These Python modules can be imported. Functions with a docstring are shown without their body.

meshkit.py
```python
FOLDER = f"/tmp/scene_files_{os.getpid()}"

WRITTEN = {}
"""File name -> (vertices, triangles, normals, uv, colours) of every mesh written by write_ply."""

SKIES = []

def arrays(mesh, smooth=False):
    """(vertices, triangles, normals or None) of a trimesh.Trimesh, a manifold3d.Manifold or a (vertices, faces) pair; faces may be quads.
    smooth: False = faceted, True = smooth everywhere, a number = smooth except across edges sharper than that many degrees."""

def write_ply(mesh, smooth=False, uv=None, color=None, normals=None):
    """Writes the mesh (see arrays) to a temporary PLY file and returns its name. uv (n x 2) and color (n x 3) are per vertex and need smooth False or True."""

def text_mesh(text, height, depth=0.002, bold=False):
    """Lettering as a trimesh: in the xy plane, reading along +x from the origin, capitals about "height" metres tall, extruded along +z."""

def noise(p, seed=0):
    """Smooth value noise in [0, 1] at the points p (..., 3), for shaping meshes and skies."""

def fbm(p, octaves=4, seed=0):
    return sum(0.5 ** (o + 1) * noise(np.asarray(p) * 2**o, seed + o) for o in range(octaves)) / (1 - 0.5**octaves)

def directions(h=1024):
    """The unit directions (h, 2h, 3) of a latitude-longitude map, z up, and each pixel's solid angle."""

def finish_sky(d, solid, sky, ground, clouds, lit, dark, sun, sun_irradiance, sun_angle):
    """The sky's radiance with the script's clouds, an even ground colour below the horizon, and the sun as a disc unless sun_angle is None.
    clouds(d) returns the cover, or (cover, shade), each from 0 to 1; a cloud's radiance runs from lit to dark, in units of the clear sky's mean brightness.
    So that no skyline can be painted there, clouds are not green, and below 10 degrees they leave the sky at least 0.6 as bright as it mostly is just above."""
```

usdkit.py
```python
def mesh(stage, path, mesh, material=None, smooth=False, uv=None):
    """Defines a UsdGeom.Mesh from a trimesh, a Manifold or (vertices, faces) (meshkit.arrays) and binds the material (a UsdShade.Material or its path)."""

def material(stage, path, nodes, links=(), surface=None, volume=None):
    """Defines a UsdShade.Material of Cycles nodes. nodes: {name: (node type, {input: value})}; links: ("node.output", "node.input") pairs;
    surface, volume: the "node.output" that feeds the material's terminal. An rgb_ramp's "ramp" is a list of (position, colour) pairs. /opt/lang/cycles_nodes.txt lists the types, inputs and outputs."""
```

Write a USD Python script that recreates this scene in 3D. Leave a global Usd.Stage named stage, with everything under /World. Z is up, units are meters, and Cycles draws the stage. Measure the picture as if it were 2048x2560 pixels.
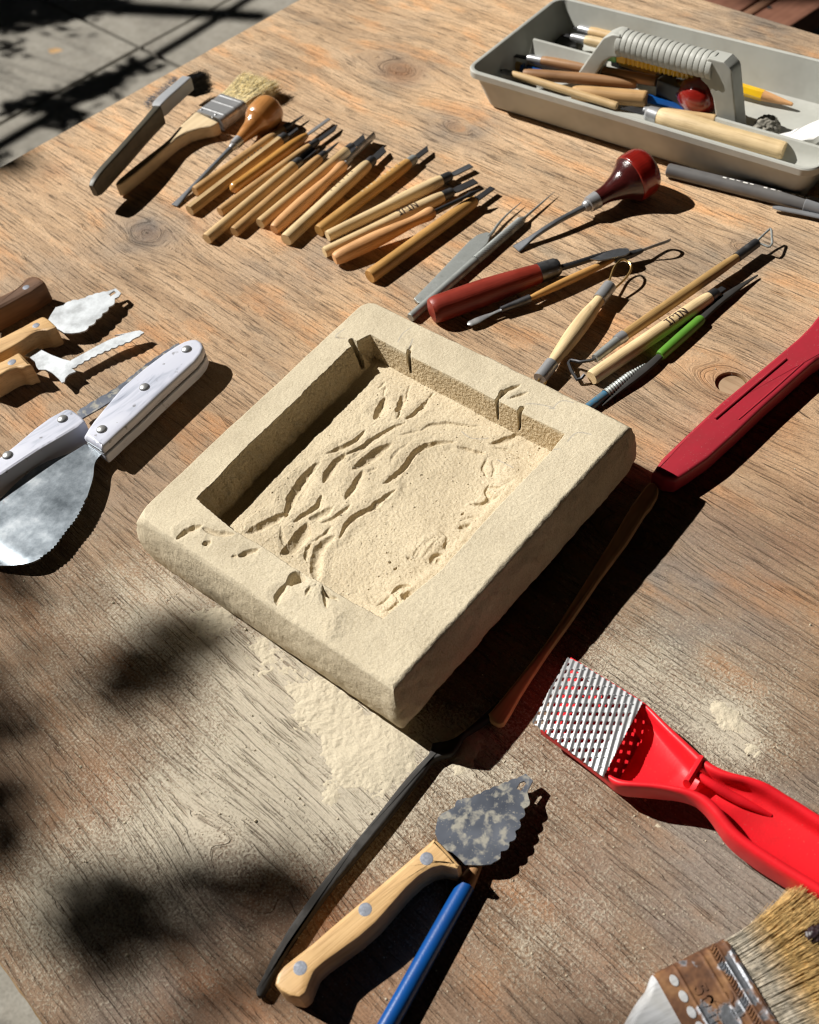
import math, random
import numpy as np, trimesh, shapely
from shapely.geometry import Polygon
import usdkit, meshkit
from pxr import Usd, UsdGeom, UsdLux, UsdShade, Gf, Sdf, Vt

rng = np.random.default_rng(11)
stage = Usd.Stage.CreateInMemory()
UsdGeom.SetStageUpAxis(stage, UsdGeom.Tokens.z)
UsdGeom.SetStageMetersPerUnit(stage, 1.0)
UsdGeom.Xform.Define(stage, '/World')
stage.SetDefaultPrim(stage.GetPrimAtPath('/World'))
UsdGeom.Scope.Define(stage, '/World/Looks')
TZ = 0.75                                            # height of the table top above the pavement

# ------------------------------------------------------------------ camera
CR = np.array([[0.69834684, 0.70604027, -0.11755348],
               [-0.49694818, 0.5964739, 0.63028675],
               [0.51512541, -0.38174077, 0.7674111]])     # right, up, back
CF, CW, CH = 2729.903, 2048, 2560                    # lens in photograph pixels
CPOS = np.array([0, 0, TZ + 0.5])
EXPOSURE = 0.42
cam = UsdGeom.Camera.Define(stage, '/World/camera')
cm = np.eye(4); cm[:3, :3] = CR; cm[3, :3] = CPOS
cam.AddTransformOp().Set(Gf.Matrix4d(*cm.ravel().tolist()))
cam.CreateHorizontalApertureAttr(24.0)
cam.CreateVerticalApertureAttr(30.0)
cam.CreateFocalLengthAttr(24.0 * CF / CW)
cam.CreateClippingRangeAttr(Gf.Vec2f(0.02, 200))
cam.CreateFStopAttr(10.0)
cam.CreateFocusDistanceAttr(0.62)
cam.CreateExposureAttr(EXPOSURE)

# ------------------------------------------------------------------ sky and sun
SAZ, SEL = math.radians(-162), math.radians(43)
SUN = np.array([math.cos(SEL) * math.cos(SAZ), math.cos(SEL) * math.sin(SAZ), math.sin(SEL)])
sky_mat = usdkit.material(stage, '/World/Looks/sky_material', {
    'sky': ('sky_texture', {'sky_type': 'single_scattering', 'sun_disc': False, 'sun_elevation': SEL, 'sun_rotation': math.atan2(SUN[0], SUN[1])}),
    'bg': ('background_shader', {'strength': 0.05})}, [('sky.color', 'bg.color')], surface='bg.background')
dome = UsdLux.DomeLight.Define(stage, '/World/sky')
UsdShade.MaterialBindingAPI.Apply(dome.GetPrim()).Bind(sky_mat)
dome.GetPrim().SetCustomDataByKey('kind', 'structure')
dome.GetPrim().SetCustomDataByKey('label', 'clear blue daytime sky over the whole yard')
dome.GetPrim().SetCustomDataByKey('category', 'sky')
sun = UsdLux.DistantLight.Define(stage, '/World/sun')
sz = SUN; sx = np.cross([0, 0, 1.0], sz); sx /= np.linalg.norm(sx); sy = np.cross(sz, sx)
sm = np.eye(4); sm[0, :3], sm[1, :3], sm[2, :3] = sx, sy, sz
sun.AddTransformOp().Set(Gf.Matrix4d(*sm.ravel().tolist()))
sun.CreateIntensityAttr(1.25); sun.CreateAngleAttr(0.53); sun.CreateColorAttr(Gf.Vec3f(1.0, 0.965, 0.90))
sun.GetPrim().CreateAttribute('inputs:normalize', Sdf.ValueTypeNames.Bool).Set(True)

# ------------------------------------------------------------------ geometry helpers
def at(px, py, z=0.0):
    """World point at height z above the table top seen at photograph pixel (px, py)."""
    r = CR.T @ np.array([px - CW / 2, -(py - CH / 2), -CF])
    return CPOS + (z + TZ - CPOS[2]) / r[2] * r

def at_plane(px, py, p0, n):
    r = CR.T @ np.array([px - CW / 2, -(py - CH / 2), -CF])
    return CPOS + ((p0 - CPOS) @ n) / (r @ n) * r

def zm(x0, y0, w):
    """Maps the coordinates of an enlarged view (1725 px wide, w source px) to photograph pixels."""
    s = w / 1725.0
    return lambda *p: [(x0 + s * a, y0 + s * b) for a, b in p]

def W(pts, z=0.0):
    zs = np.broadcast_to(z, (len(pts),))
    return np.array([at(a, b, c) for (a, b), c in zip(pts, zs)])

def mm_px(p, z=0.0):
    return np.linalg.norm(at(*p, z) - CPOS) / CF

def unit(v):
    v = np.asarray(v, float); return v / np.linalg.norm(v)

def mk(v, f):
    return trimesh.Trimesh(np.asarray(v, float), np.asarray(f, int), process=False)

def join(*ms):
    return trimesh.util.concatenate([m for m in ms if m is not None])

def tube(pts, rad, n=14, cap=True, up=(0, 0, 1), sq=(1, 1), phase=0.0):
    """Sweeps a circle (or ellipse: sq) of radius rad[i] along pts."""
    p = np.asarray(pts, float); m = len(p)
    rad = np.broadcast_to(rad, (m,)).astype(float)
    t = np.gradient(p, axis=0); t /= np.linalg.norm(t, axis=1, keepdims=True) + 1e-15
    u = np.asarray(up, float)
    if abs(t[0] @ u) > 0.9: u = np.array([0, 1.0, 0]) if abs(t[0][1]) < 0.9 else np.array([1.0, 0, 0])
    A, B = [], []
    a = unit(np.cross(u, t[0]))
    for i in range(m):
        a = unit(a - (a @ t[i]) * t[i]); A.append(a); B.append(np.cross(t[i], a))
    A, B = np.array(A), np.array(B)
    th = phase + np.arange(n) * 2 * np.pi / n
    v = p[:, None] + rad[:, None, None] * (sq[0] * np.cos(th)[None, :, None] * A[:, None] + sq[1] * np.sin(th)[None, :, None] * B[:, None])
    v = v.reshape(-1, 3); f = []
    i, j = np.meshgrid(np.arange(m - 1), np.arange(n), indexing='ij')
    a0, a1, b0, b1 = i * n + j, i * n + (j + 1) % n, (i + 1) * n + j, (i + 1) * n + (j + 1) % n
    f = np.concatenate([np.stack([a0, a1, b1], -1).reshape(-1, 3), np.stack([a0, b1, b0], -1).reshape(-1, 3)])
    if cap:
        c0, c1 = len(v), len(v) + 1
        v = np.vstack([v, p[0], p[-1]])
        k = np.arange(n)
        f = np.vstack([f, np.stack([np.full(n, c0), (k + 1) % n, k], -1), np.stack([np.full(n, c1), (m - 1) * n + k, (m - 1) * n + (k + 1) % n], -1)])
    return mk(v, f)

def lathe(prof, n=20, sq=(1, 1), phase=0.0):
    """Revolves [(x, r)] about the local x axis."""
    prof = np.array(prof, float)
    x = prof[:, 0].copy()
    for i in range(1, len(x)):
        if x[i] <= x[i - 1]: x[i] = x[i - 1] + 1e-6
    p = np.stack([x, 0 * x, 0 * x], -1)
    m = len(x); th = phase + np.arange(n) * 2 * np.pi / n
    v = np.stack([np.broadcast_to(x[:, None], (m, n)), prof[:, 1][:, None] * np.cos(th)[None] * sq[0], prof[:, 1][:, None] * np.sin(th)[None] * sq[1]], -1).reshape(-1, 3)
    i, j = np.meshgrid(np.arange(m - 1), np.arange(n), indexing='ij')
    a0, a1, b0, b1 = i * n + j, i * n + (j + 1) % n, (i + 1) * n + j, (i + 1) * n + (j + 1) % n
    f = np.concatenate([np.stack([a0, b1, a1], -1).reshape(-1, 3), np.stack([a0, b0, b1], -1).reshape(-1, 3)])
    c0, c1 = len(v), len(v) + 1
    v = np.vstack([v, [x[0], 0, 0], [x[-1], 0, 0]]); k = np.arange(n)
    f = np.vstack([f, np.stack([np.full(n, c0), k, (k + 1) % n], -1), np.stack([np.full(n, c1), (m - 1) * n + (k + 1) % n, (m - 1) * n + k], -1)])
    return mk(v, f)

def smooth_prof(pts, n=40):
    """Monotone smooth curve through (x, r)."""
    from scipy.interpolate import PchipInterpolator
    p = np.array(pts, float); x = np.linspace(p[0, 0], p[-1, 0], n)
    return list(zip(x, PchipInterpolator(p[:, 0], p[:, 1])(x)))

def dense(pts, step, closed=False, smooth=False):
    p = np.asarray(pts, float)
    if closed: p = np.vstack([p, p[:1]])
    d = np.r_[0, np.cumsum(np.linalg.norm(np.diff(p, axis=0), axis=1))]
    n = max(3, int(d[-1] / step) + 1); s = np.linspace(0, d[-1], n)
    if smooth:
        from scipy.interpolate import CubicSpline, PchipInterpolator
        if closed: q = CubicSpline(d, p, bc_type='periodic')(s)
        else: q = np.stack([CubicSpline(d, p[:, k], bc_type='natural')(s) for k in range(p.shape[1])], -1)
    else:
        q = np.stack([np.interp(s, d, p[:, k]) for k in range(p.shape[1])], -1)
    return q[:-1] if closed else q

def ccw(p):
    p = np.asarray(p, float)
    a = (p[:, 0] * np.roll(p[:, 1], -1) - np.roll(p[:, 0], -1) * p[:, 1]).sum()
    return p if a > 0 else p[::-1]

def cap_faces(p2):
    v, f = trimesh.creation.triangulate_polygon(Polygon(p2), engine='earcut')
    # map back to the ring's own indices
    from scipy.spatial import cKDTree
    idx = cKDTree(p2).query(v)[1]
    f = idx[f]
    n = np.cross(p2[f[:, 1]] - p2[f[:, 0]], p2[f[:, 2]] - p2[f[:, 0]])
    f[n < 0] = f[n < 0][:, ::-1]
    return f

def slab(p2, z0, z1, bevel=0.0, low=None, top=None, bottom=None):
    """Solid with outline p2 (local xy) from z0 to z1; bevel rounds the upper edge, low the lower one.
    top(xy): extra height of the upper cap, bottom(xy): of the lower."""
    p = ccw(p2)
    low = bevel if low is None else low
    t = np.roll(p, -1, 0) - np.roll(p, 1, 0); t /= np.linalg.norm(t, axis=1, keepdims=True) + 1e-12
    nrm = np.stack([-t[:, 1], t[:, 0]], -1)          # inward
    rings = []
    if low > 0: rings += [(low, z0), (0.3 * low, z0 + 0.3 * low), (0, z0 + low)]
    else: rings += [(0, z0)]
    if bevel > 0: rings += [(0, z1 - bevel), (0.3 * bevel, z1 - 0.3 * bevel), (bevel, z1)]
    else: rings += [(0, z1)]
    n = len(p); V = []; F = []
    for o, z in rings:
        q = p + nrm * o
        zz = np.full(n, z)
        k = (z - z0) / max(z1 - z0, 1e-9)
        if top is not None: zz = zz + k * top(q)
        if bottom is not None: zz = zz + (1 - k) * bottom(q)
        V.append(np.column_stack([q, zz]))
    k = np.arange(n)
    for i in range(len(rings) - 1):
        a, b = i * n + k, i * n + (k + 1) % n
        F += [np.stack([a, b, b + n], -1), np.stack([a, b + n, a + n], -1)]
    cf = cap_faces(p)
    F += [cf[:, ::-1], cf + (len(rings) - 1) * n]
    return mk(np.vstack(V), np.vstack(F))

def grid_solid(X, Y, Z, mask, thick):
    """Sheet of quads where mask is true, with thickness."""
    n, m = X.shape
    idx = np.arange(n * m).reshape(n, m)
    top = np.stack([X, Y, Z], -1).reshape(-1, 3); bot = top - [0, 0, thick]
    a, b, c, d = idx[:-1, :-1][mask], idx[1:, :-1][mask], idx[1:, 1:][mask], idx[:-1, 1:][mask]
    ft = np.concatenate([np.stack([a, b, c], -1), np.stack([a, c, d], -1)])
    N = n * m
    fs = [ft, ft[:, ::-1] + N]
    mp = np.pad(mask, 1)
    for (dx, dy, e) in ((-1, 0, (0, 3)), (1, 0, (2, 1)), (0, -1, (1, 0)), (0, 1, (3, 2))):
        nb = mp[1 + dx:1 + dx + mask.shape[0], 1 + dy:1 + dy + mask.shape[1]]
        w = mask & ~nb
        cs = [idx[:-1, :-1][w], idx[1:, :-1][w], idx[1:, 1:][w], idx[:-1, 1:][w]]
        p, q = cs[e[0]], cs[e[1]]
        fs += [np.stack([p, q, q + N], -1), np.stack([p, q + N, p + N], -1)]
    me = mk(np.vstack([top, bot]), np.vstack(fs)); me.remove_unreferenced_vertices()
    return me

def box(lo, hi, bevel=0.0):
    lo, hi = np.array(lo, float), np.array(hi, float)
    if bevel <= 0:
        b = trimesh.creation.box(extents=hi - lo); b.apply_translation((lo + hi) / 2); return b
    p = [(lo[0], lo[1]), (hi[0], lo[1]), (hi[0], hi[1]), (lo[0], hi[1])]
    r = bevel; q = []
    for (x, y), a0 in zip([(lo[0] + r, lo[1] + r), (hi[0] - r, lo[1] + r), (hi[0] - r, hi[1] - r), (lo[0] + r, hi[1] - r)], (180, 270, 0, 90)):
        for a in np.radians(np.linspace(a0, a0 + 90, 4)): q.append((x + r * math.cos(a), y + r * math.sin(a)))
    return slab(np.array(q), lo[2], hi[2], bevel)

# ------------------------------------------------------------------ scene helpers
taken = {}
def numbered(parent, name):
    k = (parent, name); taken[k] = taken.get(k, -1) + 1
    return name if taken[k] == 0 else f'{name}_{taken[k]:03d}'

class Thing:
    def __init__(s, name, label, cat, o=(0, 0, 0), X=(1, 0, 0), Z=(0, 0, 1), group=None, kind=None):
        s.o = np.asarray(o, float)
        x = unit(X); z = np.asarray(Z, float); z = unit(z - (z @ x) * x); y = np.cross(z, x)
        s.R = np.array([x, y, z])
        s.path = '/World/' + numbered('/World', name)
        xf = UsdGeom.Xform.Define(stage, s.path)
        m = np.eye(4); m[:3, :3] = s.R; m[3, :3] = s.o
        xf.AddTransformOp().Set(Gf.Matrix4d(*m.ravel().tolist()))
        s.prim = xf.GetPrim()
        for k, v in (('label', label), ('category', cat), ('group', group), ('kind', kind)):
            if v: s.prim.SetCustomDataByKey(k, v)
    def loc(s, p):
        return (np.asarray(p, float) - s.o) @ s.R.T
    def part(s, name, mesh, mat, smooth=35, parent=None, label=None, world=False, kind=None):
        if world:
            mesh = mesh.copy(); mesh.vertices = s.loc(mesh.vertices)
        par = s.path if parent is None else parent
        path = par + '/' + numbered(par, name)
        usdkit.mesh(stage, path, mesh, mat, smooth=smooth)
        pr = stage.GetPrimAtPath(path)
        if label: pr.SetCustomDataByKey('label', label)
        if kind: pr.SetCustomDataByKey('kind', kind)
        return path

def primvar(path, name, values, typ=None):
    g = UsdGeom.PrimvarsAPI(stage.GetPrimAtPath(path))
    v = np.asarray(values, np.float32)
    if v.ndim == 1: g.CreatePrimvar(name, Sdf.ValueTypeNames.FloatArray, 'vertex').Set(Vt.FloatArray.FromNumpy(v))
    else: g.CreatePrimvar(name, Sdf.ValueTypeNames.Color3fArray, 'vertex').Set(Vt.Vec3fArray.FromNumpy(v))

def curves(path, strands, width, mat, tip=0.5):
    c = UsdGeom.BasisCurves.Define(stage, path)
    c.CreateTypeAttr('linear')
    pts = np.concatenate(strands); cnt = [len(s) for s in strands]
    c.CreatePointsAttr(Vt.Vec3fArray.FromNumpy(pts.astype(np.float32)))
    c.CreateCurveVertexCountsAttr(Vt.IntArray.FromNumpy(np.array(cnt, np.int32)))
    w = np.concatenate([np.linspace(width, width * tip, k) for k in cnt])
    c.CreateWidthsAttr(Vt.FloatArray.FromNumpy(w.astype(np.float32))); c.SetWidthsInterpolation('vertex')
    UsdShade.MaterialBindingAPI.Apply(c.GetPrim()).Bind(mat)
    return c

# ------------------------------------------------------------------ materials
def M_(name, nodes, links, surface='p.BSDF', volume=None):
    return usdkit.material(stage, '/World/Looks/' + name, nodes, links, surface=surface, volume=volume)

def wood(name, dark, mid, light, rough=0.5, coat=0.0, scale=1.0, spec=0.4, contrast=1.0):
    """Turned wood: grain along the object's own x axis, a different piece of it on every object."""
    dark, mid, light = [tuple(np.array(c_) * (1.16, 1.13, 1.06)) for c_ in (dark, mid, light)]
    return M_(name, {
        'tc': ('texture_coordinate', {}), 'oi': ('object_info', {}), 'w': ('math', {'math_type': 'multiply', 'value2': 37.0}),
        'm1': ('mapping', {'scale': (9 * scale, 170 * scale, 170 * scale)}), 'm2': ('mapping', {'scale': (45 * scale, 1500 * scale, 1500 * scale)}),
        'n1': ('noise_texture', {'dimensions': '4D', 'scale': 1, 'detail': 4, 'roughness': 0.6, 'distortion': 0.6}),
        'n2': ('noise_texture', {'dimensions': '4D', 'scale': 1, 'detail': 2}),
        'n3': ('noise_texture', {'dimensions': '4D', 'scale': 55, 'detail': 4}),
        'r1': ('rgb_ramp', {'ramp': [(0.28, dark), (0.5, mid), (0.74, light)]}),
        'r2': ('rgb_ramp', {'ramp': [(0.33, (0.62, 0.56, 0.5)), (0.46, (1, 1, 1)), (1, (1, 1, 1))]}),
        'r3': ('rgb_ramp', {'ramp': [(0.25, (0.72, 0.7, 0.68)), (0.55, (1, 1, 1)), (0.8, (1.08, 1.06, 1.02))]}),
        'x1': ('mix', {'mix_type': 'multiply', 'fac': 0.55 * contrast}), 'x2': ('mix', {'mix_type': 'multiply', 'fac': 0.8}),
        'b': ('bump', {'strength': 0.25, 'distance': 0.0006}),
        'rr': ('map_range', {'from_min': 0.3, 'from_max': 0.7, 'to_min': rough - 0.08, 'to_max': rough + 0.1}),
        'p': ('principled_bsdf', {'coat_weight': coat, 'coat_roughness': 0.12, 'specular_ior_level': spec})},
        [('oi.random', 'w.value1'), ('w.value', 'n1.w'), ('w.value', 'n2.w'), ('w.value', 'n3.w'),
         ('tc.object', 'm1.vector'), ('tc.object', 'm2.vector'), ('tc.object', 'n3.vector'), ('m1.vector', 'n1.vector'), ('m2.vector', 'n2.vector'),
         ('n1.fac', 'r1.fac'), ('n2.fac', 'r2.fac'), ('n3.fac', 'r3.fac'), ('r1.color', 'x1.color1'), ('r2.color', 'x1.color2'),
         ('x1.color', 'x2.color1'), ('r3.color', 'x2.color2'), ('x2.color', 'p.base_color'), ('n2.fac', 'b.height'), ('b.normal', 'p.normal'),
         ('n3.fac', 'rr.value'), ('rr.result', 'p.roughness')])

def metal(name, col, rough=0.35, stain=(0.12, 0.1, 0.08), amount=0.35, scale=120, metallic=1.0, dust=0.0):
    st = [(max(0.0, 0.5 - amount * 0.6), stain), (0.5, tuple(0.6 * np.array(col) + 0.4 * np.array(stain))), (0.62, col)]
    return M_(name, {
        'tc': ('texture_coordinate', {}), 'oi': ('object_info', {}), 'w': ('math', {'math_type': 'multiply', 'value2': 23.0}),
        'n1': ('noise_texture', {'dimensions': '4D', 'scale': scale, 'detail': 6, 'roughness': 0.65}),
        'n2': ('noise_texture', {'dimensions': '4D', 'scale': scale * 9, 'detail': 3}),
        'r1': ('rgb_ramp', {'ramp': st}),
        'rr': ('map_range', {'from_min': 0.3, 'from_max': 0.7, 'to_min': min(0.9, rough + 0.2), 'to_max': rough}),
        'mm': ('map_range', {'from_min': 0.36, 'from_max': 0.5, 'to_min': metallic * 0.45, 'to_max': metallic, 'clamp': True}),
        'b': ('bump', {'strength': 0.15, 'distance': 0.0003}),
        'p': ('principled_bsdf', {})},
        [('oi.random', 'w.value1'), ('w.value', 'n1.w'), ('w.value', 'n2.w'), ('tc.object', 'n1.vector'), ('tc.object', 'n2.vector'),
         ('n1.fac', 'r1.fac'), ('r1.color', 'p.base_color'), ('n1.fac', 'rr.value'), ('rr.result', 'p.roughness'), ('n1.fac', 'mm.value'), ('mm.result', 'p.metallic'),
         ('n2.fac', 'b.height'), ('b.normal', 'p.normal')])

def paint(name, col, col2=None, rough=0.4, scale=60, dust=0.0, spec=0.5, coat=0.0, bump=0.1, dustcol=(0.55, 0.48, 0.36)):
    """Plastic or paint with slight unevenness and specks of stone dust."""
    col2 = tuple(0.82 * np.array(col)) if col2 is None else col2
    col, col2 = [tuple(np.minimum(np.array(c_) * (1.16, 1.13, 1.08), .85)) for c_ in (col, col2)]
    return M_(name, {
        'tc': ('texture_coordinate', {}), 'oi': ('object_info', {}), 'w': ('math', {'math_type': 'multiply', 'value2': 19.0}),
        'n1': ('noise_texture', {'dimensions': '4D', 'scale': scale, 'detail': 5, 'roughness': 0.6}),
        'n2': ('noise_texture', {'scale': 900, 'detail': 2}), 'n3': ('noise_texture', {'scale': 70, 'detail': 3}),
        'r1': ('rgb_ramp', {'ramp': [(0.35, col2), (0.6, col)]}),
        'r2': ('rgb_ramp', {'ramp': [(0.68 - 0.12 * dust, (0, 0, 0)), (0.74 - 0.1 * dust, (1, 1, 1))]}),
        'r3': ('rgb_ramp', {'ramp': [(0.4, (0, 0, 0)), (0.62, (1, 1, 1))]}),
        'md': ('mix', {'mix_type': 'multiply', 'fac': 1.0}), 'sc': ('math', {'math_type': 'multiply', 'value2': dust}),
        'bw': ('rgb_to_bw', {}), 'x': ('mix', {'color2': dustcol}),
        'rr': ('map_range', {'from_min': 0.3, 'from_max': 0.7, 'to_min': rough + 0.1, 'to_max': rough - 0.05}),
        'b': ('bump', {'strength': bump, 'distance': 0.0004}),
        'p': ('principled_bsdf', {'specular_ior_level': spec, 'coat_weight': coat, 'coat_roughness': 0.1})},
        [('oi.random', 'w.value1'), ('w.value', 'n1.w'), ('tc.object', 'n1.vector'), ('tc.object', 'n2.vector'), ('tc.object', 'n3.vector'),
         ('n1.fac', 'r1.fac'), ('n2.fac', 'r2.fac'), ('n3.fac', 'r3.fac'), ('r2.color', 'md.color1'), ('r3.color', 'md.color2'), ('md.color', 'bw.color'), ('bw.val', 'sc.value1'),
         ('sc.value', 'x.fac'), ('r1.color', 'x.color1'), ('x.color', 'p.base_color'), ('n1.fac', 'rr.value'), ('rr.result', 'p.roughness'), ('n2.fac', 'b.height'), ('b.normal', 'p.normal')])

MAT = dict(
    pale=wood('pale_wood', (0.40, 0.27, 0.13), (0.52, 0.37, 0.20), (0.62, 0.47, 0.28)),
    cream=wood('cream_wood', (0.50, 0.37, 0.20), (0.62, 0.48, 0.29), (0.70, 0.56, 0.36)),
    tan=wood('tan_wood', (0.34, 0.20, 0.085), (0.45, 0.28, 0.13), (0.53, 0.36, 0.18)),
    honey=wood('honey_wood', (0.36, 0.19, 0.06), (0.47, 0.26, 0.085), (0.55, 0.33, 0.12)),
    ochre=wood('ochre_wood', (0.32, 0.17, 0.05), (0.43, 0.24, 0.075), (0.50, 0.30, 0.11)),
    lacquer=wood('lacquered_wood', (0.40, 0.19, 0.05), (0.52, 0.27, 0.075), (0.60, 0.34, 0.11), rough=0.28, coat=0.8),
    bulbwood=wood('varnished_orange_wood', (0.36, 0.15, 0.045), (0.46, 0.21, 0.07), (0.54, 0.27, 0.10), rough=0.25, coat=1.0),
    peach=wood('peach_wood', (0.47, 0.24, 0.10), (0.58, 0.32, 0.15), (0.64, 0.38, 0.20)),
    brown=wood('brown_wood', (0.20, 0.10, 0.045), (0.28, 0.15, 0.07), (0.36, 0.21, 0.10)),
    darkhandle=wood('dark_brown_wood', (0.085, 0.04, 0.02), (0.13, 0.066, 0.034), (0.19, 0.10, 0.055)),
    knife=wood('knife_handle_wood', (0.40, 0.24, 0.105), (0.53, 0.345, 0.165), (0.61, 0.42, 0.22), rough=0.45),
    tool=wood('olive_stained_wood', (0.20, 0.12, 0.045), (0.33, 0.21, 0.085), (0.42, 0.28, 0.13)),
    stick=wood('spatula_wood', (0.42, 0.24, 0.11), (0.52, 0.31, 0.155), (0.58, 0.36, 0.19), rough=0.6, contrast=0.4),
    redwood=wood('red_painted_wood', (0.15, 0.018, 0.012), (0.21, 0.026, 0.017), (0.26, 0.036, 0.022), rough=0.4, contrast=0.5),
    cherry=wood('cherry_lacquer', (0.11, 0.006, 0.005), (0.19, 0.010, 0.007), (0.27, 0.016, 0.010), rough=0.2, coat=1.0),
    plum=wood('plum_lacquer', (0.032, 0.006, 0.006), (0.05, 0.008, 0.008), (0.07, 0.011, 0.010), rough=0.2, coat=1.0),
    steel=metal('bright_steel', (0.52, 0.53, 0.55), 0.26, (0.3, 0.3, 0.3), 0.2, metallic=0.7),
    plate=metal('punched_bright_steel', (0.66, 0.67, 0.69), 0.30, (0.4, 0.4, 0.41), 0.12, metallic=0.6),
    ferrule=metal('tin_ferrule', (0.50, 0.51, 0.53), 0.28, (0.30, 0.30, 0.31), 0.15, metallic=0.62),
    darkferrule=metal('dark_ferrule', (0.16, 0.16, 0.17), 0.42, (0.05, 0.05, 0.05), 0.4),
    darksteel=metal('dark_steel', (0.06, 0.06, 0.065), 0.4, (0.015, 0.015, 0.016), 0.5, metallic=0.6),
    blade=metal('tool_blade_steel', (0.22, 0.23, 0.25), 0.35, (0.06, 0.06, 0.065), 0.4, metallic=0.85),
    greysteel=metal('grey_brushed_steel', (0.42, 0.44, 0.43), 0.5, (0.2, 0.21, 0.2), 0.3, metallic=0.8),
    iron=metal('black_iron', (0.055, 0.052, 0.05), 0.6, (0.02, 0.018, 0.016), 0.5, metallic=0.5),
    brass=metal('brass', (0.75, 0.5, 0.2), 0.25, (0.3, 0.18, 0.06), 0.2),
    rivet=metal('aluminium_rivet', (0.26, 0.28, 0.33), 0.5, (0.12, 0.13, 0.16), 0.5, 700, metallic=0.4),
    brightblade=metal('bright_sheet_steel', (0.60, 0.635, 0.67), 0.5, (0.36, 0.38, 0.40), 0.25, 90, metallic=0.3),  # pale, barely metallic base puts the sky reflection into the colour
    birch=wood('birch_wood', (0.50, 0.39, 0.25), (0.60, 0.48, 0.32), (0.68, 0.56, 0.39), contrast=0.5),
    black=paint('black_plastic', (0.018, 0.018, 0.018), rough=0.35),
    redplastic=paint('red_plastic', (0.70, 0.012, 0.022), (0.58, 0.009, 0.016), rough=0.42, dust=0.10),
    darkred=paint('dark_red_plastic', (0.30, 0.018, 0.032), (0.26, 0.015, 0.026), rough=0.42, dust=0.32, dustcol=(0.5, 0.3, 0.28)),
    tray=paint('grey_tray_plastic', (0.385, 0.40, 0.385), (0.325, 0.335, 0.32), rough=0.5, scale=35, dust=0.2),
    pen=paint('grey_pen_plastic', (0.12, 0.12, 0.125), (0.09, 0.09, 0.095), rough=0.28),
    pencap=paint('blue_grey_pen_plastic', (0.17, 0.18, 0.20), rough=0.28),
    bluep=paint('blue_pencil_paint', (0.004, 0.065, 0.27), (0.003, 0.05, 0.22), rough=0.3, coat=0.4),
    yellow=paint('yellow_pencil_paint', (0.78, 0.46, 0.01), rough=0.3, coat=0.3),
    green=paint('green_grip', (0.085, 0.24, 0.022), (0.065, 0.19, 0.018), rough=0.5),
    bluewire=paint('blue_coating', (0.03, 0.13, 0.24), (0.10, 0.12, 0.12), rough=0.5, scale=400),
    white=paint('white_plastic', (0.8, 0.8, 0.78), rough=0.3),
    whitetext=paint('white_print', (0.75, 0.75, 0.75), rough=0.5),
    ink=paint('burnt_lettering', (0.045, 0.022, 0.012), rough=0.7),
    greenplastic=paint('translucent_green_plastic', (0.12, 0.5, 0.2), rough=0.2, spec=0.8),
    wad=paint('grey_putty', (0.25, 0.24, 0.21), (0.12, 0.115, 0.1), rough=0.9, scale=150),
    greyhead=paint('grey_brush_head', (0.30, 0.32, 0.36), (0.26, 0.28, 0.31), rough=0.45, scale=60),
    olive=paint('olive_brush_handle', (0.055, 0.050, 0.036), (0.035, 0.032, 0.023), rough=0.45, scale=80),
    graphite=paint('graphite', (0.03, 0.03, 0.03), rough=0.4),
    tablecore=wood('plywood_edge', (0.14, 0.09, 0.05), (0.24, 0.16, 0.09), (0.32, 0.22, 0.13)),
)

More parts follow.
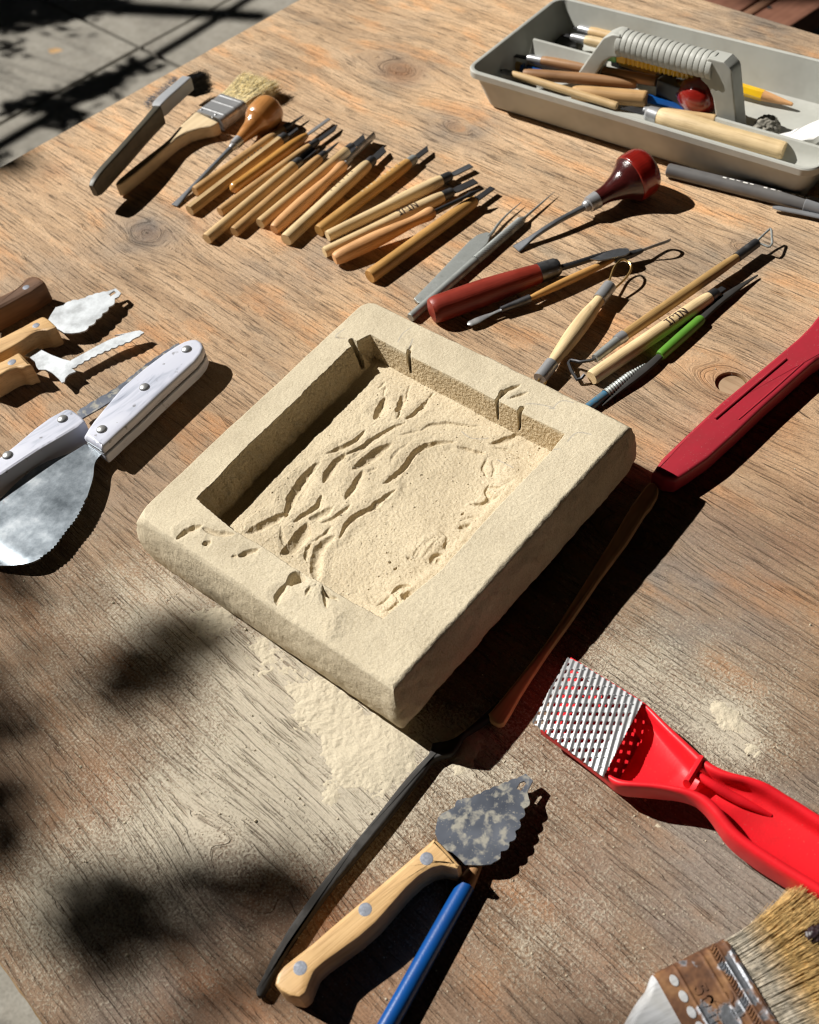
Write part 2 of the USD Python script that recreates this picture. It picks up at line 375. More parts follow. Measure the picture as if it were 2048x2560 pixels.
# marbled white handle scales
MAT['marble'] = M_('marbled_white_plastic', {
    'tc': ('texture_coordinate', {}), 'm': ('mapping', {'scale': (14, 40, 40)}),
    'n1': ('noise_texture', {'scale': 1, 'detail': 4, 'roughness': 0.55, 'distortion': 2.2}),
    'r1': ('rgb_ramp', {'ramp': [(0.30, (0.26, 0.28, 0.36)), (0.37, (0.42, 0.45, 0.54)), (0.45, (0.55, 0.57, 0.67)), (0.7, (0.60, 0.62, 0.71))]}),
    'n2': ('noise_texture', {'scale': 160, 'detail': 3}), 'r2': ('rgb_ramp', {'ramp': [(0.28, (0.25, 0.23, 0.2)), (0.34, (1, 1, 1))]}),
    'x': ('mix', {'mix_type': 'multiply', 'fac': 0.7}), 'p': ('principled_bsdf', {'roughness': 0.36})},
    [('tc.object', 'm.vector'), ('m.vector', 'n1.vector'), ('tc.object', 'n2.vector'), ('n1.fac', 'r1.fac'), ('n2.fac', 'r2.fac'), ('r1.color', 'x.color1'), ('r2.color', 'x.color2'), ('x.color', 'p.base_color')])

# spotted steel of the clay knife in front: dust smears on blue grey steel
MAT['mottled'] = M_('dust_mottled_steel', {
    'tc': ('texture_coordinate', {}),
    'n1': ('noise_texture', {'scale': 185, 'detail': 4, 'roughness': 0.55, 'distortion': 0.3}), 'n2': ('noise_texture', {'scale': 1100, 'detail': 1}), 'n4': ('noise_texture', {'scale': 60, 'detail': 2}),
    'v': ('voronoi_texture', {'scale': 210}),
    'r0': ('rgb_ramp', {'ramp': [(0.3, (0.075, 0.085, 0.11)), (0.65, (0.16, 0.175, 0.21))]}),
    'r1': ('rgb_ramp', {'ramp': [(0.50, (0, 0, 0)), (0.56, (0.40, 0.40, 0.40)), (0.64, (0.85, 0.85, 0.85))]}), 'r2': ('rgb_ramp', {'ramp': [(0.68, (0, 0, 0)), (0.74, (0.7, 0.7, 0.7))]}),
    'ad': ('mix', {'mix_type': 'add', 'fac': 1.0, 'use_clamp': True}), 'bw': ('rgb_to_bw', {}), 'x': ('mix', {'color2': (0.34, 0.32, 0.265)}),
    'inv': ('math', {'math_type': 'multiply_add', 'value2': -0.75, 'value3': 0.75}), 'p': ('principled_bsdf', {'roughness': 0.48})},
    [('tc.object', 'n1.vector'), ('tc.object', 'n2.vector'), ('tc.object', 'n4.vector'), ('n4.fac', 'r0.fac'), ('n1.fac', 'r1.fac'), ('n2.fac', 'r2.fac'), ('r1.color', 'ad.color1'), ('r2.color', 'ad.color2'), ('ad.color', 'bw.color'),
     ('bw.val', 'x.fac'), ('r0.color', 'x.color1'), ('x.color', 'p.base_color'), ('bw.val', 'inv.value1'), ('inv.value', 'p.metallic')])

# worn spatula steel, scratched and a little rusty
MAT['spatula'] = M_('worn_spatula_steel', {
    'tc': ('texture_coordinate', {}), 'm': ('mapping', {'scale': (25, 900, 25)}),
    'n1': ('noise_texture', {'scale': 55, 'detail': 7, 'roughness': 0.68}), 'n2': ('noise_texture', {'scale': 1, 'detail': 2}), 'n3': ('noise_texture', {'scale': 38, 'detail': 5, 'roughness': 0.6}),
    'r1': ('rgb_ramp', {'ramp': [(0.3, (0.13, 0.155, 0.18)), (0.55, (0.21, 0.24, 0.27)), (0.7, (0.30, 0.325, 0.35))]}),
    'r3': ('rgb_ramp', {'ramp': [(0.66, (0, 0, 0)), (0.72, (1, 1, 1))]}), 'bw': ('rgb_to_bw', {}), 'x': ('mix', {'color2': (0.15, 0.06, 0.025)}),
    'mm': ('math', {'math_type': 'multiply_add', 'value2': -0.6, 'value3': 0.75}),
    'rr': ('map_range', {'from_min': 0.3, 'from_max': 0.7, 'to_min': 0.27, 'to_max': 0.40}), 'b': ('bump', {'strength': 0.12, 'distance': 0.0003}), 'p': ('principled_bsdf', {'anisotropic': 0.4})},
    [('tc.object', 'n1.vector'), ('tc.object', 'm.vector'), ('m.vector', 'n2.vector'), ('tc.object', 'n3.vector'), ('n1.fac', 'r1.fac'), ('n3.fac', 'r3.fac'), ('r3.color', 'bw.color'), ('bw.val', 'x.fac'), ('r1.color', 'x.color1'), ('x.color', 'p.base_color'),
     ('bw.val', 'mm.value1'), ('mm.value', 'p.metallic'), ('n1.fac', 'rr.value'), ('rr.result', 'p.roughness'), ('n2.fac', 'b.height'), ('b.normal', 'p.normal')])

# rusty ferrule
MAT['rust'] = M_('rusted_tin', {
    'tc': ('texture_coordinate', {}), 'n1': ('noise_texture', {'scale': 38, 'detail': 7, 'roughness': 0.62, 'distortion': 0.5}), 'n2': ('noise_texture', {'scale': 420, 'detail': 4}),
    'n3': ('noise_texture', {'scale': 110, 'detail': 4}),
    'r1': ('rgb_ramp', {'ramp': [(0.3, (0.07, 0.030, 0.014)), (0.47, (0.14, 0.060, 0.026)), (0.62, (0.22, 0.105, 0.042)), (0.8, (0.33, 0.18, 0.08))]}),
    'r2': ('rgb_ramp', {'ramp': [(0.55, (0, 0, 0)), (0.585, (1, 1, 1))]}), 'bw': ('rgb_to_bw', {}), 'x': ('mix', {'color2': (0.36, 0.38, 0.42)}),
    'r4': ('rgb_ramp', {'ramp': [(0.3, (0.7, 0.68, 0.66)), (0.6, (1, 1, 1))]}), 'y': ('mix', {'mix_type': 'multiply', 'fac': 0.7}),
    'mm': ('math', {'math_type': 'multiply_add', 'value2': 0.75, 'value3': 0.1}), 'rr': ('math', {'math_type': 'multiply_add', 'value2': -0.35, 'value3': 0.75}),
    'b': ('bump', {'strength': 0.4, 'distance': 0.0004}), 'p': ('principled_bsdf', {})},
    [('tc.object', 'n1.vector'), ('tc.object', 'n2.vector'), ('tc.object', 'n3.vector'), ('n3.fac', 'r1.fac'), ('n1.fac', 'r2.fac'), ('r2.color', 'bw.color'), ('bw.val', 'x.fac'), ('r1.color', 'x.color1'),
     ('x.color', 'y.color1'), ('n2.fac', 'r4.fac'), ('r4.color', 'y.color2'), ('y.color', 'p.base_color'), ('bw.val', 'mm.value1'), ('mm.value', 'p.metallic'), ('bw.val', 'rr.value1'), ('rr.value', 'p.roughness'),
     ('n2.fac', 'b.height'), ('b.normal', 'p.normal')])

MAT['whitewash'] = M_('worn_white_paint', {
    'tc': ('texture_coordinate', {}), 'm': ('mapping', {'scale': (40, 420, 420)}), 'n1': ('noise_texture', {'scale': 1, 'detail': 5, 'roughness': 0.7}), 'n2': ('noise_texture', {'scale': 45, 'detail': 4}),
    'r1': ('rgb_ramp', {'ramp': [(0.28, (0.26, 0.255, 0.25)), (0.45, (0.42, 0.43, 0.45)), (0.6, (0.50, 0.51, 0.53))]}), 'r2': ('rgb_ramp', {'ramp': [(0.28, (0.72, 0.68, 0.6)), (0.5, (1, 1, 1))]}),
    'x': ('mix', {'mix_type': 'multiply', 'fac': 0.8}), 'b': ('bump', {'strength': 0.3, 'distance': 0.0003}), 'p': ('principled_bsdf', {'roughness': 0.5})},
    [('tc.object', 'm.vector'), ('m.vector', 'n1.vector'), ('tc.object', 'n2.vector'), ('n1.fac', 'r1.fac'), ('n2.fac', 'r2.fac'), ('r1.color', 'x.color1'), ('r2.color', 'x.color2'), ('x.color', 'p.base_color'), ('n1.fac', 'b.height'), ('b.normal', 'p.normal')])

def hair(name, root, tip, x0=0.0, x1=1.0):
    return M_(name, {'tc': ('texture_coordinate', {}), 's': ('separate_xyz', {}), 'mr': ('map_range', {'from_min': x0, 'from_max': x1, 'clamp': True}), 'r': ('rgb_ramp', {'ramp': [(0.0, root), (0.45, tip), (1.0, tip)]}), 'rn': ('rgb_ramp', {'ramp': [(0.3, (0.6, 0.58, 0.55)), (0.7, (1.3, 1.25, 1.2))]}),
        'x': ('mix', {'mix_type': 'multiply', 'fac': 1.0}), 'g': ('geometry', {}), 'n': ('noise_texture', {'scale': 420, 'detail': 2}), 'p': ('principled_bsdf', {'roughness': 0.45, 'specular_ior_level': 0.3})},
        [('tc.object', 's.vector'), ('s.x', 'mr.value'), ('mr.result', 'r.fac'), ('g.position', 'n.vector'), ('n.fac', 'rn.fac'), ('r.color', 'x.color1'), ('rn.color', 'x.color2'), ('x.color', 'p.base_color')])
MAT['bristle'] = hair('golden_bristle', (0.56, 0.52, 0.44), (0.60, 0.42, 0.18), 0.034, 0.060)
MAT['palebristle'] = hair('pale_bristle', (0.93, 0.85, 0.58), (0.95, 0.87, 0.60))
MAT['darkbristle'] = hair('black_bristle', (0.02, 0.02, 0.022), (0.035, 0.035, 0.04))
MAT['greybristle'] = hair('grey_bristle', (0.12, 0.13, 0.16), (0.2, 0.21, 0.24))

# ------------------------------------------------------------------ ground: sheet, concrete slabs
MAT['soil'] = M_('bare_soil', {'g': ('geometry', {}), 'n': ('noise_texture', {'scale': 3, 'detail': 8}), 'r': ('rgb_ramp', {'ramp': [(0.3, (0.05, 0.04, 0.03)), (0.7, (0.12, 0.10, 0.075))]}), 'p': ('principled_bsdf', {'roughness': 0.95})},
    [('g.position', 'n.vector'), ('n.fac', 'r.fac'), ('r.color', 'p.base_color')])
MAT['concrete'] = M_('weathered_concrete', {
    'g': ('geometry', {}), 'oi': ('object_info', {}), 'n1': ('noise_texture', {'scale': 5, 'detail': 6, 'roughness': 0.6}), 'n2': ('noise_texture', {'scale': 260, 'detail': 4, 'roughness': 0.7}), 'n3': ('noise_texture', {'scale': 45, 'detail': 5}),
    'r1': ('rgb_ramp', {'ramp': [(0.3, (0.205, 0.192, 0.165)), (0.5, (0.275, 0.258, 0.222)), (0.75, (0.34, 0.32, 0.28))]}),
    'r2': ('rgb_ramp', {'ramp': [(0.3, (0.55, 0.54, 0.52)), (0.5, (1, 1, 1)), (0.72, (1.25, 1.25, 1.25))]}), 'r3': ('rgb_ramp', {'ramp': [(0.3, (0.8, 0.78, 0.76)), (0.6, (1, 1, 1))]}),
    'x1': ('mix', {'mix_type': 'multiply', 'fac': 0.7}), 'x2': ('mix', {'mix_type': 'multiply', 'fac': 0.8}), 'b': ('bump', {'strength': 0.5, 'distance': 0.002}), 'p': ('principled_bsdf', {'roughness': 0.85, 'specular_ior_level': 0.25})},
    [('g.position', 'n1.vector'), ('g.position', 'n2.vector'), ('g.position', 'n3.vector'), ('n1.fac', 'r1.fac'), ('n2.fac', 'r2.fac'), ('n3.fac', 'r3.fac'), ('r1.color', 'x1.color1'), ('r2.color', 'x1.color2'),
     ('x1.color', 'x2.color1'), ('r3.color', 'x2.color2'), ('x2.color', 'p.base_color'), ('n2.fac', 'b.height'), ('b.normal', 'p.normal')])
gr = Thing('ground', 'bare brown soil under and around the concrete paving', 'ground', kind='structure')
gv = np.array([(-60, -60, -0.06), (60, -60, -0.06), (60, 60, -0.06), (-60, 60, -0.06)], float)
gr.part('soil_sheet', mk(gv, [(0, 1, 2), (0, 2, 3)]), MAT['soil'], smooth=False)
pv = Thing('pavement', 'grey weathered concrete paving laid in large slabs below the table', 'pavement', kind='structure')
JX, JY, SL = -2.39, 1.227, 1.22
for i in range(-3, 4):
    for j in range(-4, 3):
        x0, y0 = JX + SL * i, JY + SL * j
        r2 = np.random.default_rng(100 + i * 17 + j)
        sl = box((x0 + 0.004, y0 + 0.004, -0.055), (x0 + SL - 0.004, y0 + SL - 0.004, r2.uniform(-0.001, 0.001)), 0.005)
        pv.part('concrete_slab', sl, MAT['concrete'], smooth=25)

# ------------------------------------------------------------------ redwood bench beyond the far edge
MAT['bench'] = wood('redwood_stain', (0.12, 0.052, 0.034), (0.17, 0.074, 0.048), (0.21, 0.098, 0.063), rough=0.65, scale=0.5, contrast=0.5)
MAT['bench2'] = wood('redwood_stain_worn', (0.13, 0.066, 0.04), (0.18, 0.09, 0.054), (0.21, 0.11, 0.068), rough=0.7, scale=0.5, contrast=0.5)
bz = -0.30
bo = at(1984, 62, bz)
bn = Thing('garden_bench', 'low reddish brown stained wooden bench beyond the far edge of the table', 'bench', o=(bo[0], bo[1], 0), X=(0.06, 1, 0))
bh = bo[2]
edges = [0.0, 0.062, 0.081, 0.25, 0.42, 0.60]       # plank edges, to the left of the bench end
for k in range(5):
    m = box((-0.55, edges[k] + 0.002, bh - 0.035), (1.3, edges[k + 1] - 0.002, bh), 0.003)
    bn.part('plank', m, MAT['bench2'] if k == 1 else MAT['bench'], smooth=30)
for yy in (0.12, 0.48):
    for xx in (-0.4, 1.1):
        bn.part('leg', box((xx, yy - 0.03, 0), (xx + 0.07, yy + 0.03, bh - 0.036), 0.004), MAT['bench'], smooth=30)
kn = at(1924, 19, bz); kl = bn.loc(kn)
bn.part('screw_hole', lathe([(0, 0.0035), (0.0006, 0.0035)], 14), MAT['graphite'])  # flat dark disc for the black spot on the plank
stage.GetPrimAtPath(bn.path + '/screw_hole')
UsdGeom.Xformable(stage.GetPrimAtPath(bn.path + '/screw_hole')).AddTransformOp().Set(Gf.Matrix4d(0, 0, 1, 0, 0, 1, 0, 0, -1, 0, 0, 0, float(kl[0]), float(kl[1]), float(bh), 1))

# ------------------------------------------------------------------ plywood table
TX0, TX1, TY0, TY1 = -0.8901, 0.33, -0.0655, 0.8457
tb = Thing('work_table', 'weathered plywood table with dark open grain and knots, dusted with stone powder', 'table')
knots = []                                            # (world xy, radius, bow width)
for p, r, s in (((1000, 172), 0.018, 0.020), ((368, 582), 0.017, 0.012), ((1145, 320), 0.010, 0.008), ((1828, 957), 0.020, 0.016), ((615, 2190), 0.018, 0.014), ((1290, 740), 0.011, 0.008),
                ((1560, 1330), 0.014, 0.010), ((90, 150), 0.02, 0.01), ((1860, 620), 0.008, 0.006)):
    q = at(*p); knots.append((q[0], q[1], r, s))
nx, ny = 620, 470
gx, gy = np.meshgrid(np.linspace(TX0, TX1, nx), np.linspace(TY0, TY1, ny), indexing='ij')
P3 = np.stack([gx, gy, 0 * gx], -1)
wob = (meshkit.fbm(P3 * [3, 9, 1] + 7.3, 3, 5) - 0.5) * 0.010 + (meshkit.fbm(P3 * [1.1, 3, 1] + 1.3, 2, 9) - 0.5) * 0.032
gc = gy + wob
knotmask = np.zeros_like(gx)
for kx, ky, kr, ks in knots:
    dx, dy = gx - kx, gy - ky
    gc = gc - ks * np.tanh(dy / (0.6 * ks)) * np.exp(-(dx / (3.2 * ks)) ** 2) * np.exp(-np.abs(dy) / (2.5 * ks))
for kx, ky, kr, ks in knots:
    dx, dy = (gx - kx) * 0.62, gy - ky
    r = np.hypot(dx, dy) * (1 + 0.25 * (meshkit.noise(P3 * 60, 3) - 0.5))
    w = np.exp(-(r / (0.62 * kr)) ** 4)
    gc = gc * (1 - w) + (ky + r * 1.15) * w
    knotmask = np.maximum(knotmask, np.exp(-(r / (0.75 * kr)) ** 2))
# plug hole: a sunk disc of filler
plug = at(1828, 957)
pd = np.hypot((gx - plug[0]), gy - plug[1])
gz = np.full_like(gx, TZ)
def field(blobs, wx=1.0):
    out = np.zeros_like(gx)
    for p, r, a in blobs:
        q = at(*p); out = out + a * np.exp(-(((gx - q[0]) ** 2 + (gy - q[1]) ** 2) / r ** 2))
    return out
# where the stone powder lies (places on the table, radius in metres, amount)
DUST = [((620, 1640), .028, .55), ((720, 1720), .030, .7), ((860, 1800), .030, .8), ((960, 1860), .025, .7), ((760, 1850), .045, .5), ((520, 1590), .028, .5), ((430, 1530), .030, .45), ((1150, 1850), .014, 1.0), ((1200, 1890), .022, .5),
        ((640, 1880), .05, .38), ((520, 1980), .035, .40), ((420, 2080), .030, .35), ((330, 1850), .06, .25), ((170, 1650), .07, .24), ((160, 2290), .026, .55), ((90, 2200), .03, .40), ((300, 2180), .04, .30), ((680, 2090), .028, .42), ((870, 2050), .035, .42), ((800, 1960), .03, .40),
        ((400, 1460), .035, .40), ((1640, 1720), .035, .42), ((1830, 1800), .020, .75), ((1860, 1890), .016, .5), ((1560, 1650), .03, .45), ((1250, 1960), .04, .32), ((1500, 1850), .03, .3), ((1900, 1700), .05, .25), ((1300, 2300), .05, .16), ((1000, 2050), .035, .28), ((200, 1470), .06, .22),
        ((1700, 2150), .1, .12), ((560, 2420), .06, .14), ((300, 2450), .06, .16), ((1500, 2350), .04, .15), ((1330, 2350), .02, .2)]
dust = field(DUST)
grey = field([((1000, 160), .05, .5), ((368, 582), .03, .9), ((1145, 320), .03, 1.0), ((1580, 1450), .03, .4), ((1700, 1560), .05, .7), ((60, 700), .05, .3), ((600, 2190), .05, .9), ((1900, 60), .07, .7), ((1350, 1010), .03, .4), ((240, 1250), .05, .3),
              ((1870, 1380), .05, .5), ((1900, 2150), .06, .7), ((1750, 2200), .05, .6), ((1400, 2450), .06, .5), ((1050, 700), .03, .3), ((700, 690), .04, .4), ((1880, 640), .04, .5), ((1500, 920), .05, .3), ((850, 600), .04, .3), ((1640, 650), .04, .3), ((400, 2480), .05, .6), ((300, 480), .04, .4)])
back = np.clip((-0.55 * (gx + 0.25) + gy - 0.16) / 0.50, 0, 1) ** 0.8                 # far part: paler, more golden wood
red = field([((1850, 1080), .035, .8), ((1960, 1350), .05, .7), ((140, 430), .02, .9), ((1580, 2480), .04, .5), ((1350, 2250), .05, .5), ((640, 2480), .05, .8), ((760, 2400), .05, .6), ((1950, 1060), .03, .7), ((250, 1980), .03, .5), ((620, 540), .03, .4), ((1000, 190), .02, .9)])
tv = np.stack([gx, gy, gz], -1).reshape(-1, 3)
ii = np.arange(nx * ny).reshape(nx, ny)
a, b, c, d = ii[:-1, :-1].ravel(), ii[1:, :-1].ravel(), ii[1:, 1:].ravel(), ii[:-1, 1:].ravel()
ci, cj = int(np.argmin(abs(gx[:, 0] - plug[0]))), int(np.argmin(abs(gy[0] - plug[1])))
H8 = 9
I_, J_ = np.meshgrid(np.arange(nx - 1), np.arange(ny - 1), indexing='ij')
keep = ~((I_ >= ci - H8) & (I_ < ci + H8) & (J_ >= cj - H8) & (J_ < cj + H8)).ravel()
ft = np.vstack([np.stack([a, b, c], -1)[keep], np.stack([a, c, d], -1)[keep]])
bi_ = [(ci - H8 + k, cj - H8) for k in range(2 * H8)] + [(ci + H8, cj - H8 + k) for k in range(2 * H8)] + [(ci + H8 - k, cj + H8) for k in range(2 * H8)] + [(ci - H8, cj + H8 - k) for k in range(2 * H8)]
bring = np.array([ii[p_] for p_ in bi_])
ang0 = np.arctan2(tv[bring, 1] - plug[1], tv[bring, 0] - plug[0])
R_H = .0098
def ring_at(f):                                       # rings of points from the square block of cells in to the round hole
    inner = np.stack([plug[0] + R_H * np.cos(ang0), plug[1] + R_H * np.sin(ang0)], -1); return tv[bring, :2] * (1 - f) + inner * f
from scipy.interpolate import RegularGridInterpolator
nb_ = len(bring); newv = [ring_at(f) for f in np.linspace(0, 1, 12)[1:]]
tv = np.vstack([tv] + [np.column_stack([q_, np.full(nb_, TZ)]) for q_ in newv])
idr = [bring] + [nx * ny + k * nb_ + np.arange(nb_) for k in range(11)]
for r0_, r1_ in zip(idr[:-1], idr[1:]):
    ft = np.vstack([ft, np.stack([r0_, np.roll(r0_, -1), np.roll(r1_, -1)], -1), np.stack([r0_, np.roll(r1_, -1), r1_], -1)])
newxy = np.vstack(newv)
def ext(arr):
    f_ = RegularGridInterpolator((gx[:, 0], gy[0]), arr); return np.r_[arr.ravel(), f_(newxy)]
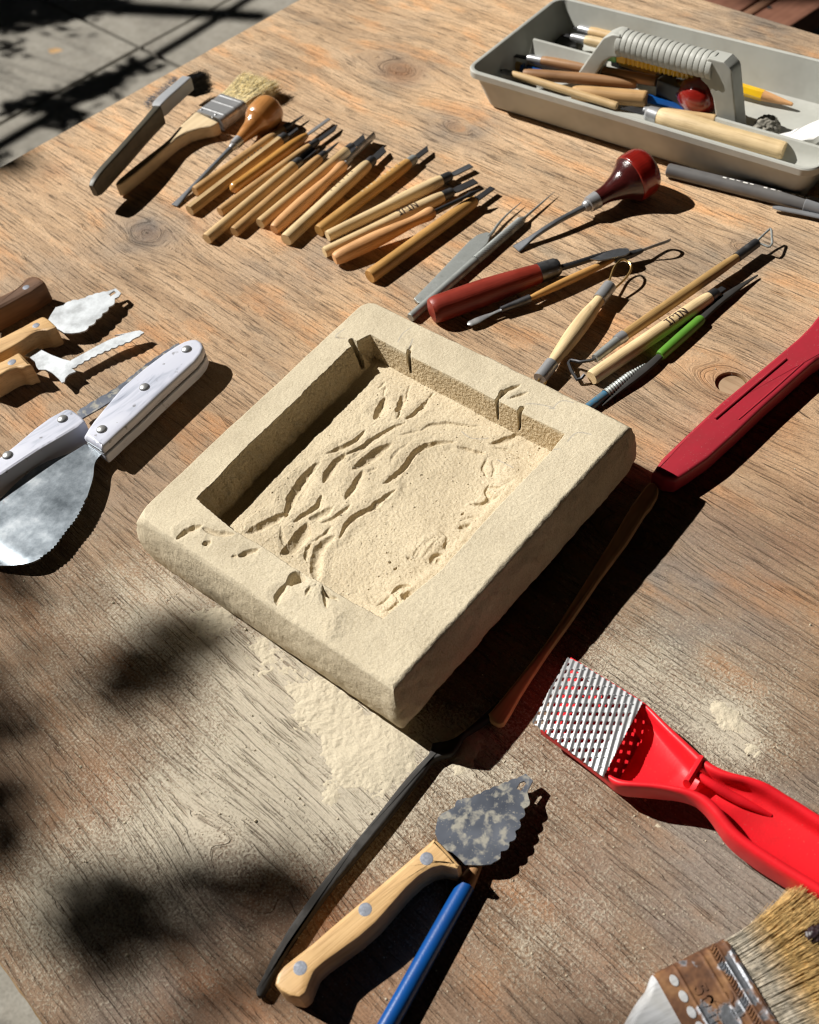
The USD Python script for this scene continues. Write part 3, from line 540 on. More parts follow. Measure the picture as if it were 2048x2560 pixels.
MAT['plywood'] = M_('weathered_plywood', {
    'ac': ('attribute', {'attribute': 'grain'}), 'am': ('attribute', {'attribute': 'wear'}), 'as': ('attribute', {'attribute': 'wear2'}), 'g': ('geometry', {}),
    'm1': ('mapping', {'scale': (3.0, 75, 1)}), 'm2': ('mapping', {'scale': (14, 420, 1)}), 'm3': ('mapping', {'scale': (34, 760, 1)}), 'm4': ('mapping', {'scale': (60, 1900, 1)}), 'm5': ('mapping', {'scale': (22, 210, 1)}),
    'n1': ('noise_texture', {'scale': 1, 'detail': 4, 'roughness': 0.55}), 'n2': ('noise_texture', {'scale': 1, 'detail': 3, 'roughness': 0.6}), 'n3': ('noise_texture', {'scale': 1, 'detail': 1.2, 'roughness': 0.5, 'distortion': 0.25}),
    'n4': ('noise_texture', {'scale': 1, 'detail': 2}), 'n5': ('noise_texture', {'scale': 1, 'detail': 2, 'roughness': 0.5}), 'n6': ('noise_texture', {'scale': 7, 'detail': 5, 'roughness': 0.55}), 'n7': ('noise_texture', {'scale': 24, 'detail': 4}),
    'nd': ('noise_texture', {'scale': 720, 'detail': 3, 'roughness': 0.7}), 'nd2': ('noise_texture', {'scale': 90, 'detail': 5, 'roughness': 0.65}), 'nd3': ('noise_texture', {'scale': 800, 'detail': 3, 'roughness': 0.65}),
    's': ('separate_color', {}), 's2': ('separate_color', {}),
    # base: dull brown in front, golden at the far end
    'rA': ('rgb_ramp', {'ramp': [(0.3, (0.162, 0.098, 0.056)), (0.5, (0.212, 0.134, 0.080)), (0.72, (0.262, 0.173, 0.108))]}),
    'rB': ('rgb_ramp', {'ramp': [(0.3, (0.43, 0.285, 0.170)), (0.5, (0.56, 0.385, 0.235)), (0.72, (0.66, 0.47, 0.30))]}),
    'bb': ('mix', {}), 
    'gm': ('math', {'math_type': 'multiply', 'use_clamp': True}), 'g6': ('map_range', {'from_min': 0.35, 'from_max': 0.6, 'to_min': 0.25, 'to_max': 1.15, 'clamp': True}), 'gx': ('mix', {'color2': (0.215, 0.19, 0.165)}),
    'rm': ('math', {'math_type': 'multiply', 'use_clamp': True}), 'rm2': ('math', {'math_type': 'multiply', 'value2': 0.38}), 'rx': ('mix', {'color2': (0.40, 0.175, 0.07)}), 'km': ('math', {'math_type': 'multiply', 'value2': 0.55, 'use_clamp': True}), 'kx': ('mix', {'color2': (0.16, 0.085, 0.045)}),
    'r6': ('rgb_ramp', {'ramp': [(0.3, (0.78, 0.76, 0.74)), (0.5, (1, 1, 1)), (0.7, (1.12, 1.08, 1.02))]}), 'x6': ('mix', {'mix_type': 'multiply', 'fac': 1.0}),
    'r2': ('rgb_ramp', {'ramp': [(0.30, (0.74, 0.70, 0.66)), (0.45, (0.97, 0.96, 0.95)), (0.65, (1.08, 1.08, 1.08))]}), 'x2': ('mix', {'mix_type': 'multiply', 'fac': 0.6}),
    'r4': ('rgb_ramp', {'ramp': [(0.3, (0.78, 0.76, 0.74)), (0.55, (1.05, 1.05, 1.05))]}), 'ng': ('noise_texture', {'scale': 1050, 'detail': 3, 'roughness': 0.7}), 'rg': ('rgb_ramp', {'ramp': [(0.30, (0.55, 0.52, 0.50)), (0.48, (1, 1, 1)), (0.70, (1.35, 1.34, 1.32))]}), 'xg': ('mix', {'mix_type': 'multiply', 'fac': 0.75}), 'x4': ('mix', {'mix_type': 'multiply', 'fac': 0.5}),
    'mp': ('mapping', {'scale': (11, 30, 1)}), 'np': ('noise_texture', {'scale': 1, 'detail': 4, 'roughness': 0.6}), 'rp': ('rgb_ramp', {'ramp': [(0.30, (0.72, 0.80, 0.90)), (0.43, (0.97, 0.98, 1.0)), (0.54, (1.0, 1.0, 1.0)), (0.68, (1.32, 1.04, 0.80))]}), 'xp': ('mix', {'mix_type': 'multiply', 'fac': 0.85}),
    # open cracks along the grain
    'cr': ('rgb_ramp', {'ramp': [(0.60, (0, 0, 0)), (0.65, (0.7, 0.7, 0.7)), (0.70, (1, 1, 1))]}), 'cl': ('rgb_ramp', {'ramp': [(0.38, (0, 0, 0)), (0.52, (1, 1, 1))]}), 'cm': ('mix', {'mix_type': 'multiply', 'fac': 1.0}), 'cb': ('rgb_to_bw', {}),
    'cf': ('math', {'math_type': 'multiply'}), 'cfb': ('math', {'math_type': 'multiply_add', 'value2': 0.40, 'value3': 0.18}), 'cx': ('mix', {'color2': (0.045, 0.026, 0.016)}),
    'sg': ('separate_xyz', {}), 'w1': ('math', {'math_type': 'multiply', 'value2': 1750.0}), 'w2': ('math', {'math_type': 'multiply_add', 'value2': 26.0}), 'm9': ('mapping', {'scale': (95, 170, 1)}), 'n9': ('noise_texture', {'scale': 1, 'detail': 3, 'roughness': 0.6}), 'w4': ('math', {'math_type': 'multiply_add', 'value2': 4.5}), 'w3': ('math', {'math_type': 'sine'}),
    'wl': ('map_range', {'range_type': 'smoothstep', 'from_min': 0.82, 'from_max': 1.0, 'to_min': 0.0, 'to_max': 0.8}), 'm8': ('mapping', {'scale': (30, 230, 1)}), 'n8': ('noise_texture', {'scale': 1, 'detail': 2, 'roughness': 0.6}),
    'wk': ('map_range', {'from_min': 0.46, 'from_max': 0.60, 'to_min': 0.0, 'to_max': 0.9, 'clamp': True}), 'wm': ('math', {'math_type': 'multiply'}), 'cw': ('math', {'math_type': 'maximum'}),
    # powder: settles first as specks, then as a film
    'd1': ('math', {'math_type': 'multiply_add', 'value2': 2.4, 'value3': -1.2}), 'd2': ('math', {'math_type': 'multiply_add', 'value2': 1.0, 'value3': -0.5}), 'd3': ('math', {'math_type': 'add'}), 'd4': ('math', {'math_type': 'multiply_add', 'value2': 1.0}),
    'd5': ('map_range', {'from_min': 0.26, 'from_max': 1.0, 'to_min': 0.0, 'to_max': 0.80, 'clamp': True}),
    'sp': ('map_range', {'from_min': 0.645, 'from_max': 0.70, 'to_min': 0.0, 'to_max': 0.60, 'clamp': True}), 'spm': ('math', {'math_type': 'maximum'}), 'spg': ('map_range', {'from_min': -0.02, 'from_max': 0.05, 'to_min': 0.0, 'to_max': 1.0, 'clamp': True}), 'spx': ('math', {'math_type': 'multiply'}),
    'dcr': ('math', {'math_type': 'multiply_add', 'value2': -0.52, 'value3': 1.0}), 'dcm': ('math', {'math_type': 'multiply'}),
    'rd': ('rgb_ramp', {'ramp': [(0.3, (0.45, 0.40, 0.31)), (0.65, (0.62, 0.56, 0.445))]}), 'dx': ('mix', {}),
    'h1': ('math', {'math_type': 'multiply_add', 'value2': -1.3}), 'h2': ('math', {'math_type': 'multiply_add', 'value2': 0.45}), 'h3': ('math', {'math_type': 'multiply_add', 'value2': 0.25}), 'b': ('bump', {'strength': 0.85, 'distance': 0.0011}), 'b2': ('bump', {'strength': 0.5, 'distance': 0.0006}),
    'p': ('principled_bsdf', {'roughness': 0.72, 'specular_ior_level': 0.28})},
    [('ac.vector', f'm{k}.vector') for k in (1, 2, 3, 4, 5)] + [(f'm{k}.vector', f'n{k}.vector') for k in (1, 2, 3, 4, 5)] + [('g.position', f'{k}.vector') for k in ('n6', 'n7', 'nd', 'nd2', 'nd3')] +
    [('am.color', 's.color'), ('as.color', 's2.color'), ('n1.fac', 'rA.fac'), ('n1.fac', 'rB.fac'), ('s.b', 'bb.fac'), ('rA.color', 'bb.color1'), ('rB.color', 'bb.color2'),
     ('n7.fac', 'g6.value'), ('g6.result', 'gm.value1'), ('s.g', 'gm.value2'), ('gm.value', 'gx.fac'), ('bb.color', 'gx.color1'),
     ('g6.result', 'rm.value1'), ('s2.r', 'rm.value2'), ('rm.value', 'rm2.value1'), ('rm2.value', 'rx.fac'), ('gx.color', 'rx.color1'), ('s2.g', 'km.value1'), ('km.value', 'kx.fac'), ('rx.color', 'kx.color1'),
     ('n6.fac', 'r6.fac'), ('kx.color', 'x6.color1'), ('r6.color', 'x6.color2'), ('n2.fac', 'r2.fac'), ('x6.color', 'x2.color1'), ('r2.color', 'x2.color2'), ('n4.fac', 'r4.fac'), ('x2.color', 'x4.color1'), ('r4.color', 'x4.color2'),
     ('g.position', 'ng.vector'), ('ng.fac', 'rg.fac'), ('x4.color', 'xg.color1'), ('rg.color', 'xg.color2'), ('ac.vector', 'mp.vector'), ('mp.vector', 'np.vector'), ('np.fac', 'rp.fac'), ('xg.color', 'xp.color1'), ('rp.color', 'xp.color2'), ('n3.fac', 'cr.fac'), ('n5.fac', 'cl.fac'), ('cr.color', 'cm.color1'), ('cl.color', 'cm.color2'), ('cm.color', 'cb.color'), ('ac.vector', 'sg.vector'), ('sg.y', 'w1.value1'), ('n1.fac', 'w2.value1'), ('w1.value', 'w2.value3'), ('ac.vector', 'm9.vector'), ('m9.vector', 'n9.vector'), ('n9.fac', 'w4.value1'), ('w2.value', 'w4.value3'), ('w4.value', 'w3.value1'), ('w3.value', 'wl.value'), ('ac.vector', 'm8.vector'), ('m8.vector', 'n8.vector'), ('n8.fac', 'wk.value'), ('wl.result', 'wm.value1'), ('wk.result', 'wm.value2'), ('wm.value', 'cw.value1'), ('cb.val', 'cw.value2'), ('cw.value', 'cf.value1'), ('s.b', 'cfb.value1'), ('cfb.value', 'cf.value2'), ('cf.value', 'cx.fac'), ('xp.color', 'cx.color1'),
     ('nd.fac', 'd1.value1'), ('nd2.fac', 'd2.value1'), ('d1.value', 'd3.value1'), ('d2.value', 'd3.value2'), ('s.r', 'd4.value1'), ('d3.value', 'd4.value3'), ('d4.value', 'd5.value'),
     ('nd3.fac', 'sp.value'), ('s.r', 'spg.value'), ('sp.result', 'spx.value1'), ('spg.result', 'spx.value2'), ('d5.result', 'spm.value1'), ('spx.value', 'spm.value2'), ('cw.value', 'dcr.value1'), ('dcr.value', 'dcm.value1'), ('spm.value', 'dcm.value2'),
     ('nd.fac', 'rd.fac'), ('dcm.value', 'dx.fac'), ('cx.color', 'dx.color1'), ('rd.color', 'dx.color2'), ('dx.color', 'p.base_color'),
     ('cw.value', 'h1.value1'), ('n2.fac', 'h1.value3'), ('n4.fac', 'h2.value1'), ('h1.value', 'h2.value3'), ('dcm.value', 'h3.value1'), ('h2.value', 'h3.value3'), ('h3.value', 'b.height'), ('nd.fac', 'b2.height'), ('b.normal', 'b2.normal'), ('b2.normal', 'p.normal')])
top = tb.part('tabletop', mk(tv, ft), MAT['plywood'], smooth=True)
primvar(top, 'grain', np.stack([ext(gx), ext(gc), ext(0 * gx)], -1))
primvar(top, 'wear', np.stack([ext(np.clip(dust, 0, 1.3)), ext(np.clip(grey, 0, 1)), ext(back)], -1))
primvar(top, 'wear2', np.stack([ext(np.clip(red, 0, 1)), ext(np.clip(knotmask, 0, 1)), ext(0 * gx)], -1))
# plywood edge: uneven veneer edge, then the core layers
rim = []
def edge_strip(p, q, n):
    t = np.linspace(0, 1, n); e = p[None] * (1 - t[:, None]) + q[None] * t[:, None]
    out = np.array([q[1] - p[1], p[0] - q[0]]); out = out / np.linalg.norm(out)
    rg = np.random.default_rng(int(abs(p.sum()) * 1000)); V = []
    for z, o in ((0, 0), (-0.0012, 0.0006), (-0.003, 0.0002), (-0.006, 0.0007), (-0.009, 0.0001), (-0.012, 0.0006), (-0.015, 0.0), (-0.018, 0.0003)):
        jit = (meshkit.noise(np.stack([t * 260, 0 * t + z * 900, 0 * t], -1), 4) - 0.5) * (0.0012 if z < 0 else 0.0)
        V.append(np.column_stack([e + out * (o + jit)[:, None], np.full(n, TZ + z)]))
    V = np.concatenate(V); k = np.arange(n - 1); F = []
    for i in range(7):
        a0 = i * n + k; F += [np.stack([a0, a0 + n, a0 + n + 1], -1), np.stack([a0, a0 + n + 1, a0 + 1], -1)]
    return mk(V, np.vstack(F))
cs = [np.array(c, float) for c in ((TX0, TY0), (TX1, TY0), (TX1, TY1), (TX0, TY1))]
eb = mk([(x, y, TZ - 0.018) for x, y in cs], [(0, 2, 1), (0, 3, 2)])
tb.part('plywood_edge', join(*[edge_strip(cs[k], cs[(k + 1) % 4], 260) for k in range(4)], eb), MAT['tablecore'], smooth=False)
for x, y in ((TX0 + 0.08, TY0 + 0.08), (TX1 - 0.12, TY0 + 0.08), (TX1 - 0.12, TY1 - 0.12), (TX0 + 0.08, TY1 - 0.12)):
    tb.part('leg', box((x - 0.03, y - 0.03, 0.0), (x + 0.03, y + 0.03, TZ - 0.0185), 0.003), MAT['tablecore'])
MAT['plugwood'] = wood('plug_wood', (0.20, 0.135, 0.085), (0.29, 0.205, 0.135), (0.36, 0.265, 0.18))
# the plug sunk in the round hole
pp = np.stack([plug[0] + 0.0096 * np.cos(np.linspace(0, 2 * np.pi, 41)[:-1]), plug[1] + 0.0096 * np.sin(np.linspace(0, 2 * np.pi, 41)[:-1])], -1)
wall = tube([(plug[0], plug[1], TZ - 0.004), (plug[0], plug[1], TZ - 0.0002)], 0.00985, 40, cap=False); wall.faces = wall.faces[:, ::-1]
tb.part('hole_wall', wall, MAT['tablecore'])
tb.part('wood_plug', slab(pp, TZ - 0.008, TZ - 0.0024, 0.0006), MAT['plugwood'])

# ------------------------------------------------------------------ the carved block
tz = [0.033, 0.046, 0.047, 0.034]
cpx = [(917, 742), (1580, 1063), (983, 1724), (332, 1287)]
C4 = np.array([at(*p, z) for p, z in zip(cpx, tz)])
cen = C4.mean(0); nrm = np.linalg.svd(C4 - cen)[2][2]; nrm = nrm * np.sign(nrm[2])
C4 = np.array([at_plane(*p, cen, nrm) for p in cpx])
ztop = lambda x, y: cen[2] - (nrm[0] * (x - cen[0]) + nrm[1] * (y - cen[1])) / nrm[2]
D = 0.0185
def on(pts, depth=0.0):                              # photograph pixels to xy on the block's upper face, or on a plane below it
    return np.array([at_plane(a, b, cen - [0, 0, depth], nrm)[:2] for a, b in pts])
N = 560
u, v = np.meshgrid(np.linspace(0, 1, N), np.linspace(0, 1, N), indexing='ij')
bl = lambda k: (C4[0, k] * (1 - u) + C4[1, k] * u) * (1 - v) + (C4[3, k] * (1 - u) + C4[2, k] * u) * v
X, Y = bl(0), bl(1)
Q = np.stack([X, Y], -1).reshape(-1, 2)
Q3 = np.column_stack([Q, np.zeros(len(Q))])
def seg_dist(q, pl):
    """Distance of each q to the polyline and how far along it (0 to 1) the nearest point lies."""
    best = np.full(len(q), 9.9); tt = np.zeros(len(q))
    d = np.r_[0, np.cumsum(np.linalg.norm(np.diff(pl, axis=0), axis=1))]
    for i in range(len(pl) - 1):
        a, b = pl[i], pl[i + 1]; ab = b - a
        t = np.clip(((q - a) @ ab) / (ab @ ab + 1e-15), 0, 1)
        dd = np.linalg.norm(q - a - t[:, None] * ab, axis=1)
        m = dd < best; best[m] = dd[m]; tt[m] = (d[i] + t[m] * (d[i + 1] - d[i])) / d[-1]
    return best, tt
def inside(q, poly):
    return shapely.contains_xy(Polygon(poly), q[:, 0], q[:, 1])
rec = [(490, 1246), (684, 1053), (884, 858), (926, 838), (1085, 920), (1243, 1001), (1412, 1085), (1375, 1132), (1242, 1270), (1103, 1424), (957, 1546), (892, 1511), (727, 1414), (667, 1371), (585, 1325), (539, 1288)]
rp = on(rec)
jit = (meshkit.fbm(Q3 * 260, 3, 2) - 0.5) * 0.0022 + (meshkit.fbm(Q3 * 60, 3, 8) - 0.5) * 0.0022
qj = Q + np.stack([jit, (meshkit.fbm(Q3 * 240 + 9, 3, 4) - 0.5) * 0.0022], -1)
ins = inside(qj, rp)
dl, _ = seg_dist(qj, rp[:3]); da, _ = seg_dist(qj, np.vstack([rp[2:], rp[:1]]))
da = da + (np.hypot(*(qj - Q).T) * 0)
da0, _ = seg_dist(Q + 0.15 * (qj - Q), np.vstack([rp[2:], rp[:1]])); ins = inside(qj, rp) & inside(Q + 0.15 * (qj - Q), rp) | (inside(Q + 0.15 * (qj - Q), rp) & (dl > 0.004)); da = da0
sd = np.minimum(dl, da)
sm = lambda t: np.clip(t, 0, 1) ** 2 * (3 - 2 * np.clip(t, 0, 1))
lw = np.clip(dl / 0.0085, 0, 1)
depth = np.where(ins, D * np.minimum(lw ** 0.85, np.clip(da / 0.0014, 0, 1)), 0.0)
carved = np.where(ins, np.clip(dl / 0.0085, 0, 1), 0.0)
# cuts through the walls
c1, c2_, cA, cB, cC = zm(300, 700, 700), zm(900, 700, 800), zm(640, 860, 600), zm(400, 1200, 500), zm(900, 1050, 500)
def cut(px, w, dep, plane=0.0):
    global depth
    dd, t = seg_dist(qj, on(px, plane)); depth = np.maximum(depth, dep * sm((w - dd) / 0.0011))
cut(c1((1425, 375), (1465, 415), (1500, 470)), 0.0020, D * 0.9)
cut(c2_((262, 382), (256, 430), (250, 470)), 0.0015, D * 0.80)
cut(c2_((762, 600), (735, 650), (725, 680)), 0.0016, D * 0.82)
cut(c2_((872, 686), (850, 735), (840, 770)), 0.0015, D * 0.80)
# chisel strokes: (points, where, width mm, depth mm, full ends?)
F_, R_ = D, 0.0
ST = [
 (cA((930, 385), (905, 440), (855, 540)), F_, 6, 3.2), (cA((1055, 365), (1040, 440), (1008, 495)), F_, 5, 2.8), (cA((1240, 395), (1170, 470), (1078, 535)), F_, 3.6, 2.0),
 (cA((935, 270), (880, 322)), F_, 2, .7), (cA((935, 300), (922, 375)), F_, 2, .7), (cA((1105, 295), (1072, 430)), F_, 2, .7), (cA((1285, 350), (1240, 395)), F_, 2, .8), (cA((1045, 480), (1015, 540)), F_, 2.4, .8),
 (cA((792, 622), (700, 700), (600, 750), (512, 787)), F_, 4.2, 2.1), (cA((1070, 560), (960, 605), (830, 690), (700, 770), (610, 815)), F_, 3.2, 1.8), (cA((640, 790), (570, 850), (520, 930), (485, 1000)), F_, 6, 2.8),
 (cA((975, 715), (880, 770), (780, 840), (705, 892)), F_, 8.5, 3.4), (cA((455, 850), (380, 920), (300, 1030), (250, 1130), (212, 1240)), F_, 7, 3.6), (cB((1100, 270), (1020, 320), (930, 370), (750, 458)), F_, 7.5, 3.2),
 (cA((772, 910), (720, 1000), (645, 1115)), F_, 5, 2.6), (cA((1425, 695), (1290, 708), (1190, 740), (1120, 800), (1080, 860), (1010, 930), (912, 998)), F_, 4.6, 2.8), (cA((1010, 1045), (900, 1120), (820, 1180), (740, 1220), (660, 1280), (605, 1392)), F_, 4.4, 2.6),
 (cA((472, 1090), (430, 1170), (340, 1230), (270, 1275)), F_, 4.6, 2.3), (cA((550, 1172), (490, 1215), (390, 1260)), F_, 6, 2.3), (cA((685, 1160), (580, 1230), (470, 1285)), F_, 3.6, 1.7), (cB((1268, 378), (1215, 480), (1130, 575), (1045, 625)), F_, 10.5, 4.2),
 (cB((1045, 400), (1055, 480), (1090, 570)), F_, 3, .9),
 (cA((1610, 585), (1450, 575), (1330, 563), (1240, 580), (1185, 622)), F_, 3.4, 1.5), (cA((1190, 615), (1080, 640), (1025, 652)), F_, 2.2, .8), (cA((1445, 732), (1550, 760), (1645, 787)), F_, 3.4, 1.8), (cA((870, 890), (800, 920)), F_, 3, .9),
 (cA((1100, 705), (1000, 790), (960, 850)), F_, 3, .7), (cA((960, 640), (860, 690), (760, 760), (650, 850)), F_, 4, .8), (cA((420, 930), (350, 1040), (320, 1120)), F_, 5, .9),
 (c2_((872, 815), (800, 850), (705, 880)), F_, 4.4, 2.2), (c2_((715, 903), (800, 915), (860, 950), (930, 985)), F_, 2.2, 1.0), (c2_((985, 985), (1000, 990)), F_, 3, 1.4),
 (cC((1095, 325), (1068, 390), (1090, 470)), F_, 2.4, 1.0), (cC((1135, 350), (1160, 420), (1138, 478)), F_, 2.2, .9), (cC((1115, 545), (1088, 600), (1108, 680), (1060, 712), (950, 725)), F_, 3, 1.7), (cC((1105, 560), (1210, 582)), F_, 2.4, 1.2), (cC((1200, 655), (1105, 692)), F_, 2.4, 1.3),
 (cC((958, 890), (845, 935)), F_, 3.4, 1.7), (cC((860, 865), (950, 840), (1065, 862)), F_, 2, .7), (cC((880, 800), (895, 808)), F_, 2.2, 1.0), (cC((690, 958), (755, 990), (740, 1060)), F_, 2, .7), (cC((775, 1035), (735, 1085), (742, 1115)), F_, 2.2, 1.0),
 (cC((715, 1158), (650, 1175), (618, 1235)), F_, 4, 2.0), (cC((700, 1185), (660, 1245)), F_, 3, 1.3), (cC((435, 1440), (350, 1438), (275, 1495)), F_, 4.2, 2.1), (cC((275, 1495), (150, 1610)), F_, 2.2, .8), (cC((438, 1497), (365, 1548)), F_, 5.5, 2.4), (cC((285, 1490), (330, 1550), (205, 1675)), F_, 2, .9),
 (cC((660, 990), (560, 1080), (470, 1200)), F_, 2.6, .6), (cC((620, 1000), (520, 1090), (440, 1190)), F_, 2.2, .5), (cC((700, 1000), (620, 1100), (530, 1190)), F_, 2.2, .5), (cC((400, 1180), (430, 1190)), F_, 2, .9), (cC((290, 1265), (300, 1275)), F_, 2.5, 1.0),
 (cB((1475, 395), (1390, 480), (1290, 520)), F_, 2.4, 1.0), (cB((1305, 535), (1270, 600), (1262, 690)), F_, 3.2, 1.5), (cB((1500, 490), (1400, 560), (1360, 640), (1350, 740), (1345, 870)), F_, 8, 2.8),
 (cB((145, 505), (215, 435), (365, 392)), R_, 4.6, 2.4), (cB((375, 410), (480, 452), (635, 467)), R_, 4.4, 1.9), (cB((365, 540), (445, 538)), R_, 4.4, 2.0), (cB((675, 655), (760, 620), (845, 588)), R_, 4.6, 2.2), (cB((608, 662), (670, 655)), R_, 2, .9),
 (cB((1100, 890), (1030, 975), (1005, 1065)), R_, 4.4, 2.3), (cB((1290, 925), (1258, 995)), R_, 3, 1.2), (cB((1405, 970), (1440, 1090)), R_, 2.4, 1.5),
 (c2_((860, 565), (790, 590), (755, 625)), R_, 3, 2.6), (c2_((908, 602), (800, 637)), R_, 2.2, 1.2), (c2_((262, 382), (275, 350)), R_, 2, .8), (c1((1405, 360), (1330, 355)), R_, 2, .5)]
for px, pl, wd, dp in ST:
    pts = dense(on(px, pl), 0.001, smooth=len(px) > 2)
    lo, hi = pts.min(0) - 0.008, pts.max(0) + 0.008
    m = np.where(((Q > lo) & (Q < hi)).all(1))[0]
    dd, t = seg_dist(qj[m] * 0.75 + Q[m] * 0.25, pts)
    ends = np.clip(np.minimum(t, 1 - t) / 0.30, 0, 1) ** 0.6
    hw = wd * 0.0005 * (0.25 + 0.75 * ends)
    prof = np.clip(1 - (dd / hw) ** 2, 0, 1)
    side_ = np.exp(-(dd / (hw * 2.0)) ** 2) - .35 * np.exp(-((dd - 3.0 * hw) / (1.2 * hw + 1e-6)) ** 2)        # soft shoulders and the ridge thrown up beside the cut
    depth[m] += (prof ** 0.9 * .90 + .26 * side_) * dp * 0.001 * (0.2 + 0.8 * ends)
    carved[m] = np.maximum(carved[m], 0.8 * (prof > 0))
# hollows at the inner edge of the near rim
for px, dp in ((cB((1120, 800), (1170, 775), (1215, 785), (1285, 862), (1215, 885), (1140, 915), (1075, 905)), 0.0065), (cB((1388, 900), (1410, 905), (1470, 960), (1560, 1040), (1480, 1030), (1405, 1000)), 0.0055)):
    pg = on(px); i2 = inside(qj, pg); d2, _ = seg_dist(qj, np.vstack([pg, pg[:1]]))
    depth = np.where(i2, np.maximum(depth, dp * sm(d2 / 0.003)), depth)
# the worked bowl to the right of the trunk lies a little lower, with rasp marks
bw = on(cA((1420, 700), (1290, 712), (1190, 745), (1125, 805), (1085, 865), (1015, 935), (1010, 1045), (900, 1125), (820, 1185), (745, 1225), (665, 1285), (610, 1390)) + cB((1440, 560), (1400, 700), (1390, 900)) + [(900, 1500), (957, 1535), (1103, 1415), (1242, 1262), (1300, 1190)] + cC((1250, 500), (1060, 300), (850, 220)), D)
bi = inside(qj, bw); bd, _ = seg_dist(Q, np.vstack([bw, bw[:1]]))
marks = np.sin((Q[:, 0] * 0.30 + Q[:, 1] * 0.95) * 2300 + 9 * meshkit.fbm(Q3 * 90, 2, 6)) * 0.00006 * meshkit.fbm(Q3 * 70, 2, 31)
depth += np.where(bi, 0.0013 * sm(bd / 0.006) + marks * sm(bd / 0.004), 0)
# rubble heaps, crumbs and grain
def lump(px, plane, r, h):
    global depth
    q = on([px], plane)[0]; depth -= h * np.exp(-(((Q - q) ** 2).sum(1) / r ** 2)) * (0.5 + meshkit.fbm(Q3 * 420, 3, 12))
for px, pl, r, h in ((cB((1330, 920))[0], R_, .007, .0016), (cB((1500, 1200))[0], R_, .006, .0010), (cB((1480, 1320))[0], R_, .005, .0009), (cC((1400, 700))[0] if False else cC((1180, 620))[0], F_, .007, .0014), (cC((1000, 800))[0], F_, .008, .0012),
                      (cC((620, 1080))[0], F_, .008, .0018), (cC((360, 1480))[0], F_, .006, .0016), (cC((1300, 420))[0], F_, .006, .0010), (cC((200, 1700))[0], F_, .008, .0012), (cC((850, 1000))[0], F_, .007, .001), (cA((1000, 480))[0], F_, .006, .001), (cA((360, 1080))[0], F_, .005, .0008)):
    lump(px, pl, r, h)
carv = np.where(ins, 1.0, 0.25)
hgt = -depth + (meshkit.fbm(Q3 * 900, 3, 21) - 0.5) * 0.00036 * carv * 1.3 + (meshkit.fbm(Q3 * 210, 3, 22) - 0.5) * 0.0007 * np.where(ins, 1.0, 0.5) + (meshkit.fbm(Q3 * 25, 2, 23) - 0.5) * 0.0016
# worn outer edges
L_ = 0.21
ed = np.minimum(np.minimum(u, 1 - u), np.minimum(v, 1 - v)).ravel() * L_
cor = np.hypot(np.maximum(0.012 - np.minimum(u, 1 - u).ravel() * L_, 0), np.maximum(0.012 - np.minimum(v, 1 - v).ravel() * L_, 0))
en = 0.0012 + 0.0024 * meshkit.fbm(Q3 * 130, 3, 30)
hgt -= 0.6 * en * np.clip(1 - ed / en, 0, 1) ** 2 + np.where((u.ravel() < .5), 0.8, 0.15) * np.clip(cor - 0.010, 0, 1)
Zt = (ztop(Q[:, 0], Q[:, 1]) + hgt).reshape(N, N)
SV = np.column_stack([Q, Zt.ravel()])
ii = np.arange(N * N).reshape(N, N)
a, b, c, d = ii[:-1, :-1].ravel(), ii[1:, :-1].ravel(), ii[1:, 1:].ravel(), ii[:-1, 1:].ravel()
SF = [np.stack([a, c, b], -1), np.stack([a, d, c], -1)]
# outline ring, clockwise in (u, v) order, then the sides
ring = np.concatenate([ii[:-1, 0], ii[-1, :-1], ii[:0:-1, -1], ii[0, :0:-1]])
rpz = SV[ring]; nr = len(ring)
tg = np.roll(rpz, -6, 0) - np.roll(rpz, 6, 0); tg = tg[:, :2] / np.linalg.norm(tg[:, :2], axis=1, keepdims=True)
on2 = np.stack([tg[:, 1], -tg[:, 0]], -1)
if ((rpz[:, :2] - cen[:2]) * on2).sum() < 0: on2 = -on2
side = np.repeat([0, 1, 2, 3], N - 1)                # far, right, near, left
tpar = np.tile(np.linspace(0, 1, N - 1), 4)
soft = lambda arr: np.convolve(np.r_[arr[-20:], arr, arr[:20]], np.ones(41) / 41, 'valid')
flare = soft(np.choose(side, [np.full(nr, .002), np.full(nr, .0055), np.full(nr, 0.0040), np.full(nr, .003)]).astype(float))
under = soft(np.choose(side, [np.full(nr, .003), np.full(nr, .004), .0008 + .0012 * np.clip(1 - tpar, 0, 1), np.full(nr, .004)]).astype(float))
THK = 0.0355
prev = ring; base = len(SV)
allv = [SV]
for k, s in enumerate(np.r_[np.linspace(0.04, 0.86, 22), 0.92, 0.97, 1.0]):
    o = flare * np.sin(min(s / 0.62, 1) * np.pi / 2) - under * np.clip((s - 0.62) / 0.38, 0, 1) ** 1.8
    zb = ztop(rpz[:, 0], rpz[:, 1]) - THK
    zz = rpz[:, 2] * (1 - s) + zb * s
    q3 = np.column_stack([rpz[:, :2], zz])
    o = o + ((meshkit.fbm(q3 * 150, 3, 40) - 0.5) * np.where(side == 2, .0010, .0026) + (meshkit.fbm(q3 * 700, 2, 41) - 0.5) * np.where(side == 2, .0003, .0007)) * min(1, s * 8)
    allv.append(np.column_stack([rpz[:, :2] + on2 * o[:, None], zz]))
    cur = base + k * nr + np.arange(nr)
    SF += [np.stack([prev, np.roll(cur, -1), cur], -1), np.stack([prev, np.roll(prev, -1), np.roll(cur, -1)], -1)]
    prev = cur
allv = np.vstack(allv); bc = len(allv); allv = np.vstack([allv, [cen[0], cen[1], cen[2] - THK]])
SF.append(np.stack([prev, np.roll(prev, -1), np.full(nr, bc)], -1))
SF = np.vstack(SF)
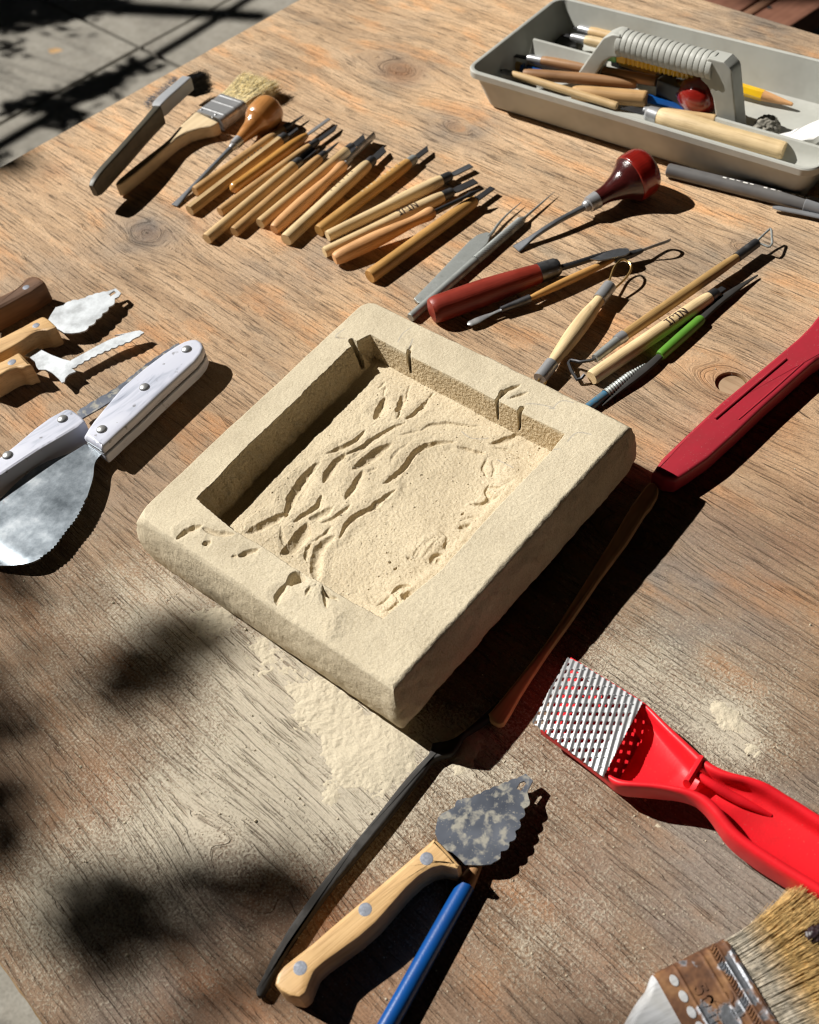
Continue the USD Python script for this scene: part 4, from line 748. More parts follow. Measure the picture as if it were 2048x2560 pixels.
sme = mk(allv, SF)
if sme.volume < 0: sme.faces = sme.faces[:, ::-1]
MAT['stone'] = M_('pale_yellow_carving_stone', {
    'g': ('geometry', {}), 'a': ('attribute', {'attribute': 'carved'}), 'pc': ('attribute', {'attribute': 'pencil'}),
    'n1': ('noise_texture', {'scale': 1050, 'detail': 3, 'roughness': 0.75}), 'n2': ('noise_texture', {'scale': 28, 'detail': 5}), 'n3': ('noise_texture', {'scale': 480, 'detail': 3}), 'n4': ('noise_texture', {'scale': 2400, 'detail': 1}),
    'rA': ('rgb_ramp', {'ramp': [(0.28, (0.43, 0.365, 0.255)), (0.5, (0.565, 0.49, 0.36)), (0.72, (0.66, 0.585, 0.445))]}), 'rB': ('rgb_ramp', {'ramp': [(0.28, (0.40, 0.325, 0.21)), (0.5, (0.565, 0.475, 0.335)), (0.72, (0.65, 0.565, 0.42))]}),
    'x': ('mix', {}), 'r2': ('rgb_ramp', {'ramp': [(0.3, (0.88, 0.87, 0.85)), (0.6, (1.04, 1.04, 1.03))]}), 'x2': ('mix', {'mix_type': 'multiply', 'fac': 1.0}),
    'r4': ('rgb_ramp', {'ramp': [(0.70, (0, 0, 0)), (0.75, (1, 1, 1))]}), 'bw': ('rgb_to_bw', {}), 'sk': ('math', {'math_type': 'multiply', 'value2': 0.4}), 'x4': ('mix', {'color2': (0.27, 0.21, 0.13)}),
    'pm': ('math', {'math_type': 'multiply', 'value2': 0.4}), 'x5': ('mix', {'color2': (0.20, 0.21, 0.24)}),
    'aw': ('attribute', {'attribute': 'wall'}), 'bs': ('math', {'math_type': 'multiply_add', 'value2': 0.70, 'value3': 0.20}), 'ww': ('math', {'math_type': 'multiply', 'value2': 0.35}), 'xw': ('mix', {'mix_type': 'multiply', 'color2': (0.80, 0.66, 0.46)}), 'b1': ('bump', {'strength': 0.5, 'distance': 0.0006}), 'b2': ('bump', {'strength': 0.35, 'distance': 0.0018}), 'p': ('principled_bsdf', {'roughness': 0.9, 'specular_ior_level': 0.2})},  # xw: brown shade tinted into the colour of steep carved walls
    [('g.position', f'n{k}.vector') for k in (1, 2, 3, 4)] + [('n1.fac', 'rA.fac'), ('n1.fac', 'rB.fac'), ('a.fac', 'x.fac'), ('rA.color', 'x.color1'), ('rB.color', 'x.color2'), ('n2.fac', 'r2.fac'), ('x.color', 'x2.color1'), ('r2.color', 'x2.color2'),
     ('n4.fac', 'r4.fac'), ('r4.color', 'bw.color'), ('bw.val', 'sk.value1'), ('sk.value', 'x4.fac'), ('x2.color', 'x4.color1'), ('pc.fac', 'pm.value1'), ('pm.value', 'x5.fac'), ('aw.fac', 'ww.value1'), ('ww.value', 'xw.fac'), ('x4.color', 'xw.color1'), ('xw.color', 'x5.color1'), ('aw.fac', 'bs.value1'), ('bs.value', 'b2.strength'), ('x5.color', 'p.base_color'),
     ('n1.fac', 'b1.height'), ('n3.fac', 'b2.height'), ('b1.normal', 'b2.normal'), ('b2.normal', 'p.normal')])
pen_ = np.zeros(len(Q))
for px, pl in ((c2_((275, 255), (235, 285), (205, 335)), R_), (c2_((285, 318), (262, 375)), R_), (c2_((895, 668), (960, 668), (1048, 692), (1020, 690)), R_), (c2_((1040, 690), (1090, 650), (1150, 660)), R_), (c2_((1120, 870), (1170, 825), (1245, 832)), R_),
               (c2_((550, 815), (600, 850), (690, 850)), F_), (cC((1190, 340), (1320, 420)), F_), (cC((1640, 260), (1725, 250)), R_), (c1((1385, 300), (1330, 350), (1400, 360)), R_)):
    dd, _ = seg_dist(Q, dense(on(px, pl), 0.001, smooth=len(px) > 2)); pen_ = np.maximum(pen_, np.clip(1.4 - dd / 0.00045, 0, 1))
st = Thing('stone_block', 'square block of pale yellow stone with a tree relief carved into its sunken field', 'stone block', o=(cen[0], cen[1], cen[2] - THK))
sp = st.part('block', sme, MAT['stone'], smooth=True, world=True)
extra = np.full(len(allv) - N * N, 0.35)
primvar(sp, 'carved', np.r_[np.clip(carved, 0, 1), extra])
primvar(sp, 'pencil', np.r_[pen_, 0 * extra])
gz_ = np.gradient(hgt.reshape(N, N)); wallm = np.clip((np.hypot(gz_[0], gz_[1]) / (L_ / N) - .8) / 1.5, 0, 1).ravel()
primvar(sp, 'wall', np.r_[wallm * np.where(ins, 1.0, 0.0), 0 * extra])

# ------------------------------------------------------------------ trees beside the table: their twigs throw the soft shadows
MAT['bark'] = M_('grey_bark', {'tc': ('texture_coordinate', {}), 'm': ('mapping', {'scale': (30, 30, 7)}), 'n': ('noise_texture', {'scale': 1, 'detail': 6}), 'r': ('rgb_ramp', {'ramp': [(0.3, (0.05, 0.04, 0.03)), (0.7, (0.16, 0.13, 0.10))]}),
    'b': ('bump', {'strength': 0.8, 'distance': 0.01}), 'p': ('principled_bsdf', {'roughness': 0.9})}, [('tc.object', 'm.vector'), ('m.vector', 'n.vector'), ('n.fac', 'r.fac'), ('r.color', 'p.base_color'), ('n.fac', 'b.height'), ('b.normal', 'p.normal')])
MAT['leaf'] = M_('dark_green_leaf', {'g': ('geometry', {}), 'r': ('rgb_ramp', {'ramp': [(0, (0.018, 0.04, 0.012)), (1, (0.045, 0.08, 0.02))]}), 'p': ('principled_bsdf', {'roughness': 0.5}), 't': ('translucent_bsdf', {}), 'm': ('mix_closure', {'fac': 0.10})},
    [('g.random_per_island', 'r.fac'), ('r.color', 'p.base_color'), ('r.color', 't.color'), ('p.BSDF', 'm.closure1'), ('t.BSDF', 'm.closure2')], surface='m.closure')
lt = np.linspace(0, 1, 5); lw_ = np.sin(np.pi * lt ** 0.8) * 0.26
LV = np.vstack([np.stack([lt, lw_, 0.12 * lw_ - 0.15 * lt ** 2], -1), np.stack([lt, 0 * lt, -0.15 * lt ** 2], -1), np.stack([lt, -lw_, 0.12 * lw_ - 0.15 * lt ** 2], -1)])
LF = []
for k in range(4):
    for o in (0, 5): LF += [(o + k, o + 5 + k, o + 6 + k), (o + k, o + 6 + k, o + 1 + k)]
LF = np.array(LF)
def leaves(pos, size, r):
    n = len(pos); V = np.zeros((n, 15, 3))
    for i in range(n):
        a, e, t = r.uniform(0, 6.3), r.uniform(-0.9, 0.5), r.uniform(-0.8, 0.8)
        x = np.array([math.cos(a) * math.cos(e), math.sin(a) * math.cos(e), math.sin(e)]); y = unit(np.cross([0, 0, 1], x)); z = np.cross(x, y)
        y, z = y * math.cos(t) + z * math.sin(t), z * math.cos(t) - y * math.sin(t)
        V[i] = pos[i] + size[i] * (LV @ np.array([x, y, z]))
    F = LF[None] + 15 * np.arange(n)[:, None, None]
    return mk(V.reshape(-1, 3), F.reshape(-1, 3))
def branch(a, b, r0, r1, r, sag=0.06, n=12):
    a, b = np.array(a, float), np.array(b, float); t = np.linspace(0, 1, n)
    p = a * (1 - t[:, None]) + b * t[:, None]
    w = np.linalg.norm(b - a) * sag
    p += w * np.stack([np.sin(t * 5 + r.uniform(0, 6)), np.sin(t * 4 + r.uniform(0, 6)), np.sin(np.pi * t) * 1.2], -1) * np.sin(np.pi * t)[:, None]
    return tube(p, np.linspace(r0, r1, n), 8), p
def shade_point(px, L, ground=False):
    p = at(*px, -TZ if ground else 0.0); return p + SUN * L
r = np.random.default_rng(5)
# (shadow centre in the photograph, spread along the table x / y in metres, number of leaves, on the ground?, way up towards the sun)
def line(p, q, k, sp_, n, gnd, L):                    # a twig of leaves: clumps in a row
    return [((p[0] + (q[0] - p[0]) * f, p[1] + (q[1] - p[1]) * f), sp_, sp_, n, gnd, L) for f in np.linspace(0, 1, k)]
BL = (line((320, 1725), (430, 1645), 3, .0075, 26, 0, 2.6) + line((470, 1635), (540, 1590), 2, .0055, 15, 0, 2.6) + line((235, 2370), (340, 2270), 3, .0085, 30, 0, 2.7) + [((300, 2300), .012, .012, 30, 0, 2.7), ((390, 1680), .009, .009, 22, 0, 2.6), ((45, 1455), .0075, .0075, 26, 0, 2.6),
      ((-20, 1990), .012, .018, 40, 0, 2.4), ((-60, 1800), .02, .03, 50, 0, 2.4), ((-20, 2140), .010, .014, 22, 0, 2.4)] + line((600, 2200), (720, 2200), 3, .008, 18, 0, 2.5) + [((650, 2370), .009, .016, 26, 0, 2.4)] +
      line((330, 175), (240, 225), 3, .016, 34, 1, 2.0) + line((185, 240), (110, 265), 3, .018, 40, 1, 2.0) + line((160, 275), (170, 305), 2, .015, 30, 1, 2.0) + [((70, 262), .014, .020, 30, 1, 2.0)] +
      line((-40, 25), (130, 22), 5, .05, 110, 1, 2.3) + line((-60, -40), (260, -25), 6, .06, 110, 1, 2.3) + line((150, 30), (235, 8), 3, .022, 50, 1, 2.3) + line((-20, 60), (60, 50), 3, .025, 40, 1, 2.3) + [((8, 122), .022, .015, 30, 1, 2.2), ((-10, 412), .02, .03, 40, 1, 2.0), ((2040, 20), .20, .20, 260, 1, 3.2), ((2047, 48), .10, .10, 120, 1, 3.2)])  # last two clumps: out of view, placed to shade the ground past the bench
ta = Thing('shade_tree', 'leafy tree standing to the left of the table, its twigs reaching over it', 'tree', o=(-3.9, -2.3, 0))
tB = Thing('shade_tree', 'small tree farther up on the left of the pavement with one long straight bough', 'tree', o=(-5.6, 0.3, 0))
wood_a, wood_b, pos_a, pos_b, siz_a, siz_b = [], [], [], [], [], []
tk, pa = branch((-3.9, -2.3, -0.02), (-3.6, -1.7, 3.6), 0.16, 0.05, r, 0.04, 18); wood_a.append(tk)
tkb, pb = branch((-5.6, 0.3, -0.02), (-5.3, 0.5, 3.0), 0.10, 0.03, r, 0.03, 16)
for px, ex, ey, n, gnd, L in BL:
    c = shade_point(px, L, gnd)
    m = n
    q = c + r.normal(0, 1, (m, 3)) * [ex, ey, ex] + SUN * r.uniform(-0.05, 0.05, (m, 1))
    s = r.uniform(0.014, 0.024, m) if not gnd else r.uniform(0.03, 0.05, m) * (3.0 if ex > .15 else 1.0)
    (pos_b if gnd else pos_a).append(q); (siz_b if gnd else siz_a).append(s)
    src = (pb if gnd else pa)[-5 if not gnd else -9]
    if ex < 0.1: br, _ = branch(src, c + SUN * 0.05, 0.006, 0.0006, r, 0.03); (wood_b if gnd else wood_a).append(br)
b0, b1 = shade_point((700, -50), 2.2, True), shade_point((-60, 400), 2.2, True)
bb, _ = branch(b0, b1, 0.012, 0.016, r, 0.006, 20); wood_b.append(bb)
lk, _ = branch(pb[6], b1, 0.03, 0.012, r, 0.05); wood_b.append(lk)
# the tree's own crown, higher and to the left
for P, lst, sz_, cc, nn, rad in ((pa, pos_a, siz_a, (-6.0, -3.6, 3.9), 2600, (1.3, 1.2, 1.0)), (pb, pos_b, siz_b, (-7.2, 0.0, 3.2), 1500, (0.9, 0.9, 0.8))):
    g = r.normal(0, 1, (nn, 3)); g /= np.linalg.norm(g, axis=1, keepdims=True); g *= (r.uniform(0.15, 1, (nn, 1)) ** 0.4)
    q = np.array(cc) + g * rad; q = q[meshkit.noise(q * 2.2, 6) > 0.36]
    lst.append(q); sz_.append(r.uniform(0.07, 0.12, len(q)))
    for k in range(7):
        br, _ = branch(P[-4 - k % 3], np.array(cc) + r.normal(0, 0.5, 3), 0.03, 0.006, r, 0.06); (wood_a if P is pa else wood_b).append(br)
ta.part('trunk', join(*wood_a), MAT['bark'], world=True); tB.part('trunk', join(tkb, *wood_b), MAT['bark'], world=True)
ta.part('crown', leaves(np.vstack(pos_a), np.concatenate(siz_a), r), MAT['leaf'], world=True, smooth=False, kind='stuff')
tB.part('crown', leaves(np.vstack(pos_b), np.concatenate(siz_b), r), MAT['leaf'], world=True, smooth=False, kind='stuff')
# added tree out of view, its wide crown blocks the sky light
tc_ = Thing('shade_tree', 'broad dense tree added out of view, its dark crown blocking the sky light', 'tree', o=(2.6, 1.9, 0))
tk, pc_ = branch((2.6, 1.9, -0.02), (2.3, 1.6, 3.4), 0.22, 0.10, r, 0.03, 16)
ws = [tk]; nn = 30000
g = r.normal(0, 1, (nn, 3)); g /= np.linalg.norm(g, axis=1, keepdims=True); g *= (r.uniform(0.02, 1, (nn, 1)) ** 0.36)
q = np.array((0.0, 0.8, 3.4)) + g * (6.2, 6.2, 2.6)
# crown cut open towards the sun: no leaves where they would shade what the photograph shows lit
sa_, sb_ = unit(np.cross(SUN, [0, 0, 1.0])), None; sb_ = np.cross(SUN, sa_); to2 = lambda pts: np.stack([np.asarray(pts) @ sa_, np.asarray(pts) @ sb_], -1)
lit = [[at(0, 420), at(740, 0), at(1760, 0), at(2048, 90), at(2048, 2560), at(120, 2560), at(0, 2400)], [at(0, 0, -TZ), at(740, 0, -TZ), at(560, 300, -TZ), at(0, 420, -TZ)], [at(1640, 0, -.3), at(2040, 0, -.3), at(1990, 65, -.3), at(1750, 0, -.3)], [at(0, 2420, -TZ), at(0, 2560, -TZ), at(120, 2560, -TZ), at(100, 2500, -TZ)]]
q2_ = to2(q); ok = np.ones(len(q), bool)
for pl in lit:
    ok &= ~shapely.contains_xy(shapely.MultiPoint(to2(pl)).convex_hull.buffer(0.30), q2_[:, 0], q2_[:, 1])
hv = q - CPOS
q = q[ok & (q[:, 2] > 1.35) & (np.hypot(q[:, 0] + .3, q[:, 1] - .4) + (q[:, 2] - 1) * .8 > 1.6)]
for k in range(9):
    br, _ = branch(pc_[-3 - k % 4], np.array((1.4, 1.4, 3.6)) + r.normal(0, .7, 3), 0.06, 0.012, r, 0.05); ws.append(br)
tc_.part('trunk', join(*ws), MAT['bark'], world=True)
tc_.part('crown', leaves(q, r.uniform(0.24, 0.42, len(q)), r), MAT['leaf'], world=True, smooth=False, kind='stuff')
# added ring of foliage, out of view, blocks the low sky light
hg = Thing('hedge', 'added ring of dark green foliage out of the frame, blocking low sky light', 'hedge', o=(-.3, .4, 0), kind='stuff')
nn = 15000; an = r.uniform(0, 6.283, nn); rd_ = r.uniform(4.3, 5.2, nn); q = np.stack([-.3 + rd_ * np.cos(an), .4 + rd_ * np.sin(an), r.uniform(0.05, 2.9, nn)], -1)
q2_ = to2(q); ok = np.ones(len(q), bool)
for pl in lit: ok &= ~shapely.contains_xy(shapely.MultiPoint(to2(pl)).convex_hull.buffer(0.30), q2_[:, 0], q2_[:, 1])
# leave the openings the camera looks through
dv = (q - CPOS) @ CR.T; vis = (dv[:, 2] < 0) & (np.abs(dv[:, 0] / dv[:, 2] * CF) < 1300) & (np.abs(dv[:, 1] / dv[:, 2] * CF) < 1560)
q = q[ok & ~vis]
hg.part('foliage', leaves(q, r.uniform(0.22, 0.38, len(q)), r), MAT['leaf'], world=True, smooth=False, kind='stuff')

# ------------------------------------------------------------------ tool builders
def one(m): return lambda a, b: m((a, b))[0]
z1, z2, z3 = zm(0, 0, 1024), zm(1024, 0, 1024), zm(0, 640, 700)
z4, z5, z7, z8 = zm(400, 240, 900), zm(980, 460, 1068), zm(560, 1700, 940), zm(1200, 1560, 848)
p2, p4, p5, p7, p8 = one(z2), one(z4), one(z5), one(z7), one(z8)

def wrap_text(text, h, r, x, mat_depth=0.00012, flip=True, angle=0.0, bold=True):
    """Lettering lying round a rod of radius r about local x, centred at x."""
    m = meshkit.text_mesh(text, h, mat_depth, bold=bold)
    m = m.subdivide_to_size(0.0009)
    v = m.vertices.copy(); v[:, 0] -= v[:, 0].mean(); v[:, 1] -= h / 2
    if flip: v[:, :2] = -v[:, :2]
    rr = r + 0.00004 + v[:, 2]; a = v[:, 1] / r + angle
    return mk(np.stack([x + v[:, 0], rr * np.sin(a), rr * np.cos(a)], -1), m.faces)

def blade_mesh(kind, x0, L, w, th=0.0012):
    w2 = w / 2
    if kind == 'flat':
        return slab(np.array([(x0, -w2 * .7), (x0 + L * .25, -w2), (x0 + L, -w2), (x0 + L, w2), (x0 + L * .25, w2), (x0, w2 * .7)]), -th / 2, th / 2, th * 0.3)
    if kind == 'skew':
        return slab(np.array([(x0, -w2 * .8), (x0 + L * .2, -w2), (x0 + L * .72, -w2), (x0 + L, w2), (x0 + L * .2, w2), (x0, w2 * .8)]), -th / 2, th / 2, th * 0.3)
    if kind == 'needle':
        return lathe([(x0, w2), (x0 + L * .3, w2 * .9), (x0 + L * .8, w2 * .55), (x0 + L, w2 * .12)], 10)
    if kind == 'gouge':
        xs = np.linspace(0, 1, 12); a = np.linspace(-1.35, 1.35, 9); V = []
        for t in xs:
            k = min(1, 0.45 + 1.6 * t); V.append(np.stack([np.full(9, x0 + L * t), w2 * k * np.sin(a), w2 * k * (0.6 - np.cos(a))], -1))
        V = np.array(V); X_, Y_, Z_ = V[..., 0], V[..., 1], V[..., 2]
        return grid_solid(X_, Y_, Z_, np.ones((11, 8), bool), 0.0007)
    if kind == 'vee':
        xs = np.linspace(0, 1, 6); V = []
        for t in xs:
            V.append([(x0 + L * t, -w2, w2 * .8), (x0 + L * t + (0.0015 if t == 1 else 0), 0, -w2 * .4), (x0 + L * t, w2, w2 * .8)])
        V = np.array(V); return grid_solid(V[..., 0], V[..., 1], V[..., 2], np.ones((5, 2), bool), 0.0008)

def chisel(name, label, butt, end, tip, wpx, mat, shape='straight', ferr='darkferrule', kind='flat', bw=0.6, bmat='darkstel', z=None, z1_=None, group=None, cat='chisel', fl=0.007, n=20, text=None, roll=0.0, dz=0.0):
    r = wpx * mm_px(((butt[0] + end[0]) / 2, (butt[1] + end[1]) / 2)) / 2
    za = r if z is None else z; zb = za if z1_ is None else z1_
    p0, p1 = at(*butt, za), at(*end, zb)
    X = p1 - p0; L = np.linalg.norm(X); X = X / L
    Z = np.array([0, 0, 1.0]) + roll * np.cross([0, 0, 1.0], X)
    T = Thing(name, label, cat, o=p0, X=X, Z=Z, group=group)
    S = {'straight': [(0, .9), (.012, 1), (.5, 1), (.86, .97), (.95, .9), (1, .74)],
         'plain': [(0, .93), (.01, 1), (.98, 1), (1, .9)],
         'swell': [(0, .86), (.02, .92), (.3, .92), (.6, .98), (.78, 1.12), (.92, 1.05), (1, .85)],
         'swell2': [(0, .84), (.015, .9), (.4, .92), (.75, 1.08), (.92, 1.02), (1, .82)],
         'wavy': [(0, .80), (.03, 1.0), (.12, 1.12), (.35, 1.18), (.60, .98), (.78, .80), (.87, .88), (.94, .98), (.985, .8), (1, .35)],
         'round': [(0, .25), (.012, .62), (.03, .92), (.06, 1.05), (.11, .98), (.3, .97), (.7, 1.05), (.9, .86), (.97, .66), (1, .5)],
         'taper': [(0, .9), (.012, 1.0), (.4, .97), (.8, .8), (1, .6)],
         'redh': [(0, .35), (.006, .72), (.03, .93), (.08, 1.0), (.4, 1.0), (.8, .84), (1, .70)],
         'spindle': [(0, .45), (.03, .58), (.2, .85), (.45, 1.0), (.7, .92), (.95, .62), (1, .5)]}[shape] if isinstance(shape, str) else shape
    prof = smooth_prof([(t * L, k * r) for t, k in S], 60)
    T.hp = T.part('handle', lathe(prof, n), MAT[mat], smooth=40)
    re = S[-1][1] * r
    x = L
    if ferr:
        fr = max(re * 1.02, 0.0012)
        T.part('ferrule', lathe([(L - 0.0015, fr * .9), (L - 0.0013, fr * 1.08), (L + fl * .8, fr * 1.0), (L + fl, fr * .8), (L + fl + 0.0004, fr * .3)], 18), MAT[ferr], smooth=30)
        x = L + fl
    if tip is not None:
        Lt = max(np.linalg.norm(at(*tip, zb) - p1) - (x - L), 0.004)
        T.part('blade', blade_mesh(kind, x - 0.001, Lt, max(2 * re * bw, 0.0012)), MAT[bmat], smooth=35)
    if text:
        tx, th_ = text
        T.part('lettering', wrap_text('NIJI', th_, r * np.interp(tx, [a for a, _ in S], [b for _, b in S]), tx * L, angle=-0.15), MAT['ink'], smooth=False, parent=T.hp)
    T.L, T.r = L, r
    return T
MAT['darkstel'] = MAT['darksteel']

# ------------------------------------------------------------------ the row of chisels
ROW = 'wooden handled chisels laid out in a row'
chisel('carving_chisel', 'brown handled chisel next to the orange bulb handled tool, first of the row', p4(168, 458), p4(598, 156), p4(717, 96), 24, 'tan', 'straight', 'darkferrule', 'needle', .45, 'blade', group=ROW)
c = chisel('carving_chisel', 'light tan chisel with a row of stamped dots, second of the row', p4(142, 548), p4(580, 212), p4(690, 150), 27, 'pale', 'plain', 'darkferrule', 'skew', .9, group=ROW, n=8, roll=0.25)
for k in range(7):
    c.part('stamped_mark', trimesh.creation.icosphere(subdivisions=1, radius=0.0008).apply_translation((c.L * (0.60 + 0.035 * k), c.r * 0.35, c.r * 0.93)), MAT['ink'], parent=c.hp)
chisel('carving_chisel', 'glossy honey lacquered chisel with a rounded butt and a silver blade', p4(340, 452), p4(703, 188), p4(830, 113), 26, 'lacquer', 'round', None, 'flat', .8, 'steel', group=ROW)
chisel('carving_chisel', 'brown chisel with striped grain, right of the glossy lacquered one', p4(288, 555), p4(722, 240), p4(866, 138), 23, 'tan', 'straight', 'darkferrule', 'skew', .8, group=ROW, fl=0.009)
chisel('carving_chisel', 'olive pale chisel reaching lowest at the left half of the row', p4(224, 685), p4(648, 332), p4(760, 250), 27, 'pale', 'plain', 'darkferrule', 'gouge', 1.0, group=ROW)
chisel('carving_chisel', 'grey brown chisel between the lowest reaching one and a thinner pale one', p4(356, 652), p4(770, 295), p4(886, 226), 26, 'tan', 'straight', 'darkferrule', 'needle', .5, 'blade', group=ROW)
chisel('carving_chisel', 'pale chisel half hidden beside the wavy peach handle with the thick gouge', p4(480, 612), p4(900, 262), p4(1002, 188), 26, 'pale', 'plain', 'darkferrule', 'skew', .8, group=ROW)
T = chisel('carving_gouge', 'wavy peach coloured handle carrying a thick silvery gouge smeared with grey', p4(546, 640), p4(888, 325), None, 28, 'peach', 'wavy', None, group=ROW, cat='gouge')
Lt = np.linalg.norm(at(*p4(1062, 200), .006) - at(*p4(900, 312), .006))
g_ = blade_mesh('gouge', 0, Lt, 0.0095); g_.apply_transform(trimesh.transformations.rotation_matrix(-0.9, (1, 0, 0))); g_.apply_translation((T.L + 0.001, 0.0005, 0.001))
T.part('blade', g_, MAT['ferrule']); T.part('shank', lathe([(T.L - 0.004, 0.0022), (T.L + 0.008, 0.0022)], 10), MAT['ferrule'])
c = chisel('carving_chisel', 'cream chisel with faint stamped marks, between the gouge and the ochre one', p4(604, 690), p4(1000, 325), p4(1122, 255), 32, 'cream', 'straight', 'darkferrule', 'skew', .9, group=ROW)
for k in range(6):
    c.part('stamped_mark', box((c.L * (0.56 + 0.05 * k), c.r * 0.05, c.r * 0.985), (c.L * (0.56 + 0.05 * k) + 0.0006, c.r * 0.05 + 0.0024, c.r * 1.01)), MAT['ink'], parent=c.hp)
c = chisel('carving_chisel', 'ochre chisel embossed with pale marks along its upper half', p4(762, 648), p4(1196, 318), p4(1306, 243), 31, 'ochre', 'straight', 'greysteel', 'skew', .75, group=ROW)
for k in range(9):
    c.part('embossed_mark', box((c.L * (0.48 + 0.05 * k), -c.r * 0.05, c.r * 0.985), (c.L * (0.48 + 0.05 * k) + 0.0016, -c.r * 0.05 + 0.0022, c.r * 1.012)), MAT['pale'], parent=c.hp)
chisel('carving_chisel', 'long cream chisel whose handle swells towards its grey ferrule', p4(803, 672), p4(1355, 400), p4(1500, 333), 29, 'cream', 'swell2', 'darkferrule', 'flat', .75, 'blade', group=ROW, fl=0.008)
chisel('carving_chisel', 'cream chisel with burnt in capitals, partly under the wavy peach gouge', p4(788, 750), p4(1362, 478), p4(1505, 395), 29, 'cream', 'swell2', 'darkferrule', 'flat', .95, group=ROW, fl=0.008, text=(.70, 0.0058))
T = chisel('carving_gouge', 'wavy peach handle lying across the row with a thin dark needle', p4(836, 782), p4(1318, 552), None, 33, 'peach', 'wavy', None, group=ROW, cat='gouge', z=.0065, z1_=.011)
Lt = np.linalg.norm(at(*p4(1535, 450), .011) - at(*p4(1325, 548), .011))
T.part('shank', lathe([(T.L - 0.004, 0.0016), (T.L + Lt * .7, 0.0014), (T.L + Lt * .78, 0.0022), (T.L + Lt, 0.0006)], 10), MAT['darksteel'])
T = chisel('carving_chisel', 'ochre yellow chisel at the near right end of the row', p4(1005, 866), p4(1508, 502), p4(1606, 440), 35, 'ochre', 'straight', None, 'flat', .65, 'darksteel', group=ROW)
T.part('ferrule', lathe([(T.L - 0.001, T.r * .6), (T.L + 0.002, T.r * .55)], 14), MAT['darkferrule'])

# ------------------------------------------------------------------ bulb handled burins
def burin(label, tip, fer, end, bulb_r, neck_r, mats, flare, zend, bend=0.0, S=None, S2=None):
    p0, p1 = at(*end, zend), at(*tip, 0.0012)
    X = p1 - p0; L = np.linalg.norm(X)
    lf = np.linalg.norm(at(*fer, zend * 0.55) - p0)
    T = Thing('bulb_burin', label, 'burin', o=p0, X=X, group=None)
    S = S or [(0, .02), (.012, .42), (.045, .74), (.11, .93), (.20, 1.0), (.34, 1.0), (.44, .95), (.50, .87)]
    S2 = S2 or [(.50, .865), (.57, .68), (.66, .54), (.80, .44), (.90, .37)]
    T.part('bulb', lathe(smooth_prof([(t * lf, k * bulb_r) for t, k in S], 40), 30), MAT[mats[0]], smooth=50)
    T.part('neck', lathe(smooth_prof([(t * lf, k * bulb_r) for t, k in S2] + [(lf, neck_r)], 30), 30), MAT[mats[1]], smooth=50)
    T.part('ferrule', lathe([(lf - .001, neck_r * .9), (lf - .0008, neck_r * 1.06), (lf + .007, neck_r * .95), (lf + .0075, neck_r * .7), (lf + .009, neck_r * .72), (lf + .011, neck_r * .55), (lf + .0115, neck_r * .3)], 20), MAT['ferrule'], smooth=30)
    xs = np.linspace(lf + .009, L, 16); t = np.linspace(0, 1, 16)
    hw = np.interp(t, [0, .2, .75, .9, 1], [.0022, .0018, .0020, flare * .8, flare]); th = np.interp(t, [0, .75, 1], [.0021, .0014, .0004])
    dz_ = bend * np.sin(np.pi * t) ** 1.5
    V = np.stack([np.stack([np.repeat(xs[:, None], 8, 1), hw[:, None] * np.array([-1, -.7, .7, 1, 1, .7, -.7, -1]), dz_[:, None] + th[:, None] * np.array([-.4, -1, -1, -.4, .4, 1, 1, .4])], -1)], 0)[0]
    m = 16; V = V.reshape(-1, 3); i, j = np.meshgrid(np.arange(m - 1), np.arange(8), indexing='ij')
    a0, a1, b0, b1 = i * 8 + j, i * 8 + (j + 1) % 8, (i + 1) * 8 + j, (i + 1) * 8 + (j + 1) % 8
    F = np.concatenate([np.stack([a0, a1, b1], -1).reshape(-1, 3), np.stack([a0, b1, b0], -1).reshape(-1, 3), [[(m - 1) * 8 + k, (m - 1) * 8 + k + 1, (m - 1) * 8 + 7] for k in range(6)]])
    me = mk(V, F); 
    if me.volume < 0: me.faces = me.faces[:, ::-1]
    T.part('blade', me, MAT['blade'], smooth=30)
    return T
zb = one(zm(440, 240, 360))
burin('varnished orange wooden bulb handle with a steel spatula blade, beside the flat paintbrush', p4(70, 525), zb(720, 540), zb(1180, 105), .0142, .0045, ('bulbwood', 'bulbwood'), .0036, .0146)
burin('glossy dark red bulb handled burin lying alone below the grey tray', p2(448, 1048), p2(792, 850), p2(1020, 700), .0185, .0062, ('cherry', 'plum'), .0046, .0185, bend=.002, S=[(0, .02), (.01, .38), (.045, .74), (.11, .93), (.20, 1.0), (.33, 1.0), (.395, .97), (.405, .93)], S2=[(.40, .94), (.47, .82), (.58, .60), (.72, .45), (.85, .36)])

# ------------------------------------------------------------------ tools behind the block
# grey wax carver: flat blade with a thin curved point
zt = one(zm(800, 360, 500))
T = Thing('wax_carver', 'flat grey steel carver tapering to a thin bent point, beside the knurled scriber', 'carver', o=at(*p5(110, 462), .001), X=at(*p5(395, 200), .001) - at(*p5(110, 462), .001))
ol = W(z5((88, 462), (150, 400), (240, 305), (310, 232), (345, 205), (385, 193), (398, 200), (393, 222), (385, 240), (340, 285), (240, 390), (150, 478), (125, 482), (105, 480)), .0028)
T.part('blade', slab(dense(T.loc(ol)[:, :2], .002, True), 0.0002, 0.0021, .0006), MAT['greysteel'])
pts = W(z5((385, 215), (402, 200), (420, 175), (455, 133), (522, 74)), np.array([.002, .0022, .0026, .003, .0032]))
pts = dense(T.loc(pts), .002, smooth=True)
T.part('point', tube(pts, np.linspace(.0014, .0003, len(pts)), 8), MAT['greysteel'])
